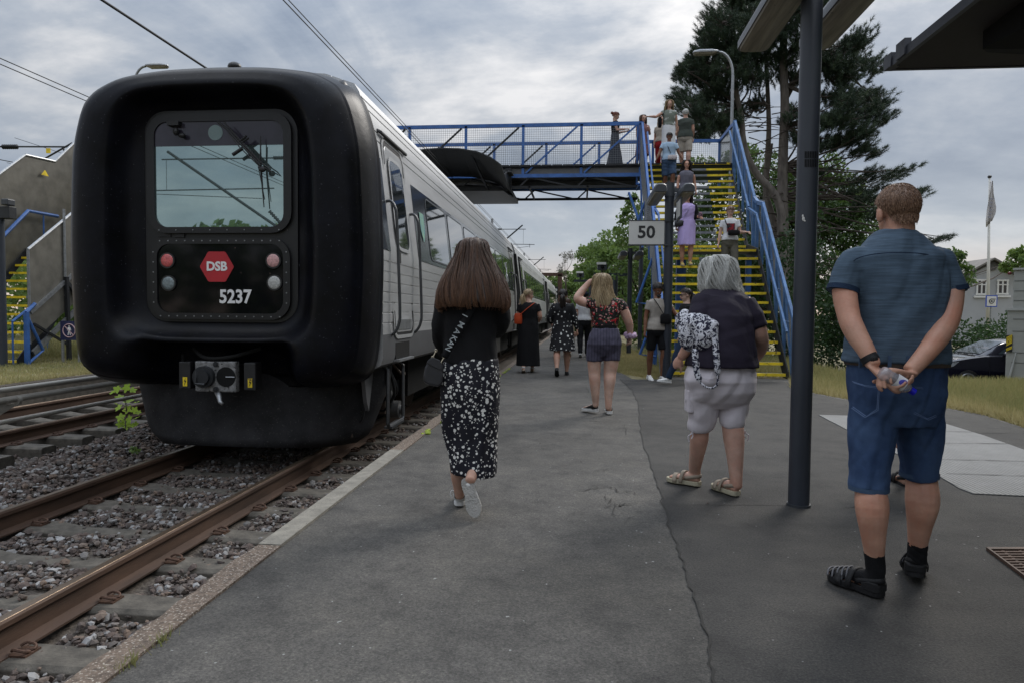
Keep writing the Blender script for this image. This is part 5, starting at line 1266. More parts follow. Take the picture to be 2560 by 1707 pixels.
# leafy trees between the stairs and the platform end
tree('deciduous_tree', (2.6, 27.5, 0), px_clumps([(1590, 520, 30, 0), (1600, 560, 38, .5), (1560, 590, 34, 0), (1610, 620, 42, 0), (1650, 600, 45, 1), (1570, 650, 42, -.3), (1620, 690, 48, 0), (1590, 740, 46, 0), (1650, 760, 50, 0), (1575, 500, 16, 0), (1556, 545, 18, 0), (1700, 640, 60, 1.5), (1720, 740, 60, 1), (1690, 690, 60, 0), (1640, 810, 45, 0), (1590, 800, 42, 0)], 27), .16, 'tall leafy tree rising behind the white number sign', size=.115, dens=620, seed=2, group='leafy trees beside the platform')
tree('deciduous_tree', (2.9, 34, 0), px_clumps([(1530, 632, 22, 0), (1545, 650, 34, 0), (1515, 660, 28, 0), (1560, 690, 36, 0), (1520, 700, 36, 0), (1540, 740, 40, 0), (1515, 770, 32, 0), (1570, 770, 36, 0), (1535, 800, 30, 0), (1500, 640, 12, 0)], 34), .14, 'leafy tree left of the number sign, second in the row', size=.13, dens=600, seed=3, group='leafy trees beside the platform')
for i, (Y, X, h) in enumerate(((42, 2.6, 5.9), (51, 2.3, 6.3), (61, 2.1, 6.7), (73, 1.7, 7.2), (88, 1.0, 8.2), (108, -.6, 8.8), (132, -3.5, 9.6), (160, -8.5, 10.2))):
    cl = []; 
    for k in range(15):
        z = .5 + (h - 1.2) * rg.rand(); wd_ = 2.0 * (1 - .45 * (z / h) ** 2) * (1.0 if Y < 100 else 1.8); cl.append(((X + rg.normal(0, .55) * wd_, Y + rg.normal(0, 1.2), z), .9 + .5 * rg.rand()))
    cl += [((X - 1.2, Y, .8), 1.0), ((X - .9, Y - .6, 2.4), 1.0), ((X + 1.2, Y, 1.4), 1.2), ((X, Y, h - .7), .8)]
    tree('deciduous_tree', (X, Y, 0), cl, .14, ['leafy tree beyond the camera posts, third in the row', 'leafy tree fourth in the platform row', 'leafy tree fifth in the platform row', 'leafy tree sixth in the platform row', 'leafy tree seventh in the platform row', 'far leafy tree next to last before the gantry', 'distant leafy tree at the end of the row', 'hazy far tree closing the track view'][i], size=.15 + .03 * i, dens=int(420 / (1 + .25 * i)), seed=20 + i, group='leafy trees beside the platform')
# sparse birch on the skyline
p = onY(1420, 700, 95)
tree('bare_birch', (p[0], 95, 0), px_clumps([(1420, 645, 16, 0), (1410, 640, 12, 0), (1432, 638, 12, 0), (1402, 668, 12, 0), (1396, 680, 10, 0)], 95), .15, 'thin grey birch poking above the far tree line', m=leafmat('grey_leaves', [(0, (.10, .10, .09)), (.5, (.16, .16, .14)), (1, (.25, .24, .21))]), size=.16, dens=90, seed=40)
# far-off wood left behind stairs and on the horizon
def wood(name, X0, X1, Y, h, label, seed, m=M_LEAF, size=.3, n=26, dens=60, z0=-1):
    rng = np.random.RandomState(seed); mb = MB()
    for k in range(n):
        x = X0 + (X1 - X0) * (k + rng.rand()) / n
        for z in np.arange(z0 + 1, h, 1.6):
            r = 1.5 + rng.rand(); leafcloud(mb, (x + rng.normal(0, .8), Y + rng.normal(0, 1.5), z * (.8 + .35 * rng.rand())), (r, r, r * .8), int(dens * r * r), size, rng, rng.normal(0, .12))
    mb.build(name, m, label=label, kind='stuff')
wood('far_wood', -32, -13.5, 28, 4.2, 'green bushes seen through the left stairs', 5, size=.22, n=16, dens=110)
wood('far_wood', -60, 30, -55, 9, 'unseen wood added behind the camera for dark reflections in the train front', 9, size=.8, n=34, dens=16)  # added out of view so the gloss panel of the train mirrors something dark
wood('far_wood', -70, -10, 150, 9, 'distant wood behind the railway', 6, size=.6, n=30, dens=30)
wood('far_wood', 12, 120, 130, 7, 'distant wood on the right horizon', 7, size=.6, n=34, dens=24, m=M_LEAFD)
# hedge and dark shrubs to the right, one thing each
def shrub(name, x0, x1, y, h, label, seed, m=M_LEAFD, z0=-.9, size=.10, dens=330, cat='shrub', group='dark shrubs behind the grass'):
    rng = np.random.RandomState(seed); cl = []
    for k in range(int((x1 - x0) * 1.3) + 2):
        for z in np.arange(.5, h, .9):
            cl.append(((x0 + (x1 - x0) * rng.rand(), y + rng.normal(0, .5), z0 + z + rng.normal(0, .15)), .75 + .25 * rng.rand()))
    return tree(name, ((x0 + x1) / 2, y, z0), cl, .08, label, m=m, size=size, dens=dens, seed=seed, cat=cat, group=group)
shrub('shrub', 4.4, 7.2, 22.0, 3.7, 'dark ivy-like shrub right behind the stair foot', 51, z0=-.1)
shrub('shrub', 7.0, 10.2, 22.8, 3.1, 'dark bush between lamp post and the man in blue', 52, z0=-.4)
shrub('shrub', 10.0, 13.4, 27.8, 3.4, 'dark bush right of the man in blue, behind the car', 53)
shrub('shrub', 13.2, 16.6, 28.6, 2.3, 'rounded hedge bush behind the dark car', 54)
shrub('shrub', 16.4, 20.5, 29.2, 2.3, 'hedge bush below the grey house windows', 55)
shrub('shrub', 2.0, 4.6, 25.5, 3.4, 'green shrub seen through the stair treads', 56, m=M_LEAF, z0=-.1)
tree('deciduous_tree', (9.0, 32, -.5), px_clumps([(1870, 420, 60, 2), (1910, 470, 60, 2), (1990, 450, 55, 2), (2060, 440, 55, 2), (2110, 470, 50, 2), (2150, 520, 50, 1), (2000, 530, 70, 1), (1900, 560, 70, 1), (2080, 580, 70, 1), (2150, 600, 60, 0), (2180, 680, 55, 0), (1930, 650, 80, 0), (2050, 680, 80, 0), (1850, 640, 60, 0), (1860, 720, 70, 0), (2380, 640, 26, -2), (2400, 690, 34, -2), (2200, 620, 45, 0), (1780, 600, 60, 2), (1960, 600, 80, 1), (1830, 440, 50, 2), (2040, 510, 60, 2), (2100, 520, 60, 1), (1960, 520, 60, 1), (1850, 800, 60, -2), (2210, 740, 50, -1), (2120, 750, 70, 0), (1990, 780, 80, 0), (1770, 690, 60, 1), (1750, 520, 50, 2), (1820, 500, 60, 2), (1740, 430, 42, 2)], 32), .2, 'broad leafy tree growing behind the tall pine', m=leafmat('mid_leaves', [(0, (.022, .05, .012)), (.5, (.045, .09, .022)), (1, (.10, .16, .035))]), size=.14, dens=560, seed=61)
tree('deciduous_tree', (19, 60, -1), px_clumps([(2545, 650, 26, 0), (2570, 640, 30, 0), (2520, 665, 18, 0)], 60), .15, 'small tree behind the house roof', size=.3, dens=120, seed=62)
# trees beyond the right edge of the picture (mirrored in the carriage windows)
RT = tree('deciduous_tree', (15, 6, -.9), [((15 + rg.normal(0, 1.4), 6 + rg.normal(0, 2.2), 1.0 + 11 * rg.rand()), 1.6 + .7 * rg.rand()) for _ in range(30)], .2, 'leafy tree standing out of view to the right', size=.36, dens=45, seed=63, group='trees out of view at the right')
for k, (x, y) in enumerate(((17, 0), (16, 11), (18, -6), (19, 15.5))): copy_tree(RT, (x, y, -.9), 'leafy tree standing out of view to the right', rotz=k * 1.3)

# ---- the big pine
PY = 27.0
PB = onY(1905, 868, PY); pine = thing('pine_tree', (PB[0], PY, -.6), 'tall dark pine with several pale trunks behind the stairs', 'tree')
rgp = np.random.RandomState(5)
def ptrunk(pts, r0, r1, dy=0):
    P = [onY(a, b, PY + dy) for a, b in pts]; P[0][2] = min(P[0][2], -.6) if pts[0][1] > 840 else P[0][2]
    mb = MB(); mb.tube(P, list(np.linspace(r0, r1, len(P))), 12, smooth=5); V = mb.verts(); 
    mb.build('trunk', M_BARK, pine, smooth=True)
ptrunk([(1958, 880), (1958, 700), (1957, 600), (1956, 480), (1958, 380), (1962, 260), (1958, 140), (1962, 20), (1970, -120), (1975, -260)], .26, .08)
ptrunk([(1957, 590), (1950, 520), (1930, 478), (1895, 440), (1872, 400), (1858, 350), (1854, 300), (1842, 240), (1830, 170), (1826, 90), (1832, -20), (1850, -120)], .16, .06, -.3)
ptrunk([(1950, 600), (1930, 540), (1915, 480), (1918, 400), (1922, 330), (1920, 250), (1915, 160), (1905, 60), (1900, -60)], .14, .05, .8)
ptrunk([(1975, 700), (1945, 600), (1910, 560), (1916, 460), (1930, 360)], .13, .05, 1.0)
ptrunk([(1962, 250), (2000, 180), (2040, 110), (2090, 60), (2130, -10)], .12, .03, .4)
# foliage clusters traced from the outline: (px, py, rx, ry)
PF = [(1690, 240, 30, 16), (1720, 262, 34, 16), (1745, 250, 30, 18), (1760, 160, 42, 34), (1735, 150, 28, 22), (1790, 120, 40, 34), (1770, 80, 30, 24), (1800, 60, 36, 30), (1820, 100, 40, 30), (1840, 40, 45, 34), (1850, -10, 50, 34), (1780, 200, 50, 30), (1830, 170, 48, 30), (1800, 230, 52, 24), (1760, 290, 46, 26), (1800, 310, 46, 22), (1750, 330, 34, 18), (1850, 120, 46, 34), (1890, 60, 46, 40), (1890, 130, 44, 26), (1900, 0, 50, 40), (1940, 60, 50, 40), (1950, 140, 46, 26), (1880, 190, 40, 20), (1960, -30, 60, 50), (1990, 100, 40, 26), (2010, 40, 46, 34), (2060, 0, 50, 30), (2050, 70, 40, 20), (1975, 190, 36, 18),
      (2075, 150, 40, 24), (2110, 130, 34, 26), (2130, 110, 26, 26), (2150, 100, 20, 22), (2165, 150, 28, 22), (2140, 180, 30, 22), (2185, 170, 20, 18), (2100, 190, 36, 20), (2090, 240, 42, 22), (2130, 250, 34, 24), (2165, 235, 28, 22), (2185, 255, 24, 16), (2205, 290, 22, 14), (2160, 290, 40, 20), (2110, 300, 46, 20), (2200, 265, 18, 12), (2070, 300, 34, 18), (2130, 340, 44, 18), (2170, 330, 30, 16), (2090, 350, 40, 16), (2150, 370, 28, 14), (2060, 360, 30, 16), (2185, 380, 14, 10),
      (2040, 430, 30, 12), (2190, 430, 30, 14), (2230, 440, 30, 14), (2260, 425, 22, 10), (2150, 450, 30, 12), (2200, 470, 34, 14), (2170, 500, 34, 14), (2290, 490, 20, 14), (2305, 480, 12, 10), (2240, 500, 26, 12), (2130, 480, 30, 12), (2210, 530, 34, 16), (2270, 520, 22, 10), (2340, 600, 14, 6), (2362, 594, 10, 5), (1990, 270, 30, 14), (2010, 330, 30, 14), (1890, 260, 30, 14), (1830, 280, 30, 12), (1720, 190, 22, 14), (1700, 170, 12, 8)]
mbn = MB(); mbb = MB()
trunkpts = [(1958, 300), (1862, 330), (1846, 250), (1962, 200), (1920, 250), (1960, 120), (1835, 150), (1905, 60), (1960, 400), (1968, 0), (2040, 110), (1958, 480)]
def needles(mb, P, D, n, ln, rng, hue):
    """spray of needles round shoot tips P with shoot direction D"""
    k = len(P); Pn = np.repeat(P, n, 0); Dn = np.repeat(D, n, 0)
    t = rng.rand(k * n)[:, None]; Pn = Pn - Dn * t * .22
    d = Dn * .75 + rng.normal(0, .55, (k * n, 3)); d /= np.linalg.norm(d, axis=1)[:, None]
    s = np.cross(d, rng.normal(size=(k * n, 3))); s /= np.linalg.norm(s, axis=1)[:, None]; L_ = ln * (.7 + .5 * rng.rand(k * n))[:, None]
    V = np.stack([Pn - s * .0058, Pn + s * .0058, Pn + d * L_], 1).reshape(-1, 3)
    r = np.repeat(np.clip(np.repeat(hue, n) + rng.normal(0, .15, k * n), 0, 1), 3); mb.add(V, np.arange(3 * k * n).reshape(-1, 3), r)
PF2 = [(px + rgp.normal(0, rx * .5), py + rgp.normal(0, ry * .5), rx * .8, ry * .8) for px, py, rx, ry in PF if 100 < px < 2220 and py < 400]
for (px, py, rx, ry) in PF + PF2:
    dy = rgp.normal(0, .9); c = onY(px, py, PY + dy); sx, sz = rx * PY / FPX, ry * PY / FPX
    j = min(trunkpts, key=lambda q: math.hypot(q[0] - px, (q[1] - py - 30)) + rgp.rand() * 60); s = onY(j[0], j[1] + 15, PY)
    mid = (s + c) / 2 + np.array((0, 0, -.15)) + rgp.normal(0, .15, 3)
    mbb.tube([s, mid, c], [.045, .03, .012], 5, smooth=3)
    k = int(44 * (rx / 30) * (ry / 18)) + 12
    ph = rgp.rand(k) * 6.283; rr = np.sqrt(rgp.rand(k)) * 1.0
    P = np.stack([c[0] + np.cos(ph) * rr * sx, c[1] + rgp.normal(0, .45, k), c[2] + np.sin(ph) * rr * sz], 1)
    D = np.stack([(P[:, 0] - s[0]) * .3 + np.cos(ph) * .35, rgp.normal(0, .35, k), .55 + .3 * rgp.rand(k)], 1); D /= np.linalg.norm(D, axis=1)[:, None]
    for q in range(0, k, 3):
        mbb.tube([c + (P[q] - c) * .15, (c + P[q]) / 2 - (0, 0, .08), P[q]], [.014, .010, .006], 4)
    needles(mbn, P, D, 62, .155, rgp, rgp.rand(k) * .7 + .1)
for _ in range(75):   # dead fine twigs on the bare lower part
    a = onY(1955 + rgp.normal(0, 12), 420 + 380 * rgp.rand(), PY); s = 1 if rgp.rand() < .6 else -1; l_ = .8 + 2.6 * rgp.rand()
    b = a + np.array((s * l_, rgp.normal(0, .8), rgp.normal(.1, .3))); mid = (a + b) / 2 + np.array((0, 0, .25 * rgp.rand())); mbb.tube([a, mid, b], [.03, .018, .006], 4, smooth=3)
    e = mid + np.array((s * .5, .2, rgp.normal(0, .5))); mbb.tube([mid, e], [.010, .004], 4)
for k in range(26):
    a = onY(1860 + 70 * rgp.rand(), 250 + 160 * rgp.rand(), PY); s = rgp.choice((-1, 1)); b = a + np.array((s * (.6 + 1.5 * rgp.rand()), rgp.normal(0, .5), .3 * rgp.normal())); mbb.tube([a, (a + b) / 2 + (0, 0, .12), b], [.022, .014, .005], 4, smooth=3)
mbb.build('branches', M_BARKD, pine); mbn.build('needles', M_NEEDLE, pine)
print('needle tris', sum(len(f) for f in mbn.F))

# ---- maple sapling by the track
p = G(310, 1072, -.36); t_ = thing('maple_sapling', (p[0], p[1], -.36), 'bright green maple sapling growing beside the ballast heap', 'sapling')
dS = 8.6; sp_ = lambda px, py, o=0: W(px, py, float((Matrix(CM).inverted() @ Vector(p)).z * -1) + o)
mb = MB(); mb.tube([sp_(314, 1072), sp_(316, 1020), sp_(310, 980), sp_(312, 962)], [.010, .008, .006, .003], 6); 
rgl = np.random.RandomState(9); LV = [(292, 972, 22), (316, 968, 24), (332, 974, 18), (300, 992, 22), (322, 1000, 24), (342, 1004, 14), (296, 1018, 20), (318, 1022, 22), (336, 1024, 18), (302, 1042, 22), (322, 1048, 24), (340, 1044, 20), (300, 1060, 18), (318, 1064, 18), (338, 1060, 16), (308, 1054, 20), (280, 980, 14), (290, 1008, 14), (346, 1030, 14), (330, 1062, 16)]
mbl = MB()
for (a, b, s) in LV:
    c = sp_(a, b, rgl.normal(0, .05)); sz_ = s * .0052 * .62
    mb.tube([sp_(315, b + 8), c], [.004, .002], 4)
    nrm = np.array(Vector((0, -.75, .66))) + rgl.normal(0, .4, 3); nrm /= np.linalg.norm(nrm); u = np.cross(nrm, (0, 0, 1)); u /= np.linalg.norm(u); v = np.cross(nrm, u)
    pts = []; rot = rgl.rand() * 6
    for k in range(20):
        an = 2 * math.pi * k / 20; rr = (1.0 if k % 4 == 0 else .55 if k % 4 == 2 else .78); pts.append(c + (u * math.cos(an + rot) + v * math.sin(an + rot)) * rr * sz_ + nrm * .012 * (rr - .7))
    mbl.add([c] + pts, [(0, i + 1, (i + 1) % 20 + 1) for i in range(20)], float(np.clip(.5 + rgl.normal(0, .25), 0, 1)))
mb.build('stem', M_BARKD, t_); mbl.build('leaves', M_LEAFY, t_)
rw = np.random.RandomState(4)
for (px, py) in ((338, 1134), (334, 1128)):
    q = G(px, py, -.3); mb = MB(); leafcloud(mb, q + (0, 0, .03), (.05, .05, .03), 30, .03, rw, .1); mb.build('weed', M_LEAF, label='tiny weed among the ballast stones', kind='stuff')

# ================================================================== HOUSE, FLAG, CAR, TRUCK
HY = 62.0
hp = lambda px, py: onY(px, py, HY)
gl, gr, pk = hp(2402, 692), hp(2560, 700), hp(2481, 650)
gr = np.array((2 * pk[0] - gl[0], HY, gl[2])); zb = -1.0
M_HWALL = mat('grey_render', (.36, .37, .385), .9, var=.06, vs=.6); M_ROOF = mat('slate_roof', (.10, .095, .095), .85, var=.3, vs=1.5, bump=.4, bs=12); M_ROOFL = mat('light_roof', (.17, .155, .14), .85, var=.2, vs=2)
t_ = thing('grey_house', (pk[0], HY, zb), 'pale grey gabled house with white cross-barred windows', 'house')
mb = MB(); mb.prism([(gl[0], zb), (gr[0], zb), (gr[0], gr[2]), (pk[0], pk[2] - .1), (gl[0], gl[2])], 'y', HY, HY + 8); mb.bx(gl[0] - 6, gr[0] + 10, HY + 4, HY + 12, zb, gl[2] - .3); mb.build('wall', M_HWALL, t_)
mb = MB()
e = .35
for s, g in ((1, gr), (-1, gl)):
    d = np.array((g[0] - pk[0], 0, g[2] - pk[2])); d /= np.linalg.norm(d); q = g + d * .5; nn = np.array((-d[2], 0, d[0])) * (-s) * .14 * -1
    up_ = np.array((0, 0, .16)); mb.add([pk + (0, -e, 0), q + (0, -e, 0), q + (0, 8, 0), pk + (0, 8, 0), pk + (0, -e, .16), q + (0, -e, .16), q + (0, 8, .16), pk + (0, 8, .16)], [(0, 1, 2, 3), (4, 5, 6, 7), (0, 1, 5, 4), (1, 2, 6, 5), (2, 3, 7, 6), (3, 0, 4, 7)])
mb.build('gable_roof', M_ROOFL, t_)
mb = MB(); zr0, zr1 = hp(2410, 705)[2], hp(2410, 658)[2]; mb.prism([(HY + 3.4, zr0), (HY + 8, zr1 + .6), (HY + 12.6, zr0)], 'x', gl[0] - 7, gr[0] + 11); mb.build('main_roof', M_ROOF, t_)
mb = MB()
for k in range(22):
    for s in (-1, 1):
        g = gr if s == 1 else gl; q = pk + (g - pk) * (k + .5) / 22; mb.bx(q[0] - .06, q[0] + .06, HY - .06, HY + .0, q[2] - .28, q[2] - .12)
mb.build('dentil_trim', M_ROOF, t_)
for (a, b, c, d) in ((2441, 736, 2465, 701), (2493, 735, 2518, 702)):
    A, B = hp(a, b), hp(c, d); mb = MB(); mb.bx(A[0], B[0], HY - .05, HY + .02, A[2], B[2]); w_ = mb.build('window', mat('window_dark', (.03, .032, .035), .15, var=.2), t_)
    mb = MB(); th_ = .13
    for (x0, x1) in ((A[0] - .06, A[0] + .07), (B[0] - .07, B[0] + .06), ((A[0] + B[0]) / 2 - .055, (A[0] + B[0]) / 2 + .055)): mb.bx(x0, x1, HY - .10, HY - .045, A[2], B[2])
    hgt = B[2] - A[2]
    for (z0, z1) in ((A[2] - .08, A[2] + .06), (B[2] - .06, B[2] + .08), (A[2] + hgt * .64, A[2] + hgt * .64 + .09)): mb.bx(A[0] - .1, B[0] + .1, HY - .104, HY - .044, z0, z1)
    mb.bx(A[0] - .25, B[0] + .25, HY - .16, HY - .02, A[2] - .3, A[2] - .14); mb.build('frame', mat('house_white', (.70, .70, .69), .5, var=.03), w_)
a = hp(2480, 667); mb = MB(); mb.disc((a[0], HY - .04, a[2]), (0, 1, 0), .36, .06, 16); mb.build('round_vent', M_ROOF, t_)
# neighbour roofs to the left
t_ = thing('far_house', (gl[0] - 10, HY + 22, -1), 'low dark roofed house behind the man in the blue shirt', 'house')
mb = MB(); A = onY(2215, 700, HY + 22); B = onY(2420, 655, HY + 22); mb.bx(A[0], B[0], HY + 22, HY + 30, -1, A[2]); mb.build('wall', M_HWALL, t_); mb = MB(); mb.prism([(HY + 21.4, A[2] - .2), (HY + 26, B[2]), (HY + 30.6, A[2] - .2)], 'x', A[0] - .5, B[0] + .5); mb.build('roof', M_ROOF, t_)
# flag pole
FY = 46.0; fp_ = lambda px, py: onY(px, py, FY)
a, b = fp_(2473, 760), fp_(2474, 446); t_ = thing('flag_pole', (a[0], FY, -1), 'white flag pole with a limp pale pennant', 'flag pole')
mb = MB(); mb.tube([(a[0], FY, -1), (b[0], FY, b[2])], [.11, .055], 12); mb.build('pole', mat('pole_white', (.55, .54, .50), .45, var=.05), t_, smooth=True); mb = MB(); mb.ell((b[0], FY, b[2] + .08), .12, .12, .10, 12, 6); mb.build('finial', M_BLACK, t_, smooth=True)
fl = [((2474, 455), (2476, 455)), ((2470, 480), (2480, 478)), ((2468, 505), (2484, 500)), ((2466, 530), (2485, 520)), ((2463, 552), (2483, 535)), ((2461, 570), (2477, 552))]
mb = MB(); R = []
for l_, r_ in fl:
    A, B = fp_(*l_), fp_(*r_); n = 9; ring = []
    for k in range(n): q = A + (B - A) * k / (n - 1); q[1] = FY - .15 + .12 * math.sin(k * 1.9 + l_[1] * .05); ring.append(q)
    R.append(ring)
mb.loft(R, cap=False, closed=False); fo = mb.build('pennant', mat('flag_cloth', (.52, .50, .50), .8, var=.1, vs=1.5), t_, smooth=True); so = fo.modifiers.new('thick', 'SOLIDIFY'); so.thickness = .012
mb = MB(); 
for k in range(6): q = fp_(2472 - k * 1.2, 500 + k * 9); mb.bx(q[0] - .09, q[0] + .09, FY - .33, FY - .32, q[2] - .07, q[2] + .05)
mb.build('pennant_print', mat('flag_print', (.24, .24, .28), .8), t_)
# attraction sign
SY = 40.0; A, B = onY(2464, 768, SY), onY(2494, 739, SY); t_ = thing('landmark_sign', ((A[0] + B[0]) / 2, SY, -1), 'square blue framed sign with a black spiral symbol', 'sign')
mb = MB(); mb.bx(A[0], B[0], SY, SY + .03, A[2], B[2]); mb.build('sign_plate', mat('sign_blue', (.03, .08, .42), .5), t_); s_ = B[0] - A[0]
mb = MB(); mb.bx(A[0] + s_ * .09, B[0] - s_ * .09, SY - .01, SY + .0, A[2] + s_ * .09, B[2] - s_ * .09); mb.build('sign_face', M_SIGNW, t_)
cx_, cz_ = (A[0] + B[0]) / 2, (A[2] + B[2]) / 2; mb = MB()
mb.tube([(cx_ + s_ * .32, SY - .02, cz_ + s_ * .2)] + [(cx_ + s_ * .20 * math.cos(q), SY - .02, cz_ + s_ * .20 * math.sin(q)) for q in np.linspace(1.5, 5.2, 16)] + [(cx_ + s_ * .22, SY - .02, cz_ - s_ * .02), (cx_ + s_ * .2, SY - .02, cz_ + s_ * .1)], s_ * .035, 6)
mb.disc((cx_, SY - .02, cz_), (0, 1, 0), s_ * .08, .01, 14); mb.build('spiral_symbol', M_SIGNK, t_); mb = MB(); mb.tube([(cx_, SY + .06, -1), (cx_, SY + .06, B[2])], .04, 8); mb.build('sign_post', M_STEEL, t_)
# ---- dark hatchback
CY = 21.6
cpx = lambda px, py: onY(px, py, CY)
c0 = cpx(2352, 905); gz = -.945; t_ = thing('parked_car', (c0[0] + 2, CY + .85, gz), 'dark blue hatchback parked behind the grass, nose to the left', 'car')
X0 = c0[0]; s = 1.0
side = [(0, .38), (.02, .62), (.10, .78), (.35, .90), (.85, 1.02), (1.25, 1.10), (1.55, 1.28), (1.95, 1.46), (2.35, 1.52), (2.9, 1.52), (3.4, 1.44), (3.75, 1.25), (3.93, 1.02), (3.97, .7), (3.95, .38), (3.45, .26), (3.4, .26)]
M_CARP = mat('car_paint', (.010, .010, .022), .22, metal=.2, var=.1, coat=.8, spec=.5); M_CGL = mat('car_glass', (.03, .05, .06), .05, spec=1.0, var=.1)
low = [(0, .30), (0, .40), (.02, .62), (.10, .78), (.35, .90), (.85, 1.0), (1.25, 1.06), (3.7, 1.1), (3.93, 1.0), (3.97, .7), (3.95, .3), (3.48, .24)] + [(3.12 + .34 * math.cos(q), .30 + .34 * math.sin(q)) for q in np.linspace(0, math.pi, 11)][0:] + [(2.7, .22), (1.2, .22)] + [(.78 + .34 * math.cos(q), .30 + .34 * math.sin(q)) for q in np.linspace(0, math.pi, 11)] + [(.3, .26)]
def cprism(mb, pts, y0, y1, ins=0.0):
    cz = np.mean([p[1] for p in pts]); R = []
    for y, k in ((y0, ins), (y0 + .06, 0), (y1 - .06, 0), (y1, ins)):
        R.append([(X0 + a * s, CY + y, gz + b * (1 - k * .04)) for a, b in pts])
    mb.loft(R)
mb = MB(); cprism(mb, low, 0, 1.70, 1); mb.build('car_body', M_CARP, t_, smooth=True, angle=30)
mb = MB(); R = []
cab = [(1.1, 1.05), (1.5, 1.27), (1.9, 1.44), (2.35, 1.51), (2.9, 1.51), (3.4, 1.42), (3.75, 1.08)]
for y, k in ((.05, 1), (.22, .25), (.30, 0), (1.40, 0), (1.48, .25), (1.65, 1)):
    R.append([(X0 + a, CY + y, gz + (1.05 + (b - 1.05) * (1 - k * .96) if k == 1 else b - .05 * k)) for a, b in cab])
mb.loft(R); mb.build('cabin', M_CARP, t_, smooth=True, angle=40)
mb = MB(); wn2 = [(1.62, 1.10), (2.0, 1.36), (2.35, 1.43), (2.42, 1.11)]; wn3 = [(2.47, 1.11), (2.42, 1.43), (2.9, 1.43), (3.2, 1.36), (3.3, 1.12)]
for wv_ in (wn2, wn3): mb.add([(X0 + a, CY + .02 + (b - 1.05) * .42, gz + b) for a, b in wv_], [tuple(range(len(wv_)))])
mb.build('side_window', M_CGL, t_)
mb = MB(); mb.add([(X0 + 1.16, CY + .12, gz + 1.10), (X0 + 1.16, CY + 1.55, gz + 1.10), (X0 + 1.88, CY + 1.40, gz + 1.455), (X0 + 1.88, CY + .30, gz + 1.455)], [(0, 1, 2, 3)]); mb.build('windscreen', mat('car_windscreen', (.25, .27, .29), .1, metal=.8), t_)
mb = MB(); mb.prism([(X0 + .03, gz + .70), (X0 + .30, gz + .83), (X0 + .52, gz + .86), (X0 + .36, gz + .72), (X0 + .12, gz + .64)], 'y', CY - .012, CY + .3); mb.build('headlight', mat('car_lamp', (.5, .52, .55), .15, metal=.5), t_)
mb = MB(); mb.ell((X0 + 1.78, CY - .10, gz + 1.10), .11, .09, .07, 12, 8); mb.bx(X0 + 1.74, X0 + 1.82, CY - .08, CY + .06, gz + 1.05, gz + 1.09); mb.build('mirror', M_CARP, t_, smooth=True)
mb = MB(); mb.bx(X0 + 2.05, X0 + 2.28, CY - .02, CY + .0, gz + .93, gz + .97); mb.bx(X0 + 1.38, X0 + 1.39, CY - .003, CY + .01, gz + .3, gz + 1.0); mb.bx(X0 + 2.43, X0 + 2.44, CY - .003, CY + .01, gz + .3, gz + 1.05); mb.build('door_handle', M_BLACK, t_)
for wx in (.78, 3.12):
    mb = MB(); c = (X0 + wx, CY + .08, gz + .30); mb.tube([(c[0], CY - .0, c[2]), (c[0], CY + .02, c[2]), (c[0], CY + .18, c[2]), (c[0], CY + .2, c[2])], [.27, .30, .30, .27], 28); wh = mb.build('wheel', M_BLACK, t_, smooth=True, angle=40)
    mb = MB()
    ring = [(c[0] + .205 * math.cos(q), CY - .012, c[2] + .205 * math.sin(q)) for q in np.linspace(0, 6.2832, 29)]; mb.tube(ring, .018, 6)
    for k in range(5):
        q = k * 1.2566 + .3; mb.beam((c[0], CY - .014, c[2]), (c[0] + .2 * math.cos(q), CY - .014, c[2] + .2 * math.sin(q)), .045, .016, up=(0, 1, 0))
    mb.disc((c[0], CY - .018, c[2]), (0, 1, 0), .04, .02, 12); mb.build('rim', mat('alloy', (.55, .56, .58), .3, metal=.8), wh, smooth=True, angle=40)
# ---- grey truck body
TRK0 = set(bpy.data.objects)
KY = 19.0; kp = lambda px, py: onY(px, py, KY); A, B = kp(2512, 955), kp(2522, 676)
A_trk = A.copy(); M_TRK = mat('truck_grey', (.34, .345, .325), .55, var=.08, vs=2, stretch=(1, 1, 3)); t_ = thing('box_truck', (A[0] + 1.2, KY, -.945), 'pale grey box truck tail at the right picture edge', 'truck'); TRK_T = t_
zt, zm, zbm = kp(2522, 676)[2], kp(2520, 774)[2], kp(2512, 950)[2]; xl = A[0]
mb = MB(); mb.bx(xl + .1, xl + 2.6, KY + .02, KY + 6, zm, zt); mb.bx(xl, xl + 2.6, KY, KY + 6, zbm, zm - .02); mb.build('cargo_box', M_TRK, t_, bevel=.02)
mb = MB(); 
for py in (703, 728, 752, 798, 828, 880, 905): z = kp(2530, py)[2]; mb.bx(xl + .12, xl + 2.6, KY + (.012 if z > zm else -.008), KY + .03, z - .008, z + .008)
mb.build('panel_seam', mat('seam_grey', (.12, .125, .12), .6), t_)
mb = MB(); mb.bx(xl + .08, xl + 2.62, KY - .03, KY + .1, zt, zt + .05); mb.bx(xl - .02, xl + 2.6, KY - .04, KY + .05, zm - .03, zm + .03); mb.tube([kp(2537, 880) - (0, .06, 0), kp(2522, 945) - (0, .06, 0)], [.012, .04], 6); mb.build('trim', mat('truck_trim', (.40, .41, .40), .5), t_)
a, b = kp(2514, 879), kp(2530, 838); mb = MB(); mb.bx(a[0], b[0], KY - .03, KY - .005, a[2], b[2]); mp_ = mb.build('marker_board', M_BLACK, t_)
mb = MB(); hh = b[2] - a[2]; ww = b[0] - a[0]
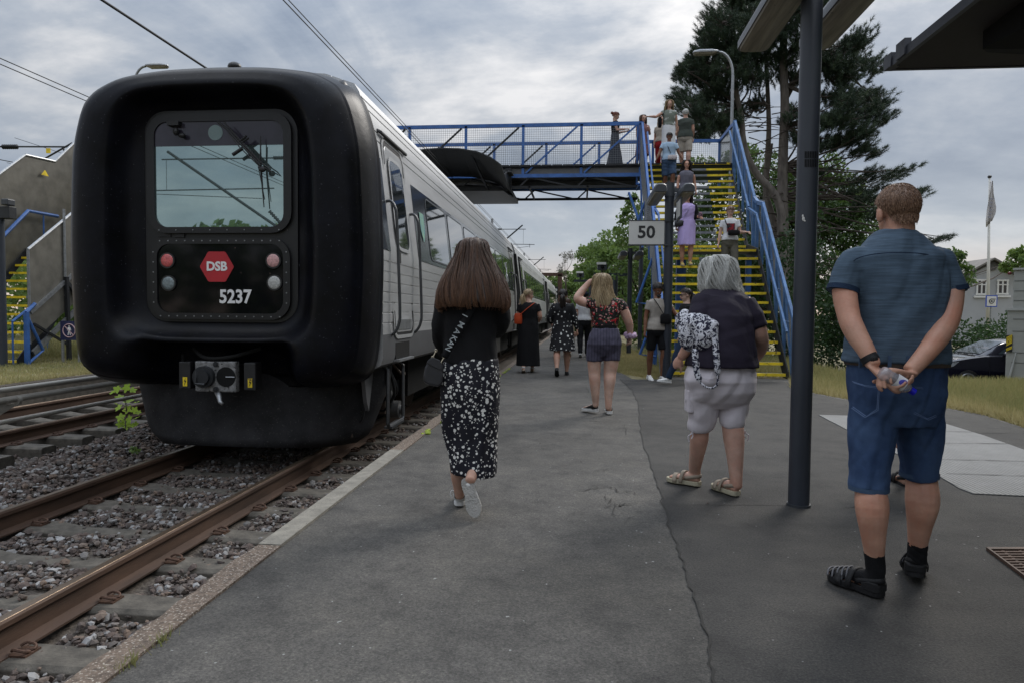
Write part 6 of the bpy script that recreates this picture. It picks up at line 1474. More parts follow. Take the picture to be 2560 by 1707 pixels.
for k in range(6):
    z = a[2] + hh * (.42 + .09 * k); mb.add([(a[0] + .01, KY - .034, z - .03), (b[0] - .01, KY - .034, z + .05), (b[0] - .01, KY - .034, z + .08), (a[0] + .01, KY - .034, z)], [(0, 1, 2, 3)])
for k in range(2):
    z = a[2] + hh * (.08 + .09 * k); mb.add([(a[0] + .01, KY - .034, z - .02), (b[0] - .01, KY - .034, z + .05), (b[0] - .01, KY - .034, z + .08), (a[0] + .01, KY - .034, z + .01)], [(0, 1, 2, 3)])
mb.build('hazard_stripes', M_YEL, mp_)
a = kp(2524, 684); mb = MB(); mb.ell((a[0], KY - .02, a[2]), .05, .04, .04, 10, 6); mb.build('marker_lamp', mat('dark_red', (.12, .01, .01), .4), t_)
mb = MB(); mb.bx(xl + .3, xl + 2.4, KY + .1, KY + 5, zbm - .25, zbm - .0); mb.bx(xl + .25, xl + 2.4, KY + .02, KY + .1, zbm - .32, zbm - .1); mb.build('chassis', M_BLACK, t_)
for yy in (KY + 1.2, KY + 2.3):
    mb = MB(); mb.tube([(xl + .3, yy, -.945 + .48), (xl + .62, yy, -.945 + .48)], .48, 24); mb.tube([(xl + 2.0, yy, -.945 + .48), (xl + 2.3, yy, -.945 + .48)], .48, 24); mb.build('wheel', M_BLACK, t_, smooth=True, angle=40)

# the truck stands turned so that only its tail faces the platform
piv = Vector((A_trk[0], KY, 0)); trk = TRK_T
q = Vector(trk.location) - piv; an = -rad(33); trk.location = piv + Matrix.Rotation(an, 3, 'Z') @ q; trk.rotation_euler = (0, 0, an)
# ================================================================== PEOPLE
def remesh(mb, vox, it=4, fac=.5):
    me0 = mesh_from(mb.verts(), mb.F, 'form'); o = bpy.data.objects.new('form', me0); COL.objects.link(o)
    r = o.modifiers.new('r', 'REMESH'); r.mode = 'VOXEL'; r.voxel_size = vox
    if it: s = o.modifiers.new('s', 'SMOOTH'); s.iterations = it; s.factor = fac
    dg = bpy.context.evaluated_depsgraph_get(); me = bpy.data.meshes.new_from_object(o.evaluated_get(dg))
    n = len(me.vertices); V = np.zeros(n * 3); me.vertices.foreach_get('co', V); Nn = np.zeros(n * 3); me.vertices.foreach_get('normal', Nn)
    F = np.zeros(len(me.loops), dtype=np.int32); me.loops.foreach_get('vertex_index', F); tot = np.zeros(len(me.polygons), dtype=np.int32); me.polygons.foreach_get('loop_total', tot)
    bpy.data.objects.remove(o); bpy.data.meshes.remove(me0); bpy.data.meshes.remove(me)
    if len(tot) and (tot == 4).all(): Fs = F.reshape(-1, 4)
    else:
        st = np.concatenate([[0], np.cumsum(tot)[:-1]]); Fs = [tuple(F[a:a + b]) for a, b in zip(st, tot)]
    return V.reshape(-1, 3), Nn.reshape(-1, 3), Fs
def wrinkle(V, Nn, amp, fr=(14, 14, 5), seed=0, sharp=1.6):
    r_ = np.random.RandomState(seed); n = np.zeros(len(V)); U = V * np.array(fr) * 2.6
    for k in range(5):
        a = r_.normal(size=3); b = r_.normal(size=3) * .8; s = np.sin(U @ a + 1.9 * np.sin(U @ b + k) + r_.rand() * 6)
        n += (np.abs(s) ** sharp * np.sign(s)) / (1 + .5 * k)
    return V + Nn * (n * amp * .45)[:, None]
def cloth(P, name, m, mb, vox=None, amp=.004, fr=(14, 14, 5), it=5, label=None, parent=None, sharp=1.6):
    V, Nn, F = remesh(mb, vox or P.vox, it); V = wrinkle(V, Nn, amp, fr, sum(map(ord, name)) + int(abs(V[0, 0]) * 99), sharp); q = MB(); q.add(V, F)
    P.garm.append((V, F, name))
    return q.build(name, m, parent or P.root, smooth=True, label=label)
class Person: pass
PERSONS = []
from mathutils.bvhtree import BVHTree
def tuck(P):
    """draw the skin in wherever it would come through the clothes"""
    me = P.body.data; o0 = ORG['person'] * 0 + np.array(P.root.location); n = len(me.vertices); V = np.zeros(n * 3); me.vertices.foreach_get('co', V); V = V.reshape(-1, 3) + o0; Nb = np.zeros(n * 3); me.vertices.foreach_get('normal', Nb); Nb = Nb.reshape(-1, 3)
    for gv, gf, nm in P.garm:
        if nm == 'sock': continue
        skip = np.zeros(n, bool)
        if nm in ('tshirt', 'top', 'sleeveless_top', 'skirt'):
            for ch in (P.keep if nm != 'skirt' else P.keepL):
                for (p0, r0), (p1, r1) in zip(ch[:-1], ch[1:]):
                    ab = p1 - p0; tt = np.clip(((V - p0) @ ab) / (ab @ ab), 0, 1); skip |= np.linalg.norm(V - (p0 + tt[:, None] * ab), axis=1) < max(r0, r1) * 1.25
        lim = .075 if nm in ('skirt', 'cardigan') else .032
        t = BVHTree.FromPolygons([tuple(v) for v in gv], [tuple(int(i) for i in f) for f in gf]); lo, hi = gv.min(0) - .04, gv.max(0) + .04
        for i in np.nonzero(((V > lo) & (V < hi)).all(1) & ~skip)[0]:
            co, no, ix, d = t.find_nearest(Vector(V[i]), lim)
            if co is None: continue
            dd = Vector(V[i]) - co; sgn = dd.dot(no)
            if no.z < -.5: continue
            if sgn > -.004 and (Nb[i] @ np.array(no) > .45) : V[i] = np.array(co - no * .007)
    me.vertices.foreach_set('co', (V - o0).ravel().astype(np.float32)); me.update()
def unit(v): v = np.array(v, float); return v / (np.linalg.norm(v) + 1e-9)
def hand(mb, wr, d, n, side, curl=(.35, .4, .45, .5), s=1.0, thumb=.3, spread=0.0):
    """side=+1: thumb on cross(d, n) side"""
    wr = np.array(wr, float); d = unit(d); n = unit(np.array(n, float) - d * np.dot(n, d)); t = np.cross(d, n) * side
    mb.tube([wr - d * .02 * s, wr + d * .03 * s, wr + d * .065 * s, wr + d * .092 * s], [.027 * s, .036 * s, .042 * s, .040 * s], 12, flat=.42, ref=n, rnd=.6)
    for i in range(4):
        L_ = (.072, .082, .076, .060)[i] * s; r_ = (.0088, .009, .0086, .0078)[i] * s; c = curl[i] if np.ndim(curl) else curl
        p = wr + d * (.086 - .006 * abs(i - 1)) * s + t * (.0305 - .0205 * i) * s; pts = [p - d * .03 * s, p]; a = c * .5; dd = unit(d + t * spread * (1.5 - i))
        for f_ in (.45, .3, .25):
            a += c; p = p + (dd * math.cos(a) + n * math.sin(a)) * L_ * f_; pts.append(p)
        mb.tube(pts, [r_, r_ * 1.05, r_, r_ * .93, r_ * .75], 8, rnd=.8)
    b = wr + d * .025 * s + t * .026 * s; e = unit(d * .75 + t * .62 + n * thumb)
    mb.tube([b - d * .01, b + e * .03 * s, b + e * .058 * s + n * .006, b + unit(e + d * .6) * .082 * s + n * .012], [.015 * s, .0125 * s, .0105 * s, .0085 * s], 8, rnd=.8)
def head(mb, c, f, up, s=1.0, ears=True, neck=None, nr=.055):
    f = unit(f); up = unit(np.array(up) - f * np.dot(up, f)); r = np.cross(f, up); M3 = np.stack([r, f, up], 1); q = lambda x, y, z: c + (r * x + f * y + up * z) * s
    mb.ell(q(0, -.012, .028), .074 * s, .094 * s, .088 * s, 18, 12, M3); mb.ell(q(0, .018, -.025), .060 * s, .070 * s, .090 * s, 16, 12, M3); mb.ell(q(0, .040, -.080), .042 * s, .042 * s, .036 * s, 12, 8, M3)
    mb.ell(q(0, .070, .030), .05 * s, .022 * s, .018 * s, 12, 8, M3)
    mb.tube([q(0, .078, .022), q(0, .100, -.010), q(0, .104, -.024)], [.008 * s, .011 * s, .015 * s], 8, rnd=.7)
    mb.ell(q(0, .086, -.052), .022 * s, .012 * s, .010 * s, 10, 6, M3)
    if ears:
        for x in (-1, 1): mb.ell(q(x * .079, -.010, -.012), .012 * s, .020 * s, .033 * s, 10, 8, M3)
    if neck is not None: mb.tube([q(0, -.02, -.01), q(0, -.018, -.085), neck], [nr * .95, nr, nr * 1.2], 14)
    return M3
def face(P, c, f, up, s=1.0, lip=None):
    f = unit(f); up = unit(np.array(up) - f * np.dot(up, f)); r = np.cross(f, up); M3 = np.stack([r, f, up], 1); q = lambda x, y, z: c + (r * x + f * y + up * z) * s
    for x in (-1, 1):
        mb = MB(); mb.ell(q(x * .030, .080, .006), .014 * s, .010 * s, .0075 * s, 10, 6, M3); e_ = mb.build('eye', mat('eye_white', (.45, .43, .41), .3), P.root, smooth=True)
        mb = MB(); mb.ell(q(x * .030, .0865, .006), .006 * s, .005 * s, .0065 * s, 8, 6, M3); mb.build('iris', M_CANBLK, e_)
        mb = MB(); mb.tube([q(x * .015, .090, .024), q(x * .032, .089, .029), q(x * .046, .080, .023)], .0035 * s, 5); mb.build('eyebrow', P.hairm, P.root)
    mb = MB(); mb.tube([q(-.023, .086, -.052), q(-.008, .0975, -.049), q(.008, .0975, -.049), q(.023, .086, -.052)], .0055 * s, 6, rnd=.5); mb.build('mouth', lip or mat('lips', (.36, .12, .10), .5), P.root, smooth=True)
def hairpath(c, f, up, prof, s=1.0):
    f = unit(f); up = unit(np.array(up) - f * np.dot(up, f)); r = np.cross(f, up)
    z = np.array([p[0] for p in prof]); rx = np.array([p[1] for p in prof]); ry = np.array([p[2] for p in prof]); cy = np.array([p[3] for p in prof]); cx = np.array([p[4] if len(p) > 4 else 0 for p in prof])
    tt = np.linspace(0, 1, len(prof))
    def pt(az, t, ro=1.0):
        k = np.interp(t, tt, np.arange(len(prof))); i = np.arange(len(prof)); I = lambda a: np.interp(k, i, a)
        # smooth interpolation
        X = I(cx) + I(rx) * math.sin(az) * ro; Y = I(cy) - I(ry) * math.cos(az) * ro; return c + (r * X + f * Y + up * I(z)) * s
    return pt
def smooth_prof(prof, k=4):
    P_ = [np.array(list(p) + ([0] if len(p) == 4 else [])) for p in prof]; a, _ = catmull(P_, [0] * len(P_), k); return [tuple(q) for q in a]
def longhair(P, c, f, up, prof, az=(-2.2, 2.2), N=400, m=None, s=1.0, r0=.0022, wave=.004, wf=9, seed=1, name='hair', endj=.10, shell=True, k=14, rbase=.15, tip=.35):
    prof = smooth_prof(prof); pt = hairpath(c, f, up, prof, s); rr = np.random.RandomState(seed); mb = MB()
    if shell:
        na = 40; nt_ = 26; tw = az[1] - az[0]
        outer = [[pt(az[0] + tw * j / (na - 1), t * (.90 + .05 * math.sin(j * 1.7)), .97) for j in range(na)] for t in np.linspace(0.0, 1, nt_)]
        inner = [[pt(az[0] + tw * j / (na - 1), t * (.90 + .05 * math.sin(j * 1.7)), .80) for j in range(na)] for t in np.linspace(0.0, 1, nt_)]
        n = na * nt_; V = np.array([p for r_ in outer for p in r_] + [p for r_ in inner for p in r_]); F = []
        for i in range(nt_ - 1):
            for j in range(na - 1):
                a = i * na + j; F.append((a, a + 1, a + na + 1, a + na)); F.append((n + a, n + a + na, n + a + na + 1, n + a + 1))
            F.append((i * na, (i + 1) * na, n + (i + 1) * na, n + i * na)); a = i * na + na - 1; F.append((a, n + a, n + a + na, a + na))
        for j in range(na - 1): a = (nt_ - 1) * na + j; F.append((a, a + 1, n + a + 1, n + a))
        mb.add(V, F, rbase)
    for i in range(N):
        a = az[0] + (az[1] - az[0]) * rr.rand(); t0 = rr.rand() ** 2 * .35; t1 = 1 + rr.normal(0, endj) * .5; t1 = min(t1, 1.02) if rr.rand() < .9 else t1; ro = .97 + .07 * rr.rand(); ph = rr.rand() * 6.28; ph2 = rr.rand() * 6; w_ = wave * (.4 + rr.rand()); lk = round(a * 7) * .9; t1 = min(t1 - endj * .35 * abs(math.sin(lk * 7.3)), 1.03)
        pts = []; rr_i = rr.rand()
        for j in range(k + 1):
            t = t0 + (t1 - t0) * j / k; p = pt(a + .05 * math.sin(t * 5 + lk) * t, min(t, 1), ro); 
            if t > 1: p = p + np.array((0, 0, -(t - 1) * .5))
            p = p + LAT * w_ * math.sin(t * wf + lk) + FWD * w_ * .6 * math.sin(t * wf * .8 + ph2) + LAT * rr.normal(0, .0006); pts.append(p)
        R_ = [r0 * s * (.75 + .5 * rr_i) * (1 - (1 - tip * .5) * (j / k) ** 2.5) for j in range(k + 1)]; hue = rr.rand() * .5
        mb.tube(pts, R_, 3, cap=False, r=None); mb.R[-1] = np.repeat(np.clip(rbase + hue + .45 * (np.arange(k + 1) / k) * (t1), 0, 1), 3); mb.useR = True
    return mb.build(name, m or P.hairm, P.root, smooth=True)
def shorthair(P, c, f, up, s=1.0, thick=.012, lim=None, N=900, ln=.028, r0=.0013, seed=3, m=None, name='hair', curl=0.0, comb=(0, 0, -1), tilt=0.0):
    f = unit(f); up = unit(np.array(up) - f * np.dot(up, f)); r = np.cross(f, up); rr = np.random.RandomState(seed)
    lim = lim or (lambda az: np.interp(abs(az), [0, .9, 1.35, 1.7, 2.2, 3.15], [2.5, 2.3, 1.75, 1.62, 1.15, 1.02]))
    def sp_(az, po, ex): 
        se = math.sin(po) if po < 1.57 else max(math.sin(po), .86); e = np.array((se * math.sin(az), -se * math.cos(az), math.cos(po))); R_ = np.array((.076 + ex, .097 + ex, .090 + ex))
        q = e * R_ + np.array((0, -.012, .028)); 
        if po > 1.45: q[0] *= 1 - .10 * (po - 1.45)
        return c + (r * q[0] + f * q[1] + up * q[2]) * s
    mb = MB(); na, nm = 44, 14; rings = []
    for i in range(nm + 1):
        u = i / nm; rings.append([sp_(-math.pi + 2 * math.pi * j / na, .02 + (lim(-math.pi + 2 * math.pi * j / na) - .02) * u, thick * (1.0 if u < .8 else 1 - (u - .8) * 4.6) + .002 * math.sin(j * 2.3 + i)) for j in range(na)])
    mb.loft(rings, cap=False, r=.35)
    for _ in range(N):
        az = rr.uniform(-math.pi, math.pi); l_ = lim(az); po = math.acos(1 - rr.rand() * (1 - math.cos(min(l_, 2.6)))); p = sp_(az, po, thick * .75); nrm = unit(p - sp_(az, po, -.02)); dn = unit(sp_(az, po + .08, 0) - sp_(az, po, 0)); sd = np.cross(nrm, dn)
        L_ = ln * (.6 + .7 * rr.rand()) * s; d1 = unit(dn + nrm * (.35 + curl) + sd * rr.normal(0, .28 + curl))
        q1 = p + d1 * L_ * .5; q2 = q1 + unit(dn * 1.2 + nrm * .02 + sd * rr.normal(0, .35 + curl) + nrm * curl * rr.normal(0, 1)) * L_ * .5
        mb.tube([p, q1, q2], [r0 * s, r0 * s * .9, r0 * s * .35], 3, cap=False, r=float(np.clip(rr.rand() * .9, 0, 1)))
    mb.useR = True
    return mb.build(name, m or P.hairm, P.root, smooth=True)
def hairmat(name, stops): return mat(name, stops[1][1], .42, var=.15, vs=30, spec=.5, rnd=stops)
H_BROWN = hairmat('brown_hair', [(0, (.020, .011, .007)), (.5, (.078, .039, .022)), (1, (.24, .115, .055))])
H_DARK = hairmat('dark_hair', [(0, (.006, .005, .005)), (.5, (.016, .011, .009)), (1, (.045, .028, .02))])
H_BLOND = hairmat('blonde_hair', [(0, (.17, .115, .06)), (.5, (.34, .25, .14)), (1, (.55, .44, .28))])
H_GREY = hairmat('grey_hair', [(0, (.22, .21, .18)), (.45, (.50, .50, .47)), (1, (.80, .80, .78))])
H_RED = hairmat('red_hair', [(0, (.07, .015, .006)), (.5, (.19, .045, .018)), (1, (.32, .10, .04))])
H_SAND = hairmat('sandy_hair', [(0, (.10, .052, .030)), (.5, (.20, .11, .065)), (1, (.36, .23, .14))])
def skin(name, c, v=.20): return mat(name, c, .52, var=v, vs=7, spec=.35, bump=.12, bs=90, sub=.10, specks=(34, .74, tuple(x * .72 for x in c)))
_sk = skin
def skin(name, c):
    m = _sk(name, c); t = m.node_tree; b = t.nodes['Principled BSDF']; src = b.inputs['Base Color'].links[0].from_socket; tc_ = [q for q in t.nodes if q.type == 'TEX_COORD'][0]
    n_ = N(t, 'ShaderNodeTexNoise'); n_.inputs['Scale'].default_value = 4.5; n_.inputs['Detail'].default_value = 6; n_.inputs['Roughness'].default_value = .7; t.links.new(tc_.outputs['Object'], n_.inputs['Vector']); r_ = ramp(t, [(.42, (0, 0, 0)), (.72, (.75, .75, .75))], n_.outputs[0])
    t.links.new(mixc(t, r_.outputs[0], src, (c[0] * .92, c[1] * .66, c[2] * .58)), b.inputs['Base Color']); return m
S_PALE = skin('pale_skin', (.50, .335, .265)); S_FAIR = skin('fair_skin', (.44, .27, .20)); S_TAN = skin('ruddy_skin', (.45, .255, .18)); S_BRN = skin('brown_skin', (.19, .09, .052)); S_OLD = skin('mature_skin', (.46, .29, .225))
def spots(name, base, dot, scale, th, warp=.25, s2=None, rough=.75, jitter=1.0):
    m = bpy.data.materials.new(name); m.use_nodes = True; t = m.node_tree; b = t.nodes['Principled BSDF']; l = t.links.new
    tc = N(t, 'ShaderNodeTexCoord'); nz = N(t, 'ShaderNodeTexNoise'); nz.inputs['Scale'].default_value = scale * .55; l(tc.outputs['Object'], nz.inputs['Vector'])
    v = mixc(t, warp * .12, tc.outputs['Object'], nz.outputs['Color'], 'ADD')
    vo = N(t, 'ShaderNodeTexVoronoi'); vo.inputs['Scale'].default_value = scale; vo.inputs['Randomness'].default_value = jitter; l(v, vo.inputs['Vector'])
    sp_ = N(t, 'ShaderNodeSeparateColor'); l(vo.outputs['Color'], sp_.inputs[0])
    thv = mth(t, 'MULTIPLY', mth(t, 'ADD', mth(t, 'MULTIPLY', sp_.outputs[0], .8), .45), th)
    f = mth(t, 'LESS_THAN', vo.outputs['Distance'], thv); f = mth(t, 'MULTIPLY', f, mth(t, 'GREATER_THAN', sp_.outputs[1], .12))
    c = mixc(t, f, base, dot)
    if s2:
        vo2 = N(t, 'ShaderNodeTexVoronoi'); vo2.inputs['Scale'].default_value = scale * s2; l(v, vo2.inputs['Vector']); f2 = mth(t, 'LESS_THAN', vo2.outputs['Distance'], th * .6)
        sp2 = N(t, 'ShaderNodeSeparateColor'); l(vo2.outputs['Color'], sp2.inputs[0]); f2 = mth(t, 'MULTIPLY', f2, mth(t, 'GREATER_THAN', sp2.outputs[1], .45)); c = mixc(t, f2, c, dot)
    l(c, b.inputs['Base Color']); b.inputs['Roughness'].default_value = rough; b.inputs['Specular IOR Level'].default_value = .3; MATS[name] = m; return m
def cl(name, c, rough=.85, var=.15, bump=.35, bs=260, **k): return mat(name, c, rough, var=var, vs=k.pop('vs', 9), bump=bump, bs=bs, spec=.25, **k)
C_BLACK = cl('black_cloth', (.006, .006, .0072)); C_DOTS = spots('blob_print', (.008, .008, .014), (.66, .65, .62), 40, .36, .20, 1.6); C_DOTS2 = spots('small_dot_print', (.008, .008, .010), (.62, .62, .60), 15, .26, .2)
C_BLUET = cl('heather_blue_jersey', (.056, .086, .122), var=.28, vs=34, stretch=(.25, .25, 3.2), bump=.15); C_NAVYRIB = cl('navy_rib', (.012, .026, .055))
def denim(name, lo, hi):
    m = mat(name, lo, .85, var=.1, vs=4.2, bump=.5, bs=420, col2=hi, spec=.25, det=9); return m
C_DENIM = denim('blue_denim', (.014, .034, .095), (.062, .110, .215)); C_STITCH = cl('denim_thread', (.13, .19, .33)); C_DENIML = denim('light_denim', (.035, .065, .12), (.06, .10, .17))
C_AUB = cl('dark_purple_cotton', (.017, .013, .024), bump=.2); C_CREAM = cl('pale_linen', (.56, .52, .55), var=.06, bump=.25, bs=320)
C_FLORAL = spots('rose_print', (.010, .008, .008), (.42, .018, .026), 15, .46, 1.6, 1.4)
tF = C_FLORAL.node_tree; bF = tF.nodes['Principled BSDF']; src = bF.inputs['Base Color'].links[0].from_socket
tcF = [n for n in tF.nodes if n.type == 'TEX_COORD'][0]; vF = N(tF, 'ShaderNodeTexVoronoi'); vF.inputs['Scale'].default_value = 60; tF.links.new(tcF.outputs['Object'], vF.inputs['Vector']); sF = N(tF, 'ShaderNodeSeparateColor'); tF.links.new(vF.outputs['Color'], sF.inputs[0])
cF = mixc(tF, mth(tF, 'GREATER_THAN', sF.outputs[0], .80), src, (.50, .26, .24)); cF = mixc(tF, mth(tF, 'GREATER_THAN', sF.outputs[1], .85), cF, (.035, .08, .035)); cF = mixc(tF, mth(tF, 'GREATER_THAN', sF.outputs[2], .72), cF, (.012, .010, .010)); tF.links.new(cF, bF.inputs['Base Color'])
C_CHECK = cl('grey_purple_check', (.075, .07, .105), var=.2, vs=20)
tF = C_CHECK.node_tree; bF = tF.nodes['Principled BSDF']; src = bF.inputs['Base Color'].links[0].from_socket; tcF = [n for n in tF.nodes if n.type == 'TEX_COORD'][0]
wv = N(tF, 'ShaderNodeTexWave'); wv.bands_direction = 'X'; wv.inputs['Scale'].default_value = 9; wv.inputs['Distortion'].default_value = .3; tF.links.new(tcF.outputs['Object'], wv.inputs['Vector']); wr_ = ramp(tF, [(.82, (0, 0, 0)), (.93, (1, 1, 1))], wv.outputs[0]); tF.links.new(mixc(tF, mth(tF, 'MULTIPLY', wr_.outputs[0], .55), src, (.018, .018, .03)), bF.inputs['Base Color'])
C_WHITE = cl('white_cotton', (.62, .62, .63), var=.04); C_LILAC = cl('lilac_jersey', (.44, .35, .62), var=.05); C_SKY = cl('pale_blue_tee', (.33, .44, .56), var=.06); C_GREYV = cl('grey_violet_top', (.125, .12, .15)); C_OLIVE = cl('olive_trousers', (.095, .088, .068)); C_OLSH = cl('dark_olive_shirt', (.055, .065, .055)); C_BEIGE = cl('beige_cotton', (.37, .325, .27)); C_BEIGET = cl('beige_tee', (.33, .30, .265)); C_SAGE = spots('sage_tie_dye', (.16, .18, .15), (.42, .43, .40), 9, .35, 3); C_ROSE = cl('dusty_rose_dress', (.22, .115, .115)); C_MAXI = cl('slate_maxi_dress', (.045, .05, .062), vs=40, var=.4); C_REDT = cl('red_trousers', (.34, .02, .025)); C_LIME = cl('lime_top', (.16, .36, .08))
C_SHOEW = cl('white_leather', (.60, .60, .59), .5, var=.05, bump=.05); C_SOLE = cl('grey_rubber_sole', (.30, .29, .27), .7, var=.15, bump=.9, bs=90); C_SHOEB = cl('black_shoe', (.013, .013, .014), .6); C_SAND = cl('taupe_sandal', (.27, .225, .175), .6); C_SANDS = cl('sandal_sole', (.36, .33, .24), .7); C_BELT = cl('brown_belt', (.05, .036, .028), .6)
C_BAGF = spots('flower_line_print', (.60, .60, .64), (.015, .015, .035), 24, .62, 3.0, 2.3)

# ---------- feet
def foot(mb, heel, toe, up, w=.045, h=.085, L_=None, kind='shoe'):
    heel, toe = np.array(heel, float), np.array(toe, float); d = unit(toe - heel); L_ = L_ or np.linalg.norm(toe - heel); up = unit(np.array(up) - d * np.dot(up, d)); r = np.cross(d, up)
    tab = [(0, .55, .45), (.06, .78, .85), (.2, .80, 1.0), (.4, .80, .95), (.6, 1.0, .66), (.8, .98, .48), (.93, .72, .36), (1.0, .35, .22)]
    R = []
    for t, ww, hh in tab:
        c = heel + d * L_ * t; q = []
        for k in range(14):
            a = 2 * math.pi * k / 14; x = math.cos(a); z = math.sin(a); zz_ = .5 + .5 * z; q.append(c + r * w * ww * math.copysign(abs(x) ** .8, x) + up * h * hh * zz_)
        R.append(q)
    mb.loft(R)
    return d, up, r
def sole(mb, heel, toe, up, w=.05, th=.022, off=0.0):
    heel, toe = np.array(heel, float), np.array(toe, float); d = unit(toe - heel); L_ = np.linalg.norm(toe - heel); up = unit(np.array(up) - d * np.dot(up, d)); r = np.cross(d, up); R = []
    out = []
    for t, ww in ((-.03, .35), (0, .62), (.08, .80), (.25, .82), (.42, .74), (.6, .98), (.78, 1.02), (.92, .78), (1.0, .45), (1.03, .2)): out.append((t, ww))
    pts = [(t, ww) for t, ww in out] + [(t, -ww) for t, ww in out[::-1]]
    R = [[heel + d * L_ * t + r * w * ww * k + up * z for t, ww in pts] for z, k in ((off - .001, .94), (off + .004, 1), (off + th - .003, 1), (off + th, .96))]
    mb.loft(R)
def shoe(P, ank, heel, toe, up=(0, 0, 1), m=None, ms=None, w=.047, h=.085, name='shoe', collar=.045, th=.024):
    mb = MB(); u = unit(np.array(up, float)); foot(mb, np.array(heel) + u * th * .5, toe + u * th * .5, up, w, h - th * .4); hc = np.array(heel) + unit(np.array(toe) - heel) * .055
    mb.tube([hc + u * .05, hc * .6 + np.array(ank) * .4 + u * .035, hc * .45 + np.array(ank) * .55 + u * .04], [collar, collar * .95, collar * .9], 12)
    V, Nn, F = remesh(mb, max(.005, P.vox * .8), 3); q = MB(); q.add(V, F); s_ = q.build(name, m, P.root, smooth=True)
    mb = MB(); sole(mb, heel, toe, up, w * 1.08, th); mb.build('sole', ms or C_SOLE, s_)
    return s_
def sandal(P, heel, toe, up, m, ms, w=.05, th=.026, ank=None, straps=True):
    mb = MB(); sole(mb, heel, toe, up, w, th); s_ = mb.build('sandal', ms, P.root)
    heel, toe = np.array(heel, float), np.array(toe, float); d = unit(toe - heel); L_ = np.linalg.norm(toe - heel); u = unit(np.array(up) - d * np.dot(up, d)); r = np.cross(d, u); q = lambda x, t, z: heel + r * x + d * L_ * t + u * z
    def strap(t, wd, hh, br, tilt=0.0):
        mb = MB(); pts = [q(-w * wd, t - tilt, th * .5), q(-w * wd * 1.02, t - tilt * .6, hh * .55), q(-w * wd * .55, t, hh), q(0, t + tilt * .2, hh * 1.08), q(w * wd * .55, t + tilt * .3, hh), q(w * wd * 1.02, t + tilt * .6, hh * .55), q(w * wd, t + tilt, th * .5)]
        P2, _ = catmull(pts, [0] * 7, 4); Vv = []; n = len(P2)
        for i, p in enumerate(P2): o_ = p + unit(p - q(0, t, .03)) * .006; Vv += [o_ - d * br / 2, o_ + d * br / 2]
        mb.add(Vv, [(2 * i, 2 * i + 1, 2 * i + 3, 2 * i + 2) for i in range(n - 1)]); ob = mb.build('strap', m, s_, smooth=True); so_ = ob.modifiers.new('t', 'SOLIDIFY'); so_.thickness = .005
    if straps:
        strap(.72, .92, .052, .032, .02); strap(.48, .86, .078, .026, -.03)
        mb = MB(); pts = [q(w * .72, .42, .045), q(w * .78, .16, .062), q(w * .45, -.01, .070), q(0, -.045, .072), q(-w * .45, -.01, .070), q(-w * .78, .16, .062), q(-w * .72, .42, .045)]
        P2, _ = catmull(pts, [0] * 7, 4); Vv = []
        for p in P2: Vv += [p - u * .013, p + u * .013]
        mb.add(Vv, [(2 * i, 2 * i + 1, 2 * i + 3, 2 * i + 2) for i in range(len(P2) - 1)]); ob = mb.build('heel_strap', m, s_, smooth=True); so_ = ob.modifiers.new('t', 'SOLIDIFY'); so_.thickness = .005
    return s_
def ering(c, rx, ry, a=LAT, b=FWD, n=28, ex=2.35):
    out = []
    for k in range(n):
        t = 2 * math.pi * k / n; x, y = math.cos(t), math.sin(t); out.append(np.array(c) + a * rx * math.copysign(abs(x) ** (2 / ex), x) + b * ry * math.copysign(abs(y) ** (2 / ex), y))
    return out
def new_person(name_loc, label, vox, skinm, hairm, group=None):
    P = Person(); P.garm = []; P.keep = []; P.keepL = []; PERSONS.append(P); P.vox = vox; P.skin = skinm; P.hairm = hairm; P.root = thing('person', name_loc, label, 'person', group); return P
def build_body(P, mb, it=3, vox=None):
    V, Nn, F = remesh(mb, vox or P.vox, it); q = MB(); q.add(V, F); P.body = q.build('body', P.skin, P.root, smooth=True); return P.body
def limb(mb, pts, extra=0.0, smooth=4, n=16, rnd=.5):
    mb.tube([p[0] for p in pts], [p[1] + extra for p in pts], n, smooth=smooth, rnd=rnd)
def lerp(a, b, t): return np.array(a) * (1 - t) + np.array(b) * t
# ------------------------------------------------------------------ A: man in blue, right
D = 3.07; U = D / FPX
c = lambda x, y, d=0: W(x, y, D + d)
g = G(2235, 1485); P = new_person((g[0], g[1], 0), 'man in blue tee and denim shorts with hands clasped behind his back', .0048, S_TAN, H_SAND)
def ringpx(x0, x1, y, ry, d=0, ex=2.35): cc = c((x0 + x1) / 2, y, d); return ering(cc, (x1 - x0) / 2 * U * (D + d) / D, ry, ex=ex)
armL = [(c(2134, 650), .062), (c(2112, 715, -.03), .054), (c(2121, 787, -.09), .047), (c(2138, 830, -.14), .045), (c(2163, 872, -.19), .037), (c(2183, 910, -.225), .030)]
armR = [(c(2346, 650), .062), (c(2376, 715, -.03), .054), (c(2371, 790, -.10), .049), (c(2350, 834, -.16), .047), (c(2317, 880, -.21), .039), (c(2277, 925, -.235), .032)]
legL = [(c(2184, 950, .02), .098), (c(2176, 1090, .0), .086), (c(2176, 1200, -.02), .064), (c(2180, 1268, -.055), .069), (c(2183, 1335, -.05), .052), (c(2187, 1400, -.03), .038), (c(2188, 1435, -.025), .036)]
legR = [(c(2294, 950, .02), .098), (c(2300, 1090, .06), .086), (c(2303, 1185, .10), .066), (c(2306, 1252, .07), .071), (c(2299, 1315, .09), .052), (c(2293, 1375, .12), .038), (c(2292, 1412, .13), .036)]
hc = c(2241, 534, .03); hf = unit(FWD + LAT * -.02 + UP * -.10)
P.keep += [armL[1:], armR[1:]]
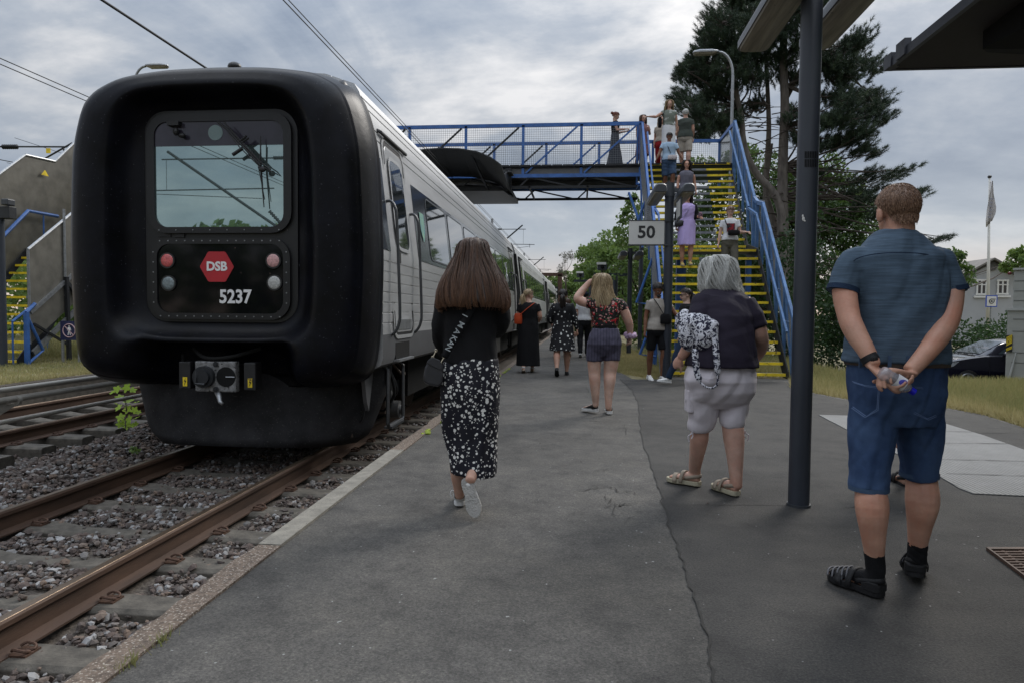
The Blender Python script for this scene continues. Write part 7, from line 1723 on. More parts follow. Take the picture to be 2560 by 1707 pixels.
mb = MB(); rings = [ringpx(2190, 2290, 590, .075, .02), ringpx(2150, 2330, 625, .09), ringpx(2130, 2352, 665, .12), ringpx(2140, 2345, 750, .14), ringpx(2140, 2345, 850, .15), ringpx(2130, 2352, 930, .15), ringpx(2135, 2345, 1010, .14)]
mb.loft(rings); limb(mb, armL); limb(mb, armR); limb(mb, legL); limb(mb, legR)
head(mb, hc, hf, UP, 1.05, neck=c(2241, 618, .0), nr=.064)
# hands: the left (watch) hand cups the bottle from below, the right thumb hand lies over it
hl = c(2190, 925, -.235); hr = c(2268, 936, -.25)
hand(mb, hl, c(2246, 974, -.275) - hl, -FWD * .2 - LAT * .0 + UP * .9, -1, (.75, .62, .55, .50), 1.1, .6)
hand(mb, hr, c(2212, 930, -.265) - hr, -UP * .85 + FWD * -.3, -1, (.55, .55, .5, .5), 1.08, .2)
for (lg, sgn) in ((legL, 0), (legR, 1)): pass
hL0, tL0 = G(2206, 1494), None; hL0 = c(2203, 1489, -.05); hL0[2] = .012; tL0 = hL0 + unit(FWD * .85 - LAT * .52) * .245; tL0[2] = .012
hR0 = c(2287, 1455, .10); hR0[2] = .045; tR0 = hR0 + unit(FWD * .9 + LAT * .50) * .245; tR0[2] = .012
foot(mb, hL0 + UP * .02, tL0 + UP * .02, UP, .043, .075); foot(mb, hR0 + UP * .02, tR0 + UP * .02, UP, .043, .075)
build_body(P, mb, 3)
shorthair(P, hc, hf, UP, 1.05, .006, N=5200, ln=.019, r0=.0011, lim=lambda a: np.interp(abs(a), [0, .5, .9, 1.25, 1.5, 1.9, 2.3, 3.15], [2.62, 2.60, 2.35, 1.85, 1.56, 1.25, 1.05, .95]))
mb = MB(); o_ = .014
R = [ringpx(2198, 2284, 578, .080, .02), ringpx(2182, 2300, 592, .090, .01), ringpx(2150, 2332, 618, .105), ringpx(2122, 2360, 645, .13), ringpx(2124, 2358, 690, .15), ringpx(2133, 2352, 760, .165), ringpx(2130, 2352, 830, .175), ringpx(2122, 2356, 880, .178), ringpx(2113, 2358, 905, .180)]
mb.loft(R)
limb(mb, [(c(2156, 655), .078), (c(2134, 664, -.005), .076), (c(2117, 692, -.015), .067), (c(2106, 733, -.030), .0645)], 0, 3, rnd=0); limb(mb, [(c(2326, 655), .078), (c(2346, 664, -.005), .076), (c(2368, 692, -.015), .067), (c(2379.5, 733, -.030), .0645)], 0, 3, rnd=0)
tee = cloth(P, 'tshirt', C_BLUET, mb, .007, .0085, (10, 10, 4), 4)
for pts in ([(c(2109, 719, -.028), .0675), (c(2106, 731, -.030), .0675)], [(c(2376.5, 719, -.028), .0675), (c(2379.5, 731, -.030), .0675)]):
    mb = MB(); limb(mb, pts, .001, 0, 26, 0); mb.build('sleeve_band', C_NAVYRIB, tee, smooth=True, angle=50)
# shoulder yoke seam
mb = MB(); seampx = [(2120, 664), (2145, 646), (2185, 636), (2241, 632), (2300, 634), (2335, 642), (2362, 655)]
pts = []
for x, y in seampx: 
    u = (x - 2241) / 119; dd = -.138 * max(0, (1 - min(1, abs(u)) ** 2.4)) ** (1 / 2.4); pts.append(c(x, y, dd - .004))
P2, _ = catmull(pts, [0] * len(pts), 5); mb.tube(P2, .0022, 5); mb.build('yoke_seam', C_NAVYRIB, tee)
mb = MB(); R = [ringpx(2128, 2352, 888, .164), ringpx(2127, 2351, 930, .168), ringpx(2126, 2350, 980, .162), ringpx(2130, 2347, 1025, .135), ringpx(2140, 2338, 1060, .100)]
mb.loft(R)
limb(mb, [(c(2186, 985, .0), .110), (c(2184, 1025, .0), .105), (c(2180, 1080, -.0), .103), (c(2175, 1150, -.01), .090), (c(2172, 1222, -.02), .081)], 0, 3, rnd=0); limb(mb, [(c(2294, 985, .0), .110), (c(2296, 1025, .02), .103), (c(2300, 1080, .05), .096), (c(2299, 1140, .08), .086), (c(2298, 1190, .10), .080)], 0, 3, rnd=0)
sh = cloth(P, 'denim_shorts', C_DENIM, mb, .006, .0060, (13, 13, 12), 3, sharp=1.2)
dep = lambda x, y, L_: c(x, y, -.1)
def back_surface(x, y, r_=.176, x0=2122, x1=2356):
    u = abs((x - (x0 + x1) / 2) / ((x1 - x0) / 2)); return c(x, y, -r_ * max(0.02, 1 - min(u, .999) ** 2.35) ** (1 / 2.35))
def stitch(pts, surf, off=.006, w=.0013):
    mb = MB(); P2, _ = catmull([np.array(p + (0,), float) for p in pts], [0] * len(pts), 4); q = [surf(p[0], p[1]) - FWD * off for p in P2]; mb.tube(q, w, 4); return mb
for pk in ([(2128, 952), (2160, 962), (2196, 966), (2192, 1024), (2160, 1042), (2126, 1018)], [(2283, 966), (2320, 968), (2352, 958), (2350, 1034), (2318, 1048), (2281, 1032)]):
    for q_ in (0, 3):
        pp = [(x + (-q_ if x > np.mean([a[0] for a in pk]) else q_), y + (q_ if y < 1000 else -q_)) for x, y in pk]; mb = MB()
        pl3 = [back_surface(x, y) - FWD * .010 for x, y in pp]; d3 = []
        for a, b in zip(pl3[:-1], pl3[1:]): 
            for t in np.linspace(0, 1, 6)[:-1]: d3.append(a * (1 - t) + b * t)
        d3.append(pl3[-1]); mb.tube(d3, .0012, 4); mb.build('pocket_stitching', C_STITCH, sh)
for (cc_, r_, ax) in ((legL, .0835, 0), (legR, .083, 1)):
    a = c(2172, 1216, -.02) if ax == 0 else c(2298, 1183, .10)
    mb = MB(); mb.tube([a + UP * .006, a - UP * .014], r_, 30, cap=False); mb.build('hem', C_STITCH if False else C_DENIML, sh, smooth=True)
mb = MB(); mb.loft([ringpx(2122, 2358, 892, .172), ringpx(2122, 2358, 912, .174)]); mb.build('belt', C_BELT, P.root, smooth=True, angle=60)
for x in (2222, 2268, 2150, 2335):
    mb = MB(); a, b = back_surface(x, 888) - FWD * .008, back_surface(x - 1, 918) - FWD * .008; mb.beam(a, b, .014, .006, up=FWD); mb.build('belt_loop', C_DENIML, sh)
wa, wb = c(2170, 889, -.206), c(2179, 903, -.216)
mb = MB(); mb.tube([wa, wb], .0355, 20); mb.build('watch', C_SHOEB, P.root, smooth=True, angle=50)
wm_ = (wa + wb) / 2 - FWD * .032; mb = MB(); mb.ell(wm_, .018, .008, .016, 10, 6); mb.build('watch_case', C_SHOEB, P.root)
for (lg, hh, tt_) in ((legL, hL0, tL0), (legR, hR0, tR0)):
    a, b = lg[-2][0], lg[-1][0]; top_ = lg[-3][0] * .35 + a * .65
    mb = MB(); limb(mb, [(top_, .043), (a, .0425), (b, .041), (hh + unit(tt_ - hh) * .06 + UP * .05, .042)], 0, 3, rnd=0); foot(mb, hh + UP * .022, tt_ + UP * .022, UP, .046, .078); so_ = cloth(P, 'sock', C_NAVYRIB if False else C_BLACK, mb, .006, .002, (30, 30, 60), 2)
    s_ = sandal(P, hh, tt_, UP, C_SHOEB, C_SHOEB, .053, .03, straps=True)
    d = unit(tt_ - hh); r = np.cross(d, UP); q = lambda x, t, z: hh + r * x + d * .27 * t + UP * z
    for k in range(5):
        t = .50 + k * .085; mb = MB(); mb.tube([q(-.05, t, .03), q(-.03, t + .03, .075 - k * .006), q(.0, t + .04, .088 - k * .008), q(.03, t + .0, .075 - k * .006), q(.05, t - .03, .03)], .0042, 6, smooth=4); mb.build('lace', mat('grey_lace', (.10, .10, .11), .6), s_, smooth=True)
    mb = MB(); R2 = []
    for t, ww, hh_ in ((-.03, .6, .05), (.02, .86, .062), (.14, .9, .062), (.26, .86, .05)): R2.append([q(-.05 * ww, t, .02), q(-.05 * ww, t, hh_), q(.05 * ww, t, hh_), q(.05 * ww, t, .02)])
    mb.loft(R2, cap=True, closed=True); mb.build('heel_cup', C_SHOEB, s_, bevel=.004)
# bottle
M_PET = mat('clear_bottle', (.80, .80, .86), .08, var=.02, trans=.75, spec=.6)
ba, bb = c(2203, 928, -.285), c(2276, 974, -.29); bd = unit(bb - ba); bt = thing('water_bottle', tuple((ba + bb) / 2), 'crushed clear water bottle with blue cap in the hands of the man in blue', 'bottle'); L_ = np.linalg.norm(bb - ba)
mb = MB(); ts = np.linspace(0, 1, 14); mb.tube([ba + bd * L_ * t for t in ts], [.024, .028, .0295, .028, .0295, .028, .0295, .028, .0295, .0285, .0295, .027, .019, .011], 18); mb.build('bottle_body', M_PET, bt, smooth=True)
mb = MB(); mb.tube([ba + bd * L_ * .42, ba + bd * L_ * .74], .0305, 20, cap=False); lb = mb.build('bottle_label', C_WHITE, bt, smooth=True); mb = MB(); lo = ba + bd * L_ * .6 - FWD * .0312 + UP * .004; mb.ell(lo, .017, .0015, .012, 14, 6); mb.build('label_print', mat('label_blue', (.05, .05, .35), .4), lb)
mb = MB(); mb.tube([bb - bd * .002, bb + bd * .018], .0145, 14); mb.build('bottle_cap', mat('cap_blue', (.01, .01, .42), .35), bt, smooth=True, angle=50)

# ------------------------------------------------------------------ B: brown haired woman with blob print skirt
D = 4.28; U = D / FPX
g = G(1170, 1275); P = new_person((g[0], g[1], 0), 'woman with long brown hair, black sweater and white blobbed black skirt walking away', .0075, S_FAIR, H_BROWN)
armL = [(c(1118, 738), .062), (c(1106, 790, .0), .054), (c(1101, 828, .02), .047), (c(1106, 858, .08), .044), (c(1112, 880, .16), .036), (c(1118, 886, .20), .026)]
armR = [(c(1240, 738), .062), (c(1250, 778, .01), .055), (c(1251, 812, .04), .047), (c(1240, 828, .14), .040), (c(1228, 832, .22), .034), (c(1215, 832, .26), .026)]
hc = c(1184, 651, .03); hf = unit(FWD + UP * -.25)
legL = [(c(1148, 960), .10), (c(1148, 1060, .04), .07), (c(1147, 1130, .04), .056), (c(1146, 1180, .0), .052), (c(1147, 1215, .02), .036), (c(1149, 1240, .04), .030)]
legR = [(c(1208, 960), .10), (c(1206, 1060, .06), .07), (c(1198, 1125, .04), .056), (c(1189, 1165, -.06), .050), (c(1180, 1188, -.12), .036), (c(1175, 1200, -.16), .032)]
mb = MB(); mb.loft([ringpx(1150, 1220, 705, .07), ringpx(1122, 1238, 740, .09), ringpx(1125, 1232, 800, .10), ringpx(1128, 1228, 860, .10), ringpx(1118, 1238, 930, .11), ringpx(1115, 1240, 980, .11)])
for l_ in (armL, armR, legL, legR): limb(mb, l_)
P.keepL += [legL[3:], legR[3:]]; head(mb, hc, hf, UP, 1.0, neck=c(1183, 718)); hand(mb, armL[-1][0], c(1126, 880, .28) - armL[-1][0], LAT, 1, .5, .92); hand(mb, armR[-1][0], c(1200, 836, .32) - armR[-1][0], -LAT, 1, .6, .92)
hL0 = c(1148, 1268, .10); hL0[2] = .014; tL0 = hL0 + unit(FWD + LAT * .05) * .25
hR0 = c(1165, 1196, -.16); tR0 = c(1190, 1290, -.20); tR0[2] = max(.03, tR0[2])
foot(mb, hL0 + UP * .015, tL0 + UP * .015, UP, .040, .075); build_body(P, mb)
longhair(P, hc, hf, UP, [(.128, .012, .012, -.01), (.118, .055, .06, -.012), (.085, .086, .105, -.014), (.03, .100, .118, -.014), (-.03, .130, .116, -.02), (-.09, .158, .114, -.03), (-.15, .186, .112, -.045), (-.22, .206, .105, -.055), (-.275, .211, .100, -.06), (-.312, .206, .092, -.06), (-.332, .192, .085, -.06)], az=(-1.9, 1.9), N=2800, s=1.04, r0=.0017, wave=.012, wf=6, seed=4, endj=.19, rbase=.02)
mb = MB(); mb.loft([ringpx(1148, 1222, 700, .075), ringpx(1118, 1242, 728, .10), ringpx(1106, 1250, 760, .125), ringpx(1108, 1246, 800, .13), ringpx(1107, 1241, 850, .125), ringpx(1108, 1243, 890, .13), ringpx(1109, 1246, 908, .132)])
limb(mb, [(p, r_ + .010) for p, r_ in armL[:5]], 0, 3); limb(mb, [(p, r_ + .010) for p, r_ in armR[:5]], 0, 3); cloth(P, 'sweater', C_BLACK, mb, .009, .008, (9, 9, 8), 4)
mb = MB(); q = MB(); S_ = [(1110, 1246, 895, .135, 0), (1101, 1249, 935, .145, 0), (1098, 1249, 975, .15, 0), (1101, 1247, 1030, .145, .01), (1110, 1243, 1085, .14, .02), (1120, 1240, 1130, .145, .02), (1126, 1238, 1160, .15, .02), (1128, 1237, 1170, .15, .02)]
RR = [ringpx(a, b, y, r_, d_) for a, b, y, r_, d_ in S_]; rr_ = np.random.RandomState(2)
for i, r_ in enumerate(RR):
    t = i / 7; ctr = np.mean(r_, 0)
    for k in range(28): a = 2 * math.pi * k / 28; r_[k] = ctr + (r_[k] - ctr) * (1 + .05 * t * math.sin(a * 5 + 1 + t) + .03 * t * math.sin(a * 9)) - UP * (.02 * t * math.sin(a + 2.3) + .02 * t)
mb.loft(RR); cloth(P, 'skirt', C_DOTS, mb, .009, .010, (8, 8, 1.6), 3)
shoe(P, legL[-1][0], hL0, tL0, UP, C_SHOEW, C_SHOEW, .042, .082)
upR = unit(np.cross(np.cross(unit(tR0 - hR0), FWD), unit(tR0 - hR0))); upR = unit(FWD * 1.0 + UP * .1)
s_ = shoe(P, legR[-1][0], hR0, tR0, upR, C_SHOEW, C_SOLE, .043, .085, th=.028)
mb = MB(); limb(mb, [(c(1148, 1226, .05), .034), (c(1149, 1240, .05), .034)], 0, 0); mb.build('sock', C_BLACK, P.root, smooth=True)
# lace bow
mb = MB(); a = c(1144, 1232, .02); mb.tube([a, a + LAT * -.03 + UP * .02, a + LAT * -.045, a + LAT * -.035 - UP * .03], .003, 5, smooth=3); mb.build('shoe_lace', C_SHOEW, P.root)
# shoulder bag with lettered strap
bg_ = thing('handbag', tuple(c(1082, 930, -.10)), 'small black leather handbag on a lettered strap beside the long haired woman', 'bag')
def leather(name, pts_l, d0, d1, m, par, bev=.008):
    mb = MB(); A = [c(x, y, d0) for x, y in pts_l]; B = [c(x, y, d1) for x, y in pts_l]; n = len(A); mb.add(A + B, [tuple(range(n)), tuple(range(n, 2 * n))[::-1]] + [(i, n + i, n + (i + 1) % n, (i + 1) % n) for i in range(n)]); return mb.build(name, m, par, bevel=bev)
M_LEATH = mat('black_leather', (.020, .020, .024), .32, var=.15, vs=20, bump=.15, bs=150, spec=.5)
leather('bag_body', [(1070, 903), (1079, 895), (1098, 901), (1106, 914), (1108, 940), (1106, 958), (1096, 966), (1070, 961), (1059, 954), (1058, 940), (1062, 918)], -.16, -.06, M_LEATH, bg_, .012)
leather('bag_flap', [(1069, 901), (1080, 892), (1099, 899), (1107, 913), (1103, 925), (1090, 920), (1066, 908)], -.168, -.155, M_LEATH, bg_, .004)
mb = MB()
for (x0, y0, x1, y1) in ((1082, 893, 1090, 876), (1101, 908, 1110, 892)):
    a, b = c(x0, y0, -.14), c(x1, y1, -.13); mb.tube([a, b], .003, 6); 
    for p_ in (a, b): mb.tube([p_ + (LAT * math.cos(q) + UP * math.sin(q)) * .008 for q in np.linspace(0, 6.283, 11)], .0022, 5)
mb.build('metal_clasps', mat('pale_gold', (.55, .48, .36), .3, metal=.9), bg_)
sp0 = [(1215, 700, -.10), (1200, 738, -.145), (1178, 775, -.158), (1155, 815, -.16), (1130, 858, -.155), (1110, 893, -.14)]
SP = [c(x, y, d_) for x, y, d_ in sp0]; SP2, _ = catmull(SP, [0] * 6, 5); mb = MB(); Vv = []
nrm = unit(-FWD)
for i, p in enumerate(SP2):
    d = unit(SP2[min(i + 1, len(SP2) - 1)] - SP2[max(i - 1, 0)]); s__ = unit(np.cross(d, nrm)); Vv += [p - s__ * .021, p + s__ * .021]
mb.add(Vv, [(2 * i, 2 * i + 1, 2 * i + 3, 2 * i + 2) for i in range(len(SP2) - 1)]); ob = mb.build('strap', C_BLACK, bg_, smooth=True); so_ = ob.modifiers.new('t', 'SOLIDIFY'); so_.thickness = .004; so_.offset = 0
mb = MB()
for ch, (x, y) in zip('IMAKAN', ((1162, 789), (1152, 812), (1142, 829), (1134, 845), (1127, 857), (1121, 869))):
    p = c(x, y, -.172); X = unit(c(1121, 869, -.17) - c(1162, 789, -.17)); Y = unit(np.cross(-FWD, X)); text_mb(mb, ch, .050, p, X, Y, .0008, .0004)
text_mb(mb, 'L', .04, c(1197, 727, -.163), X, Y, .0008, .001)
mb.build('strap_lettering', mat('strap_print', (.34, .37, .38), .6), bg_)

# ------------------------------------------------------------------ C: grey haired woman
D = 4.80; U = D / FPX
g = G(1795, 1230); P = new_person((g[0], g[1], 0), 'older woman with grey bob, dark purple tee and pale lilac capri shorts walking away', .0075, S_OLD, H_GREY)
armL = [(c(1757, 752, .10), .075), (c(1750, 790, .02), .070), (c(1746, 822, -.04), .058), (c(1732, 850, -.02), .050), (c(1714, 878, .02), .040), (c(1702, 892, .04), .030)]
armR = [(c(1862, 760, .08), .075), (c(1886, 800, .02), .066), (c(1899, 838, .0), .057), (c(1904, 862, .06), .048), (c(1900, 882, .14), .037), (c(1895, 893, .20), .028)]
legL = [(c(1764, 960), .10), (c(1757, 1020), .088), (c(1750, 1072, .04), .066), (c(1748, 1098, .05), .064), (c(1742, 1135, .10), .053), (c(1737, 1170, .16), .043), (c(1739, 1186, .18), .038)]
legR = [(c(1830, 960), .10), (c(1832, 1020, -.02), .088), (c(1832, 1066, -.04), .075), (c(1835, 1100, -.06), .071), (c(1838, 1146, -.08), .056), (c(1840, 1195, -.10), .043), (c(1841, 1215, -.10), .040)]
hc = c(1793, 687, .22); hf = unit(FWD * .9 - LAT * .35 + UP * -.30)
mb = MB(); mb.loft([ringpx(1765, 1838, 730, .08, .15), ringpx(1750, 1862, 750, .11, .10), ringpx(1752, 1872, 800, .14, .03), ringpx(1738, 1876, 860, .16), ringpx(1727, 1876, 920, .17), ringpx(1732, 1866, 960, .13)])
for l_ in (armL, armR, legL, legR): limb(mb, l_)
P.keep += [armL[1:], armR[1:]]; head(mb, hc, hf, UP, 1.0, neck=c(1800, 738, .12)); hand(mb, armL[-1][0], c(1694, 903, .08) - armL[-1][0], LAT * .8 + FWD * .3 - UP * .2, 1, (1.1, 1.15, 1.15, 1.1), 1.0); hand(mb, armR[-1][0], c(1885, 905, .24) - armR[-1][0], -LAT, 1, (.5, .6, .7, .8), 1.0)
hL0 = c(1749, 1198, .14); hL0[2] = .014; tL0 = hL0 + unit(FWD * .62 - LAT * .8) * .245; hR0 = c(1843, 1236, -.12); hR0[2] = .014; tR0 = hR0 + unit(FWD * .95 - LAT * .40) * .245
hL0, tL0, hR0, tR0 = [np.array((p[0], p[1], .014)) for p in (hL0, tL0, hR0, tR0)]
foot(mb, hL0 + UP * .022, tL0 + UP * .022 - unit(tL0 - hL0) * .01, UP, .043, .070); foot(mb, hR0 + UP * .022, tR0 + UP * .022 - unit(tR0 - hR0) * .01, UP, .043, .070); build_body(P, mb)
longhair(P, hc, hf, UP, [(.128, .012, .012, -.01), (.118, .055, .06, -.012), (.085, .092, .108, -.014), (.03, .108, .122, -.014), (-.04, .118, .125, -.014), (-.10, .122, .120, -.012), (-.155, .105, .105, -.02, .02), (-.175, .10, .095, -.02, .03)], az=(-2.3, 2.3), N=1700, s=1.06, r0=.0020, wave=.020, wf=9, seed=8, endj=.34, rbase=.12, name='hair')
mb = MB(); mb.loft([ringpx(1760, 1842, 724, .09, .16), ringpx(1745, 1868, 742, .125, .10), ringpx(1748, 1878, 790, .165, .03), ringpx(1742, 1880, 840, .185), ringpx(1722, 1886, 888, .225), ringpx(1716, 1890, 914, .235)])
limb(mb, [(c(1762, 752, .08), .083), (c(1753, 778, .03), .085), (c(1750, 800, .0), .083)], 0, 3, rnd=0); limb(mb, [(c(1858, 760, .06), .083), (c(1880, 792, .02), .080), (c(1893, 822, .0), .076)], 0, 3, rnd=0); cloth(P, 'tshirt', C_AUB, mb, .009, .009, (8, 8, 6), 4)
mb = MB(); mb.loft([ringpx(1732, 1878, 885, .175, 0), ringpx(1716, 1885, 930, .20, -.01), ringpx(1711, 1886, 950, .205, -.015), ringpx(1714, 1882, 975, .180, -.01), ringpx(1722, 1874, 1000, .150), ringpx(1740, 1854, 1018, .10)])
limb(mb, [(c(1756, 950), .12), (c(1755, 985), .116), (c(1757, 1015), .108), (c(1756, 1045, .02), .094), (c(1750, 1064, .03), .083), (c(1749, 1074, .035), .070)], 0, 3, rnd=0); limb(mb, [(c(1838, 950), .12), (c(1836, 985), .118), (c(1834, 1015), .110), (c(1832, 1040, -.02), .097), (c(1831, 1056, -.03), .090), (c(1830, 1066, -.03), .080)], 0, 3, rnd=0)
sh = cloth(P, 'capri_shorts', C_CREAM, mb, .007, .0115, (9, 9, 9), 3, sharp=1.3)
for pts in ([(1748, 905, 0), (1746, 940, 0), (1770, 948, 0), (1790, 942, 0), (1788, 905, 0)], [(1838, 900, 0), (1842, 936, 0), (1866, 940, 0)]):
    mb = MB(); q = [c(x, y, -.222 * max(.05, 1 - abs((x - 1799) / 88) ** 2.3) ** (1 / 2.3)) for x, y, _ in pts]; mb.tube(q, .003, 5); mb.build('pocket_seam', C_CREAM, sh)
mb = MB(); a = c(1723, 990, -.0); mb.bx(-.02, .02, -.06, .06, -.11, .05); V_ = mb.V[0]; mb.V[0] = np.array([a + LAT * v[0] + FWD * v[1] + UP * v[2] for v in V_]); mb.build('cargo_pocket', C_CREAM, sh, bevel=.01)
for (x, y, s_) in ((1731, 1078, -1), (1862, 1076, 1)):
    mb = MB(); a = c(x, y, -.03); mb.tube([a, a + LAT * .012 * s_ - UP * .02, a + LAT * .03 * s_ - UP * .035, a + LAT * .02 * s_ - UP * .07], .0045, 5, smooth=3); mb.tube([a, a - LAT * .004 * s_ - UP * .03, a + LAT * .006 * s_ - UP * .05], .0045, 5); mb.build('tie_cord', C_CREAM, sh)
sandal(P, hL0, tL0, UP, C_SAND, C_SANDS, .050, .03); sandal(P, hR0, tR0, UP, C_SAND, C_SANDS, .050, .03)
# floral bag with hanging strap
bg_ = thing('floral_bag', tuple(c(1755, 850, -.12)), 'white bag with dark flower pattern under the arm of the grey haired woman', 'bag')
mb = MB(); mb.ell(c(1740, 832, -.03), .125, .08, .145, 20, 14); mb.ell(c(1765, 838, -.13), .082, .07, .115, 18, 12); mb.ell(c(1712, 805, .08), .07, .07, .09, 14, 10); mb.ell(c(1778, 815, -.14), .05, .05, .05, 12, 8); mb.ell(c(1748, 812, -.08), .09, .07, .08, 12, 8)
V, Nn, F = remesh(mb, .01, 6); V = wrinkle(V, Nn, .006, (14, 14, 14), 3); q = MB(); q.add(V, F); q.build('bag_body', C_BAGF, bg_, smooth=True)
for pts, w_ in (([(1738, 872, -.20), (1739, 905, -.215), (1744, 935, -.225), (1754, 958, -.235), (1772, 969, -.24), (1788, 966, -.24), (1795, 950, -.24), (1792, 900, -.235), (1788, 850, -.20), (1784, 820, -.19), (1776, 806, -.17)], .021),):
    SPs, _ = catmull([c(*p) for p in pts], [0] * len(pts), 4); mb = MB(); Vv = []
    for i, p in enumerate(SPs):
        d = unit(SPs[min(i + 1, len(SPs) - 1)] - SPs[max(i - 1, 0)]); s__ = unit(np.cross(d, -FWD)); y_ = (i / len(SPs)); ww = w_ * (1 if y_ < .26 or y_ > .62 else .35); Vv += [p - s__ * ww, p + s__ * ww]
    mb.add(Vv, [(2 * i, 2 * i + 1, 2 * i + 3, 2 * i + 2) for i in range(len(SPs) - 1)]); ob = mb.build('strap', C_BAGF, bg_, smooth=True); so_ = ob.modifiers.new('t', 'SOLIDIFY'); so_.thickness = .005

# ------------------------------------------------------------------ D: blonde in rose print top
D = 8.5; U = D / FPX
g = G(1508, 1032); P = new_person((g[0], g[1], 0), 'blonde woman in rose print top and checked shorts raising her left hand to her head', .010, S_PALE, H_BLOND)
armL = [(c(1478, 757), .062), (c(1460, 756, .02), .060), (c(1444, 748, .02), .054), (c(1450, 735, .04), .050), (c(1466, 715, .06), .040), (c(1477, 702, .06), .030)]
armR = [(c(1548, 760), .064), (c(1561, 780), .062), (c(1570, 802, 0), .055), (c(1574, 815, .02), .048), (c(1575, 830, .05), .038), (c(1575, 840, .07), .029)]
legL = [(c(1492, 870), .095), (c(1486, 903), .086), (c(1486, 931), .075), (c(1487, 951, -.02), .070), (c(1488, 978, -.02), .055), (c(1489, 1004, .0), .041), (c(1489, 1014, .0), .036)]
legR = [(c(1524, 870), .098), (c(1528, 903), .094), (c(1525, 931), .079), (c(1524, 951, -.03), .073), (c(1522, 980, -.04), .056), (c(1521, 1010, -.05), .041), (c(1521, 1021, -.05), .036)]
hc = c(1504, 711, .04); hf = unit(FWD + LAT * -.1)
mb = MB(); mb.loft([ringpx(1493, 1530, 738, .07), ringpx(1478, 1549, 752, .10), ringpx(1482, 1546, 785, .125), ringpx(1482, 1542, 812, .12), ringpx(1474, 1550, 845, .15), ringpx(1482, 1542, 866, .10)])
for l_ in (armL, armR, legL, legR): limb(mb, l_)
P.keep += [armL[2:], armR[1:]]; head(mb, hc, hf, UP, 1.0, neck=c(1510, 742)); hand(mb, armL[-1][0], c(1488, 694, .08) - armL[-1][0], -UP * .6 + LAT * .5, -1, .3, .95); hand(mb, armR[-1][0], c(1576, 852, .08) - armR[-1][0], -LAT, 1, (.4, .5, .6, .7), .95)
hL0 = c(1493, 1026, .02); tL0 = hL0 + unit(FWD * .8 - LAT * .65) * .25; hR0 = c(1524, 1036, -.06); tR0 = hR0 + unit(FWD + LAT * .05) * .25
hL0, tL0, hR0, tR0 = [np.array((p[0], p[1], .014)) for p in (hL0, tL0, hR0, tR0)]; hL0[2] = .03; foot(mb, hL0 + UP * .02, tL0 + UP * .02, UP, .04, .07); foot(mb, hR0 + UP * .02, tR0 + UP * .02, UP, .04, .07); build_body(P, mb)
longhair(P, hc, hf, UP, [(.128, .012, .012, -.01), (.118, .055, .06, -.012), (.085, .092, .106, -.014), (.03, .104, .118, -.014), (-.04, .110, .120, -.02), (-.11, .120, .118, -.035), (-.19, .145, .12, -.05, .02), (-.27, .150, .115, -.06, .03), (-.34, .12, .10, -.06, .02), (-.37, .09, .09, -.06, .01)], az=(-2.1, 2.1), N=900, s=1.05, r0=.0036, wave=.014, wf=12, seed=12, endj=.16, rbase=.05)
mb = MB(); mb.loft([ringpx(1490, 1534, 741, .085), ringpx(1474, 1554, 750, .115), ringpx(1474, 1553, 768, .14), ringpx(1478, 1548, 790, .145), ringpx(1480, 1545, 808, .14), ringpx(1480, 1544, 816, .14)])
limb(mb, [(c(1482, 757), .070), (c(1470, 757, .0), .070), (c(1465, 757, .0), .068)], 0, 0, rnd=0); limb(mb, [(c(1545, 757), .070), (c(1556, 768), .071), (c(1559, 776), .070)], 0, 0, rnd=0); cloth(P, 'top', C_FLORAL, mb, .010, .005, (9, 9, 9), 3)
mb = MB(); mb.loft([ringpx(1482, 1542, 813, .142), ringpx(1482, 1543, 822, .142)]); mb.build('waistband', C_BLACK, P.root, smooth=True, angle=60)
mb = MB(); mb.loft([ringpx(1481, 1545, 820, .145), ringpx(1472, 1551, 842, .175), ringpx(1468, 1554, 860, .18), ringpx(1472, 1550, 876, .14), ringpx(1482, 1540, 890, .10)]); limb(mb, [(c(1491, 860), .118), (c(1489, 872), .112), (c(1487, 887), .106), (c(1486, 903), .098)], 0, 2, rnd=0); limb(mb, [(c(1529, 860), .122), (c(1529, 872), .118), (c(1529, 887), .112), (c(1529, 901), .106)], 0, 2, rnd=0); cloth(P, 'shorts', C_CHECK, mb, .010, .005, (10, 10, 10), 3)
for (hh, tt_, ll) in ((hL0, tL0, legL), (hR0, tR0, legR)): shoe(P, ll[-1][0], hh, tt_, UP, C_SHOEB, C_SHOEW, .042, .085, th=.035)
sc_ = thing('scrunchie', tuple(c(1576, 841, .07)), 'pale lilac scrunchie round the right wrist of the woman in the rose print top', 'scrunchie'); mb = MB(); p = c(1576, 840, .07)
pts = [p + (LAT * math.cos(q) + FWD * math.sin(q)) * .052 + UP * .018 * math.sin(q * 5) for q in np.linspace(0, 6.283, 25)]; mb.tube(pts, [.026 + .012 * math.sin(k * 2.4) for k in range(25)], 8); mb.build('fabric', cl('scrunchie_lilac', (.42, .30, .42)), sc_, smooth=True)

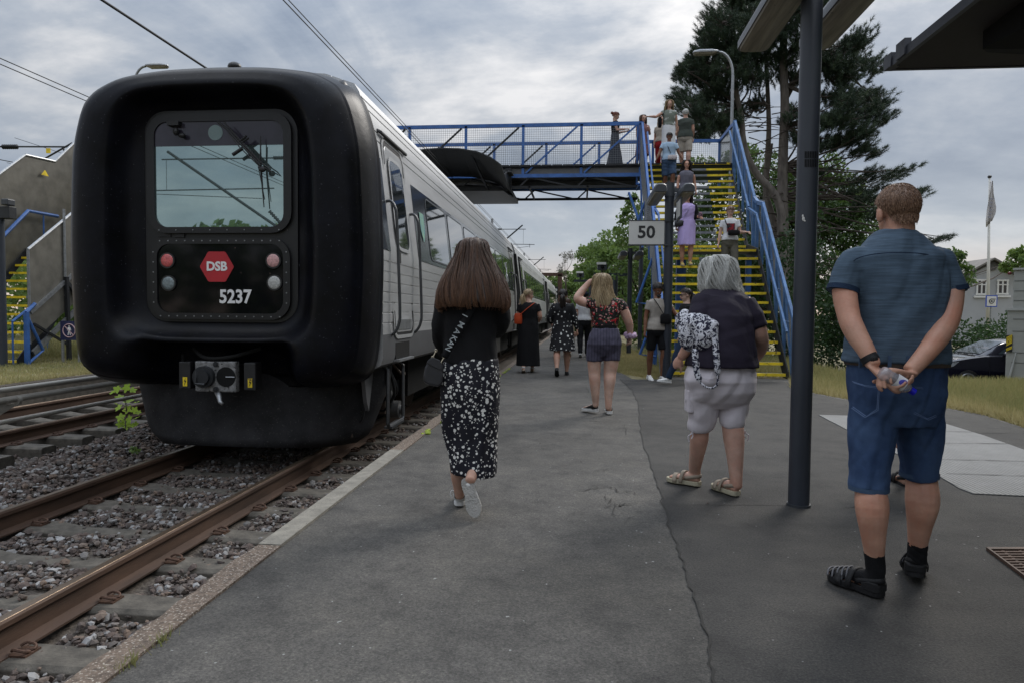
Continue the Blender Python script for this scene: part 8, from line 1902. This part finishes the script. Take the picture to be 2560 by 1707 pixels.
# ------------------------------------------------------------------ standard figures
def std(base, H, yaw, label, skinm, hairm, top, bottom, hair, pose=None, bulk=1.0, vox=.0105, shoes=('shoe', None, None), hy=0.0, hp=-.05, group=None, facefeat=False, arms=None, bust=1.0, lean=0.0):
    """base: ground point; yaw 0 = walking away (+Y), pi = towards the camera; pose = per leg (thigh, knee, out)"""
    k = H / 1.70; P = new_person(tuple(base), label, vox, skinm, hairm, group); base = np.array(base, float)
    r = np.array((math.cos(yaw), math.sin(yaw), 0)); f = np.array((-math.sin(yaw), math.cos(yaw), 0)); L3 = lambda x, y, z: base + (r * x + f * (y + lean * max(0, z - .9)) + UP * z) * k
    pose = pose or {'L': (12, 8), 'R': (-12, 18)}; J = {}; low = 9
    for s, n in ((-1, 'L'), (1, 'R')):
        th_, kn = rad(pose[n][0]), rad(pose[n][1]); hx_ = s * .088; hip = np.array((hx_, 0, .90)); knee = hip + np.array((s * .01, math.sin(th_) * .43, -math.cos(th_) * .43)); a2 = th_ - kn; ank = knee + np.array((-s * .012, math.sin(a2) * .40, -math.cos(a2) * .40)); fa = a2 * (.9 if a2 < 0 else .3); J[n] = [hip, knee, ank, fa]; low = min(low, ank[2] - .075 - max(0, -math.sin(fa)) * .1)
    dz = -low; drop = np.array((0, 0, dz))
    L0 = L3; L3 = lambda x, y, z: L0(x, y, z + dz)
    mb = MB(); tb = [(.825, .140, .085), (.90, .168, .112), (1.0, .150, .105), (1.10, .128 * (1 + (bulk - 1) * .5), .095), (1.20, .140, .105), (1.29, .152, .112 * bust), (1.37, .160, .095), (1.42, .120, .075), (1.46, .06, .055)]
    tr = lambda off=0.0, a=0, b=9, fl=1.0: [ering(L3(0, 0, z), (x * bulk * fl + off) * k, (y * bulk * fl + off) * k, r, f) for z, x, y in tb[a:b]]
    mb.loft(tr())
    legs = {}
    for n in 'LR':
        hip, knee, ank, fa = J[n]; q = lambda p: L3(*p); cal = lerp(knee, ank, .3) + np.array((0, -.015, 0)); b_ = bulk
        legs[n] = [(q(hip), .084 * b_ * k), (q(lerp(hip, knee, .5)), .076 * b_ * k), (q(knee), .056 * b_ * k), (q(cal), .057 * b_ * k), (q(lerp(knee, ank, .65)), .045 * k * b_), (q(ank), .034 * k)]
        limb(mb, legs[n], 0, 3, 12)
    arms = arms or {'L': ((-.03, -.02, -.27), (-.01, .10, -.22)), 'R': ((.03, -.04, -.27), (.01, .08, -.23))}; AR = {}
    for s, n in ((-1, 'L'), (1, 'R')):
        sh_ = np.array((s * .158 * (1 + (bulk - 1) * .6), 0, 1.385)); el = sh_ + np.array(arms[n][0]); wr = el + np.array(arms[n][1])
        AR[n] = [(L3(*(sh_ * (.85, 1, 1))), .050 * k * bulk), (L3(*lerp(sh_, el, .5)), .043 * k * bulk), (L3(*el), .037 * k * bulk), (L3(*lerp(el, wr, .35)), .036 * k * bulk), (L3(*wr), .024 * k)]
        limb(mb, AR[n], 0, 3, 12); d = unit(AR[n][-1][0] - AR[n][-3][0]); nn = -r * s if abs(d[2]) > .5 else -UP; hand(mb, AR[n][-1][0], d, nn, 1 if s < 0 else -1, arms.get('curl', .35), .95 * k)
    hd = unit(r * math.sin(hy) + f * math.cos(hy) + UP * hp); hcp = L3(0, .012, 1.585); head(mb, hcp, hd, UP, .97 * k, neck=L3(0, -.01, 1.44), nr=.048 * k * (1 + (bulk - 1) * .6))
    P.feet = {}
    for n in 'LR':
        hip, knee, ank, fa = J[n]; fd = np.array((0, math.cos(fa), math.sin(fa))); fu = np.array((0, -math.sin(fa), math.cos(fa))); he = ank - fu * .075 - fd * .055; to = he + fd * .245
        he_, to_, fu_ = L3(*he), L3(*to), unit(r * 0 + f * fu[1] + UP * fu[2]); P.feet[n] = (he_, to_, fu_); foot(mb, he_ + fu_ * .012, to_ + fu_ * .012, fu_, .038 * k, .068 * k)
        if shoes and shoes[0] == 'shoe': pass
    build_body(P, mb, 3)
    if shoes:
        for n in 'LR':
            he_, to_, fu_ = P.feet[n]
            if shoes[0] == 'shoe': shoe(P, legs[n][-1][0], he_, to_, fu_, shoes[1], shoes[2] or C_SHOEW, .042 * k, .084 * k, collar=.040 * k)
            else: sandal(P, he_, to_, fu_, shoes[1], shoes[2] or shoes[1], .044 * k, .02)
    if facefeat: face(P, hcp, hd, UP, .97 * k)
    P.keep += [AR[n][1:] for n in 'LR']; P.keepL += [legs[n][3:] for n in 'LR'] if not (bottom[0] == 'dress' and bottom[2] < .4) else []
    P.hc, P.hd, P.k, P.L3, P.AR, P.legs, P.r, P.f = hcp, hd, k, L3, AR, legs, r, f
    # clothes
    kind, m_ = top[0], top[1]
    if kind:
        mb = MB(); z0 = top[2] if len(top) > 2 else .93; T = [(z, x, y) for z, x, y in tb if z > z0 and z < 1.44]; T = [(z0, np.interp(z0, [t[0] for t in tb], [t[1] for t in tb]), np.interp(z0, [t[0] for t in tb], [t[2] for t in tb]))] + T
        if kind in ('tank',): T = [t for t in T if t[0] < 1.40]
        mb.loft([ering(L3(0, 0, z), (x * bulk + .016 + (.014 if z < 1.04 and bottom[0] != 'dress' else 0)) * k, (y * bulk + .016 + (.014 if z < 1.04 and bottom[0] != 'dress' else 0)) * k, r, f) for z, x, y in T] + [ering(L3(0, 0, 1.435), .10 * k, .07 * k, r, f)])
        fr_ = {'tee': .5, 'long': 1.0, 'tank': 0.0, 'cap': .25}[kind]
        for n in 'LR':
            if fr_ > .9: limb(mb, [(p, q + .016 * k) for p, q in AR[n][:4]] + [(lerp(AR[n][3][0], AR[n][4][0], .8), .040 * k)], 0, 3, 12)
            elif fr_ > 0: limb(mb, [(AR[n][0][0], AR[n][0][1] + .018 * k), (lerp(AR[n][0][0], AR[n][2][0], fr_ * .6), AR[n][1][1] + .024 * k), (lerp(AR[n][0][0], AR[n][2][0], fr_ * 1.15), AR[n][1][1] + .022 * k)], 0, 0, 12, 0)
        cloth(P, {'tee': 'tshirt', 'long': 'blouse', 'tank': 'sleeveless_top', 'cap': 'top'}[kind], m_, mb, vox, .006, (8, 8, 5), 3)
    kind, m_ = bottom[0], bottom[1]
    if kind in ('skirt', 'dress'):
        z0 = bottom[2]; fl = bottom[3] if len(bottom) > 3 else .03; zt = 1.05; R_ = []; cy = (J['L'][1][1] + J['R'][1][1]) / 2
        for t in np.linspace(0, 1, 7):
            z = zt + (z0 - zt) * t; x = np.interp(z, [.8, .9, 1.0, 1.1], [.165, .172, .155, .135]) + max(0, t - .3) * fl; y = np.interp(z, [.8, .9, 1.0, 1.1], [.125, .12, .11, .10]) + max(0, t - .3) * (fl + .05); R_.append(ering(L3(0, cy * t * .5, z), (x * bulk + .016) * k, (y * bulk + .014) * k, r, f))
        mb = MB(); mb.loft(R_); cloth(P, 'skirt', m_, mb, vox, .009, (8, 8, 1.5), 3)
    elif kind in ('shorts', 'trousers'):
        mb = MB(); mb.loft([ering(L3(0, 0, z), (x * bulk + .014) * k, (y * bulk + .014) * k, r, f) for z, x, y in ((.775, .125, .085), (.84, .160, .11), (.90, .168, .112), (1.0, .150, .105), (1.05, .140, .10))])
        for n in 'LR':
            lg = legs[n]
            if kind == 'shorts': fr_ = bottom[2] if len(bottom) > 2 else .75; limb(mb, [(lg[0][0], lg[0][1] + .012), (lg[1][0], lg[1][1] + .020), (lerp(lg[0][0], lg[2][0], fr_), lg[2][1] + .034)], 0, 3, 14, 0)
            else: limb(mb, [(lg[0][0], lg[0][1] + .010), (lg[1][0], lg[1][1] + .016), (lg[2][0], lg[2][1] + .020), (lg[3][0], lg[3][1] + .014), (lg[4][0], lg[4][1] + .016), (lg[5][0], .056 * k)], 0, 3, 14, 0)
        cloth(P, kind, m_, mb, vox, .006, (8, 8, 8), 3)
    hk = hair[0]
    if hk == 'short': shorthair(P, hcp, hd, UP, .97 * k, hair[1] if len(hair) > 1 else .012, N=500, ln=.03, r0=.003, curl=hair[2] if len(hair) > 2 else 0)
    elif hk == 'long':
        ln_ = hair[1]; longhair(P, hcp, hd, UP, [(.126, .012, .012, -.01), (.116, .055, .06, -.012), (.083, .090, .104, -.014), (.03, .100, .114, -.014), (-.04, .104, .112, -.018), (-.11, .118, .105, -.03), (-.11 - ln_ * .5, .135, .10, -.05), (-.11 - ln_, .12, .085, -.055)], az=(-2.05, 2.05), N=260, s=k, r0=.0055, wave=.012 if len(hair) < 3 else hair[2], wf=12, seed=int(H * 100), k=9)
    elif hk == 'bun':
        shorthair(P, hcp, hd, UP, .97 * k, .012, N=400, ln=.04, r0=.003, lim=lambda a: np.interp(abs(a), [0, 1.2, 1.6, 2.2, 3.15], [2.0, 1.75, 1.5, 1.1, .98]))
        f_ = unit(hd); mb = MB(); o_ = hcp - f_ * .115 * k + UP * hair[1] * k
        mb.ell(o_, .05 * k, .045 * k, .045 * k, 12, 8); V, Nn, F = remesh(mb, .008, 2); V = wrinkle(V, Nn, .008, (60, 60, 60), 3); q = MB(); q.add(V, F, .3); q.build('hair_bun', hairm, P.root, smooth=True)
    elif hk == 'tail':
        shorthair(P, hcp, hd, UP, .97 * k, .012, N=400, ln=.04, r0=.003, lim=lambda a: np.interp(abs(a), [0, 1.2, 1.6, 2.2, 3.15], [2.0, 1.75, 1.5, 1.1, .98]))
        f_ = unit(hd); o_ = hcp - f_ * .10 * k + UP * .01; mb = MB(); rr = np.random.RandomState(5)
        for i in range(110):
            a = rr.normal(0, .022, 3); ph = rr.rand() * 6; mb.tube([o_ + a * .4, o_ - f_ * .035 - UP * .05 + a, o_ - f_ * .03 - UP * .14 + a * 1.4 + LAT * .008 * math.sin(ph), o_ - f_ * .02 - UP * (hair[1] * (.8 + .3 * rr.rand())) + a * 1.2], [.005, .006, .006, .002], 4, smooth=2, r=rr.rand())
        mb.build('ponytail', hairm, P.root, smooth=True)
    return P
def sack(P, name, label, p0, size, m, strap=None, sm=None, loc=None, cat='bag'):
    """small bag at local point p0 (person frame), with a strap through local points"""
    L3 = P.L3; t_ = thing(name, tuple(L3(*p0)), label, cat); mb = MB(); M3 = np.stack([P.r, P.f, UP], 1); a, b, h = size
    R_ = []
    for z, s in ((-h, .8), (-h * .8, 1), (h * .6, 1), (h, .75)): R_.append(ering(L3(*p0) + UP * z, a * s, b * s, P.r, P.f, 16, 3.5))
    mb.loft(R_); mb.build('bag_body', m, t_, smooth=True, angle=50)
    if strap: pts = [L3(*q) for q in strap]; P2, _ = catmull(pts, [0] * len(pts), 5); mb = MB(); mb.tube(P2, .011, 5, flat=.5); mb.build('strap', sm or m, t_, smooth=True)
    return t_
PI = math.pi
P = std(G(1320, 930), 1.73, .05, 'woman in long black dress beside the train, face turned right', S_FAIR, H_BLOND, ('tee', C_BLACK, .98), ('dress', C_BLACK, .14, .035), ('tail', .30), pose={'L': (-10, 12), 'R': (14, 6)}, bulk=1.22, shoes=('sandal', C_SHOEW, C_SAND), hy=1.15, arms={'L': ((-.04, .02, -.26), (.02, .16, -.10)), 'R': ((.06, -.02, -.25), (-.02, .17, -.04))}, facefeat=True)
sack(P, 'red_bag', 'orange red shoulder bag on the back of the woman in black', (-.21, -.10, 1.10), (.085, .05, .11), cl('red_leather', (.42, .055, .015), .5), [(.13, -.07, 1.43), (.04, -.155, 1.36), (-.08, -.175, 1.26), (-.17, -.15, 1.18)])
mb = MB(); f_ = P.hd; r_ = unit(np.cross(f_, UP)); o_ = P.hc + f_ * .05 + UP * .10
for s in (-1, 1): mb.ell(o_ + r_ * s * .035, .026, .026, .012, 10, 6)
mb.tube([o_ - r_ * .06, o_ - r_ * .09 - f_ * .09 - UP * .07], .004, 5); mb.tube([o_ + r_ * .06, o_ + r_ * .09 - f_ * .09 - UP * .07], .004, 5); sg = mb.build('sunglasses', C_SHOEB, P.root)
P = std(G(1405, 938), 1.72, -.02, 'woman in a knee length black dress with small white dots and a brown ponytail', S_FAIR, H_DARK, ('long', C_DOTS2, .98), ('dress', C_DOTS2, .50, .06), ('tail', .30), pose={'L': (-16, 22), 'R': (10, 4)}, bulk=1.18, shoes=('shoe', C_SHOEB, C_SHOEB), arms={'L': ((-.08, .0, -.25), (.02, .17, -.10)), 'R': ((.07, -.02, -.26), (.04, .05, -.22))})
P = std(G(1459, 892), 1.88, .0, 'tall man in white shirt and black trousers walking ahead of the blonde woman', S_FAIR, H_DARK, ('tee', C_WHITE, .95), ('trousers', C_BLACK), ('short', .012), pose={'L': (-14, 16), 'R': (12, 4)}, bulk=1.05, shoes=('shoe', C_SHOEB, C_SHOEW))
mb = MB(); mb.ell(P.hc + UP * .05 - LAT * .02, .15, .15, .07, 18, 10); mb.ell(P.hc + UP * .085, .10, .11, .07, 14, 8); mb.build('hat', cl('navy_hat', (.012, .020, .035)), P.root, smooth=True)
std(G(1418, 890), 1.66, .0, 'person in a lime green top mostly hidden behind the dotted dress', S_FAIR, H_BROWN, ('tee', C_LIME, .95), ('skirt', C_BEIGE, .45, .05), ('short', .012), shoes=('shoe', C_BEIGE, C_BEIGE), bulk=1.1)
# by the stair foot
P = std(G(1641, 951), 1.80, PI + .25, 'young man in beige tee and black shorts looking down beside the slim lamp post', S_BRN, H_DARK, ('tee', C_BEIGET, .88), ('shorts', C_BLACK, .85), ('short', .026, .5), pose={'L': (10, 14), 'R': (-8, 4)}, shoes=('shoe', C_SHOEW, C_SHOEW), hp=-.55, facefeat=True, arms={'L': ((-.14, .10, -.22), (-.20, .10, -.06)), 'R': ((.05, -.02, -.27), (.03, .04, -.24))}, bulk=1.0)
sack(P, 'crossbody_bag', 'black crossbody bag on the young man in beige', (-.09, .155, 1.08), (.10, .04, .09), C_BLACK, [(.10, .06, 1.44), (.06, .15, 1.34), (-.0, .165, 1.24), (-.05, .165, 1.16)])
mb = MB(); mb.ell(P.hc + P.hd * .045 - UP * .085, .045, .045, .030, 12, 8); mb.build('beard', H_DARK, P.root, smooth=True)
P = std(G(1712, 960), 1.72, PI / 2 + .1, 'woman with glasses and black top at the stair foot, facing left', S_PALE, H_DARK, ('tee', C_BLACK, .92), ('trousers', C_NAVYRIB), ('tail', .2), pose={'L': (24, 4), 'R': (-16, 14)}, shoes=('shoe', C_SHOEW, C_SHOEW), facefeat=True, hp=-.12)
f_ = P.hd; r_ = unit(np.cross(f_, UP)); mb = MB()
for s in (-1, 1): o_ = P.hc + f_ * .095 + r_ * s * .032 + UP * .008; mb.tube([o_ + (r_ * math.cos(q) + UP * math.sin(q)) * .022 for q in np.linspace(0, 6.283, 13)], .003, 5); mb.tube([o_ + r_ * s * .022, P.hc + r_ * s * .078 + UP * .01], .003, 5)
mb.build('glasses', C_SHOEB, P.root)
# on the stairs
def on_step(i, px, low=True, fr=.09):
    y = (Y0 + i * dL if low else YU + i * dU) + fr; z = (Z0 + i * rL if low else ZU + i * rU) + .004; x = onY(px, 700, y)[0]; return (x, y, z)
P = std(on_step(11, 1714), 1.68, PI, 'woman in lilac dress and open black cardigan coming down the stairs', S_TAN, H_DARK, ('tank', C_LILAC, .95), ('dress', C_LILAC, .46, .0), ('long', .12), pose={'L': (6, 6), 'R': (4, 12)}, bulk=1.12, shoes=('shoe', cl('yellow_sneaker', (.46, .34, .10), .6), C_BEIGE), facefeat=True, arms={'L': ((-.06, .02, -.26), (-.03, .20, -.04)), 'R': ((.05, -.02, -.27), (.02, .05, -.2))})
mb = MB()
for n in 'LR': limb(mb, [(p, q + .018) for p, q in P.AR[n][:4]], 0, 3, 12)
mb.loft([ering(P.L3(-.13, -.02, z), x, .09, P.r, P.f) for z, x in ((.52, .07), (.8, .085), (1.1, .07), (1.36, .06))]); mb.loft([ering(P.L3(.14, -.04, z), x, .07, P.r, P.f) for z, x in ((.95, .05), (1.1, .05), (1.36, .06))]); cloth(P, 'cardigan', C_BLACK, mb, .011, .008, (9, 9, 3), 3)
sack(P, 'handbag', 'small black handbag at the hip of the woman in the lilac dress', (.19, .10, .96), (.105, .05, .07), M_LEATH, [(-.10, .07, 1.42), (0, .14, 1.25), (.12, .15, 1.08)], cl('lilac_strap', (.3, .25, .4)))
t_ = thing('snack_bag', tuple(P.AR['L'][-1][0] + UP * .03), 'small pink and black packet in the hand of the woman in lilac', 'packet'); mb = MB(); a = P.AR['L'][-1][0] - FWD * .05; mb.ell(a + UP * .03, .05, .04, .075, 10, 8); mb.build('packet', spots('packet_print', (.05, .03, .04), (.55, .25, .35), 40, .4, 2), t_, smooth=True)
P = std(on_step(9, 1822), 1.69, PI - .05, 'woman in white printed tee and olive trousers coming down the stairs', S_PALE, H_SAND, ('tee', C_WHITE, .95), ('trousers', C_OLIVE), ('bun', -.02), pose={'L': (18, 22), 'R': (2, 4)}, shoes=('shoe', C_SHOEW, C_SHOEW), hp=-.45, facefeat=True, arms={'L': ((-.06, .03, -.26), (-.10, .18, -.02)), 'R': ((.05, .0, -.27), (.04, .05, -.24))})
mb = MB(); L3 = P.L3; mb.add([L3(-.085, .137, 1.31), L3(.085, .137, 1.31), L3(.085, .130, 1.13), L3(-.085, .130, 1.13), L3(-.085, .12, 1.31), L3(.085, .12, 1.31), L3(.085, .12, 1.13), L3(-.085, .12, 1.13)], [(0, 1, 2, 3), (0, 4, 5, 1), (3, 2, 6, 7)]); mb.build('shirt_print', spots('dark_red_print', (.03, .03, .035), (.28, .02, .03), 14, .6, 3), P.root)
sack(P, 'bum_bag', 'black bum bag worn across the chest of the woman in the white tee', (-.06, .17, 1.10), (.13, .045, .055), C_BLACK, [(.13, .06, 1.43), (.10, .15, 1.30), (.04, .17, 1.18)])
P = std(on_step(3, 1711, False), 1.63, PI, 'woman with curly dark hair and sleeveless grey top above the lamp heads', S_TAN, H_DARK, ('tank', C_GREYV, .90), ('trousers', C_BLACK), ('long', .07, .03), pose={'L': (4, 8), 'R': (14, 18)}, shoes=('shoe', C_SHOEB, C_SHOEB), facefeat=True, arms={'L': ((-.05, -.02, -.27), (-.03, .06, -.22)), 'R': ((.05, -.0, -.27), (.02, .06, -.22))}, bulk=1.08)
P = std(on_step(8, 1667, False), 1.58, PI + .05, 'woman in pale blue tee and denim knee shorts high on the stairs', S_BRN, H_DARK, ('tee', C_SKY, .92), ('shorts', C_DENIML, .98), ('bun', .0), pose={'L': (16, 20), 'R': (-2, 8)}, shoes=('sandal', C_SHOEB, C_SHOEB), hp=-.5, facefeat=True, arms={'L': ((-.10, .02, -.26), (-.10, .08, -.2)), 'R': ((.10, .04, -.25), (.10, .08, -.2))}, bulk=1.18)
sack(P, 'white_purse', 'small white patterned purse of the woman in pale blue', (-.06, .19, .97), (.12, .04, .06), spots('purse_print', (.55, .5, .5), (.16, .10, .12), 30, .4, 2), [(.10, .07, 1.42), (.05, .15, 1.25), (-.02, .17, 1.08)], C_BLACK)
P = std((onY(1671, 400, 19.62)[0], 19.62, ZD + .01), 1.76, PI, 'tall blonde woman in sage top and white skirt at the head of the stairs', S_FAIR, H_BLOND, ('cap', C_SAGE, 1.02), ('skirt', C_WHITE, .20, .02), ('long', .24, .02), pose={'L': (4, 4), 'R': (-4, 8)}, shoes=('shoe', C_SHOEB, C_SHOEB), facefeat=True, hp=-.35, arms={'L': ((-.04, -.02, -.27), (-.01, .05, -.24)), 'R': ((.20, .10, -.14), (.20, .10, -.02))})
sack(P, 'shoulder_bag', 'black shoulder bag of the tall blonde woman', (.24, -.04, 1.13), (.05, .10, .13), C_BLACK, [(.12, .05, 1.44), (.17, .08, 1.32), (.22, .03, 1.24)])
std((onY(1712, 400, 20.4)[0], 20.4, ZD + .01), 1.74, -.15, 'grey haired man in dark olive shirt with his back turned on the bridge', S_FAIR, H_GREY, ('tee', C_OLSH, .90), ('shorts', C_BEIGE, .92), ('short', .012), pose={'L': (4, 4), 'R': (-6, 8)}, shoes=('shoe', C_SHOEW, C_SHOEW), bulk=1.2)
std((onY(1652, 400, 20.9)[0], 20.9, ZD + .01), 1.70, PI - .3, 'person in red trousers half hidden behind the tall blonde woman', S_FAIR, H_BLOND, ('tee', C_BEIGE, .95), ('trousers', C_REDT), ('long', .15), shoes=('shoe', C_SHOEB, C_SHOEB), facefeat=True)
P = std((onY(1537, 400, 20.3)[0], 20.3, ZD + .01), 1.66, -PI / 2 - .1, 'red haired woman in a long slate dress looking at her phone on the bridge', S_FAIR, H_RED, ('tank', C_BLACK, 1.0), ('dress', C_MAXI, .08, .12), ('bun', .06), pose={'L': (6, 6), 'R': (-6, 6)}, shoes=('shoe', C_SHOEB, C_SHOEB), facefeat=True, hp=-.35, arms={'L': ((-.02, .06, -.25), (.06, .24, .02)), 'R': ((.02, .06, -.25), (-.04, .24, .02))})
t_ = thing('mobile_phone', tuple(P.AR['L'][-1][0]), 'dark mobile phone in the hands of the red haired woman', 'phone'); mb = MB(); a = P.AR['L'][-1][0] + P.f * .10 + UP * .02; mb.bx(a[0] - .04, a[0] + .04, a[1] - .035, a[1] + .035, a[2] - .005, a[2] + .006); mb.build('phone_body', M_BLACK, t_)
std((onY(1606, 400, 20.7)[0], 20.7, ZD + .01), 1.68, PI + .35, 'woman with long brown hair in a dusty rose dress leaning on the bridge rail', S_FAIR, H_BROWN, ('tee', C_ROSE, .98), ('dress', C_ROSE, .52, .04), ('long', .20), pose={'L': (2, 4), 'R': (-16, 14)}, shoes=('shoe', C_SHOEB, C_SHOEB), facefeat=True, hp=-.1, arms={'L': ((-.03, .08, -.25), (.10, .14, .10)), 'R': ((.03, .0, -.27), (.01, .08, -.23))})
# walker hidden behind the man in blue, only lower leg and sandals show
C_DOTS3 = spots('grey_fleck_print', (.01, .01, .012), (.20, .20, .19), 40, .4, 1)
P = std(G(2250, 1222), 1.50, .0, 'walker in black sandals almost hidden behind the man in blue', S_FAIR, H_DARK, ('tee', C_DOTS3, .95), ('dress', C_DOTS3, .42, .02), ('short', .012), pose={'L': (-12, 52), 'R': (12, 6)}, shoes=('sandal', C_SHOEB, C_SHOEB), vox=.009)
for P_ in PERSONS: tuck(P_)
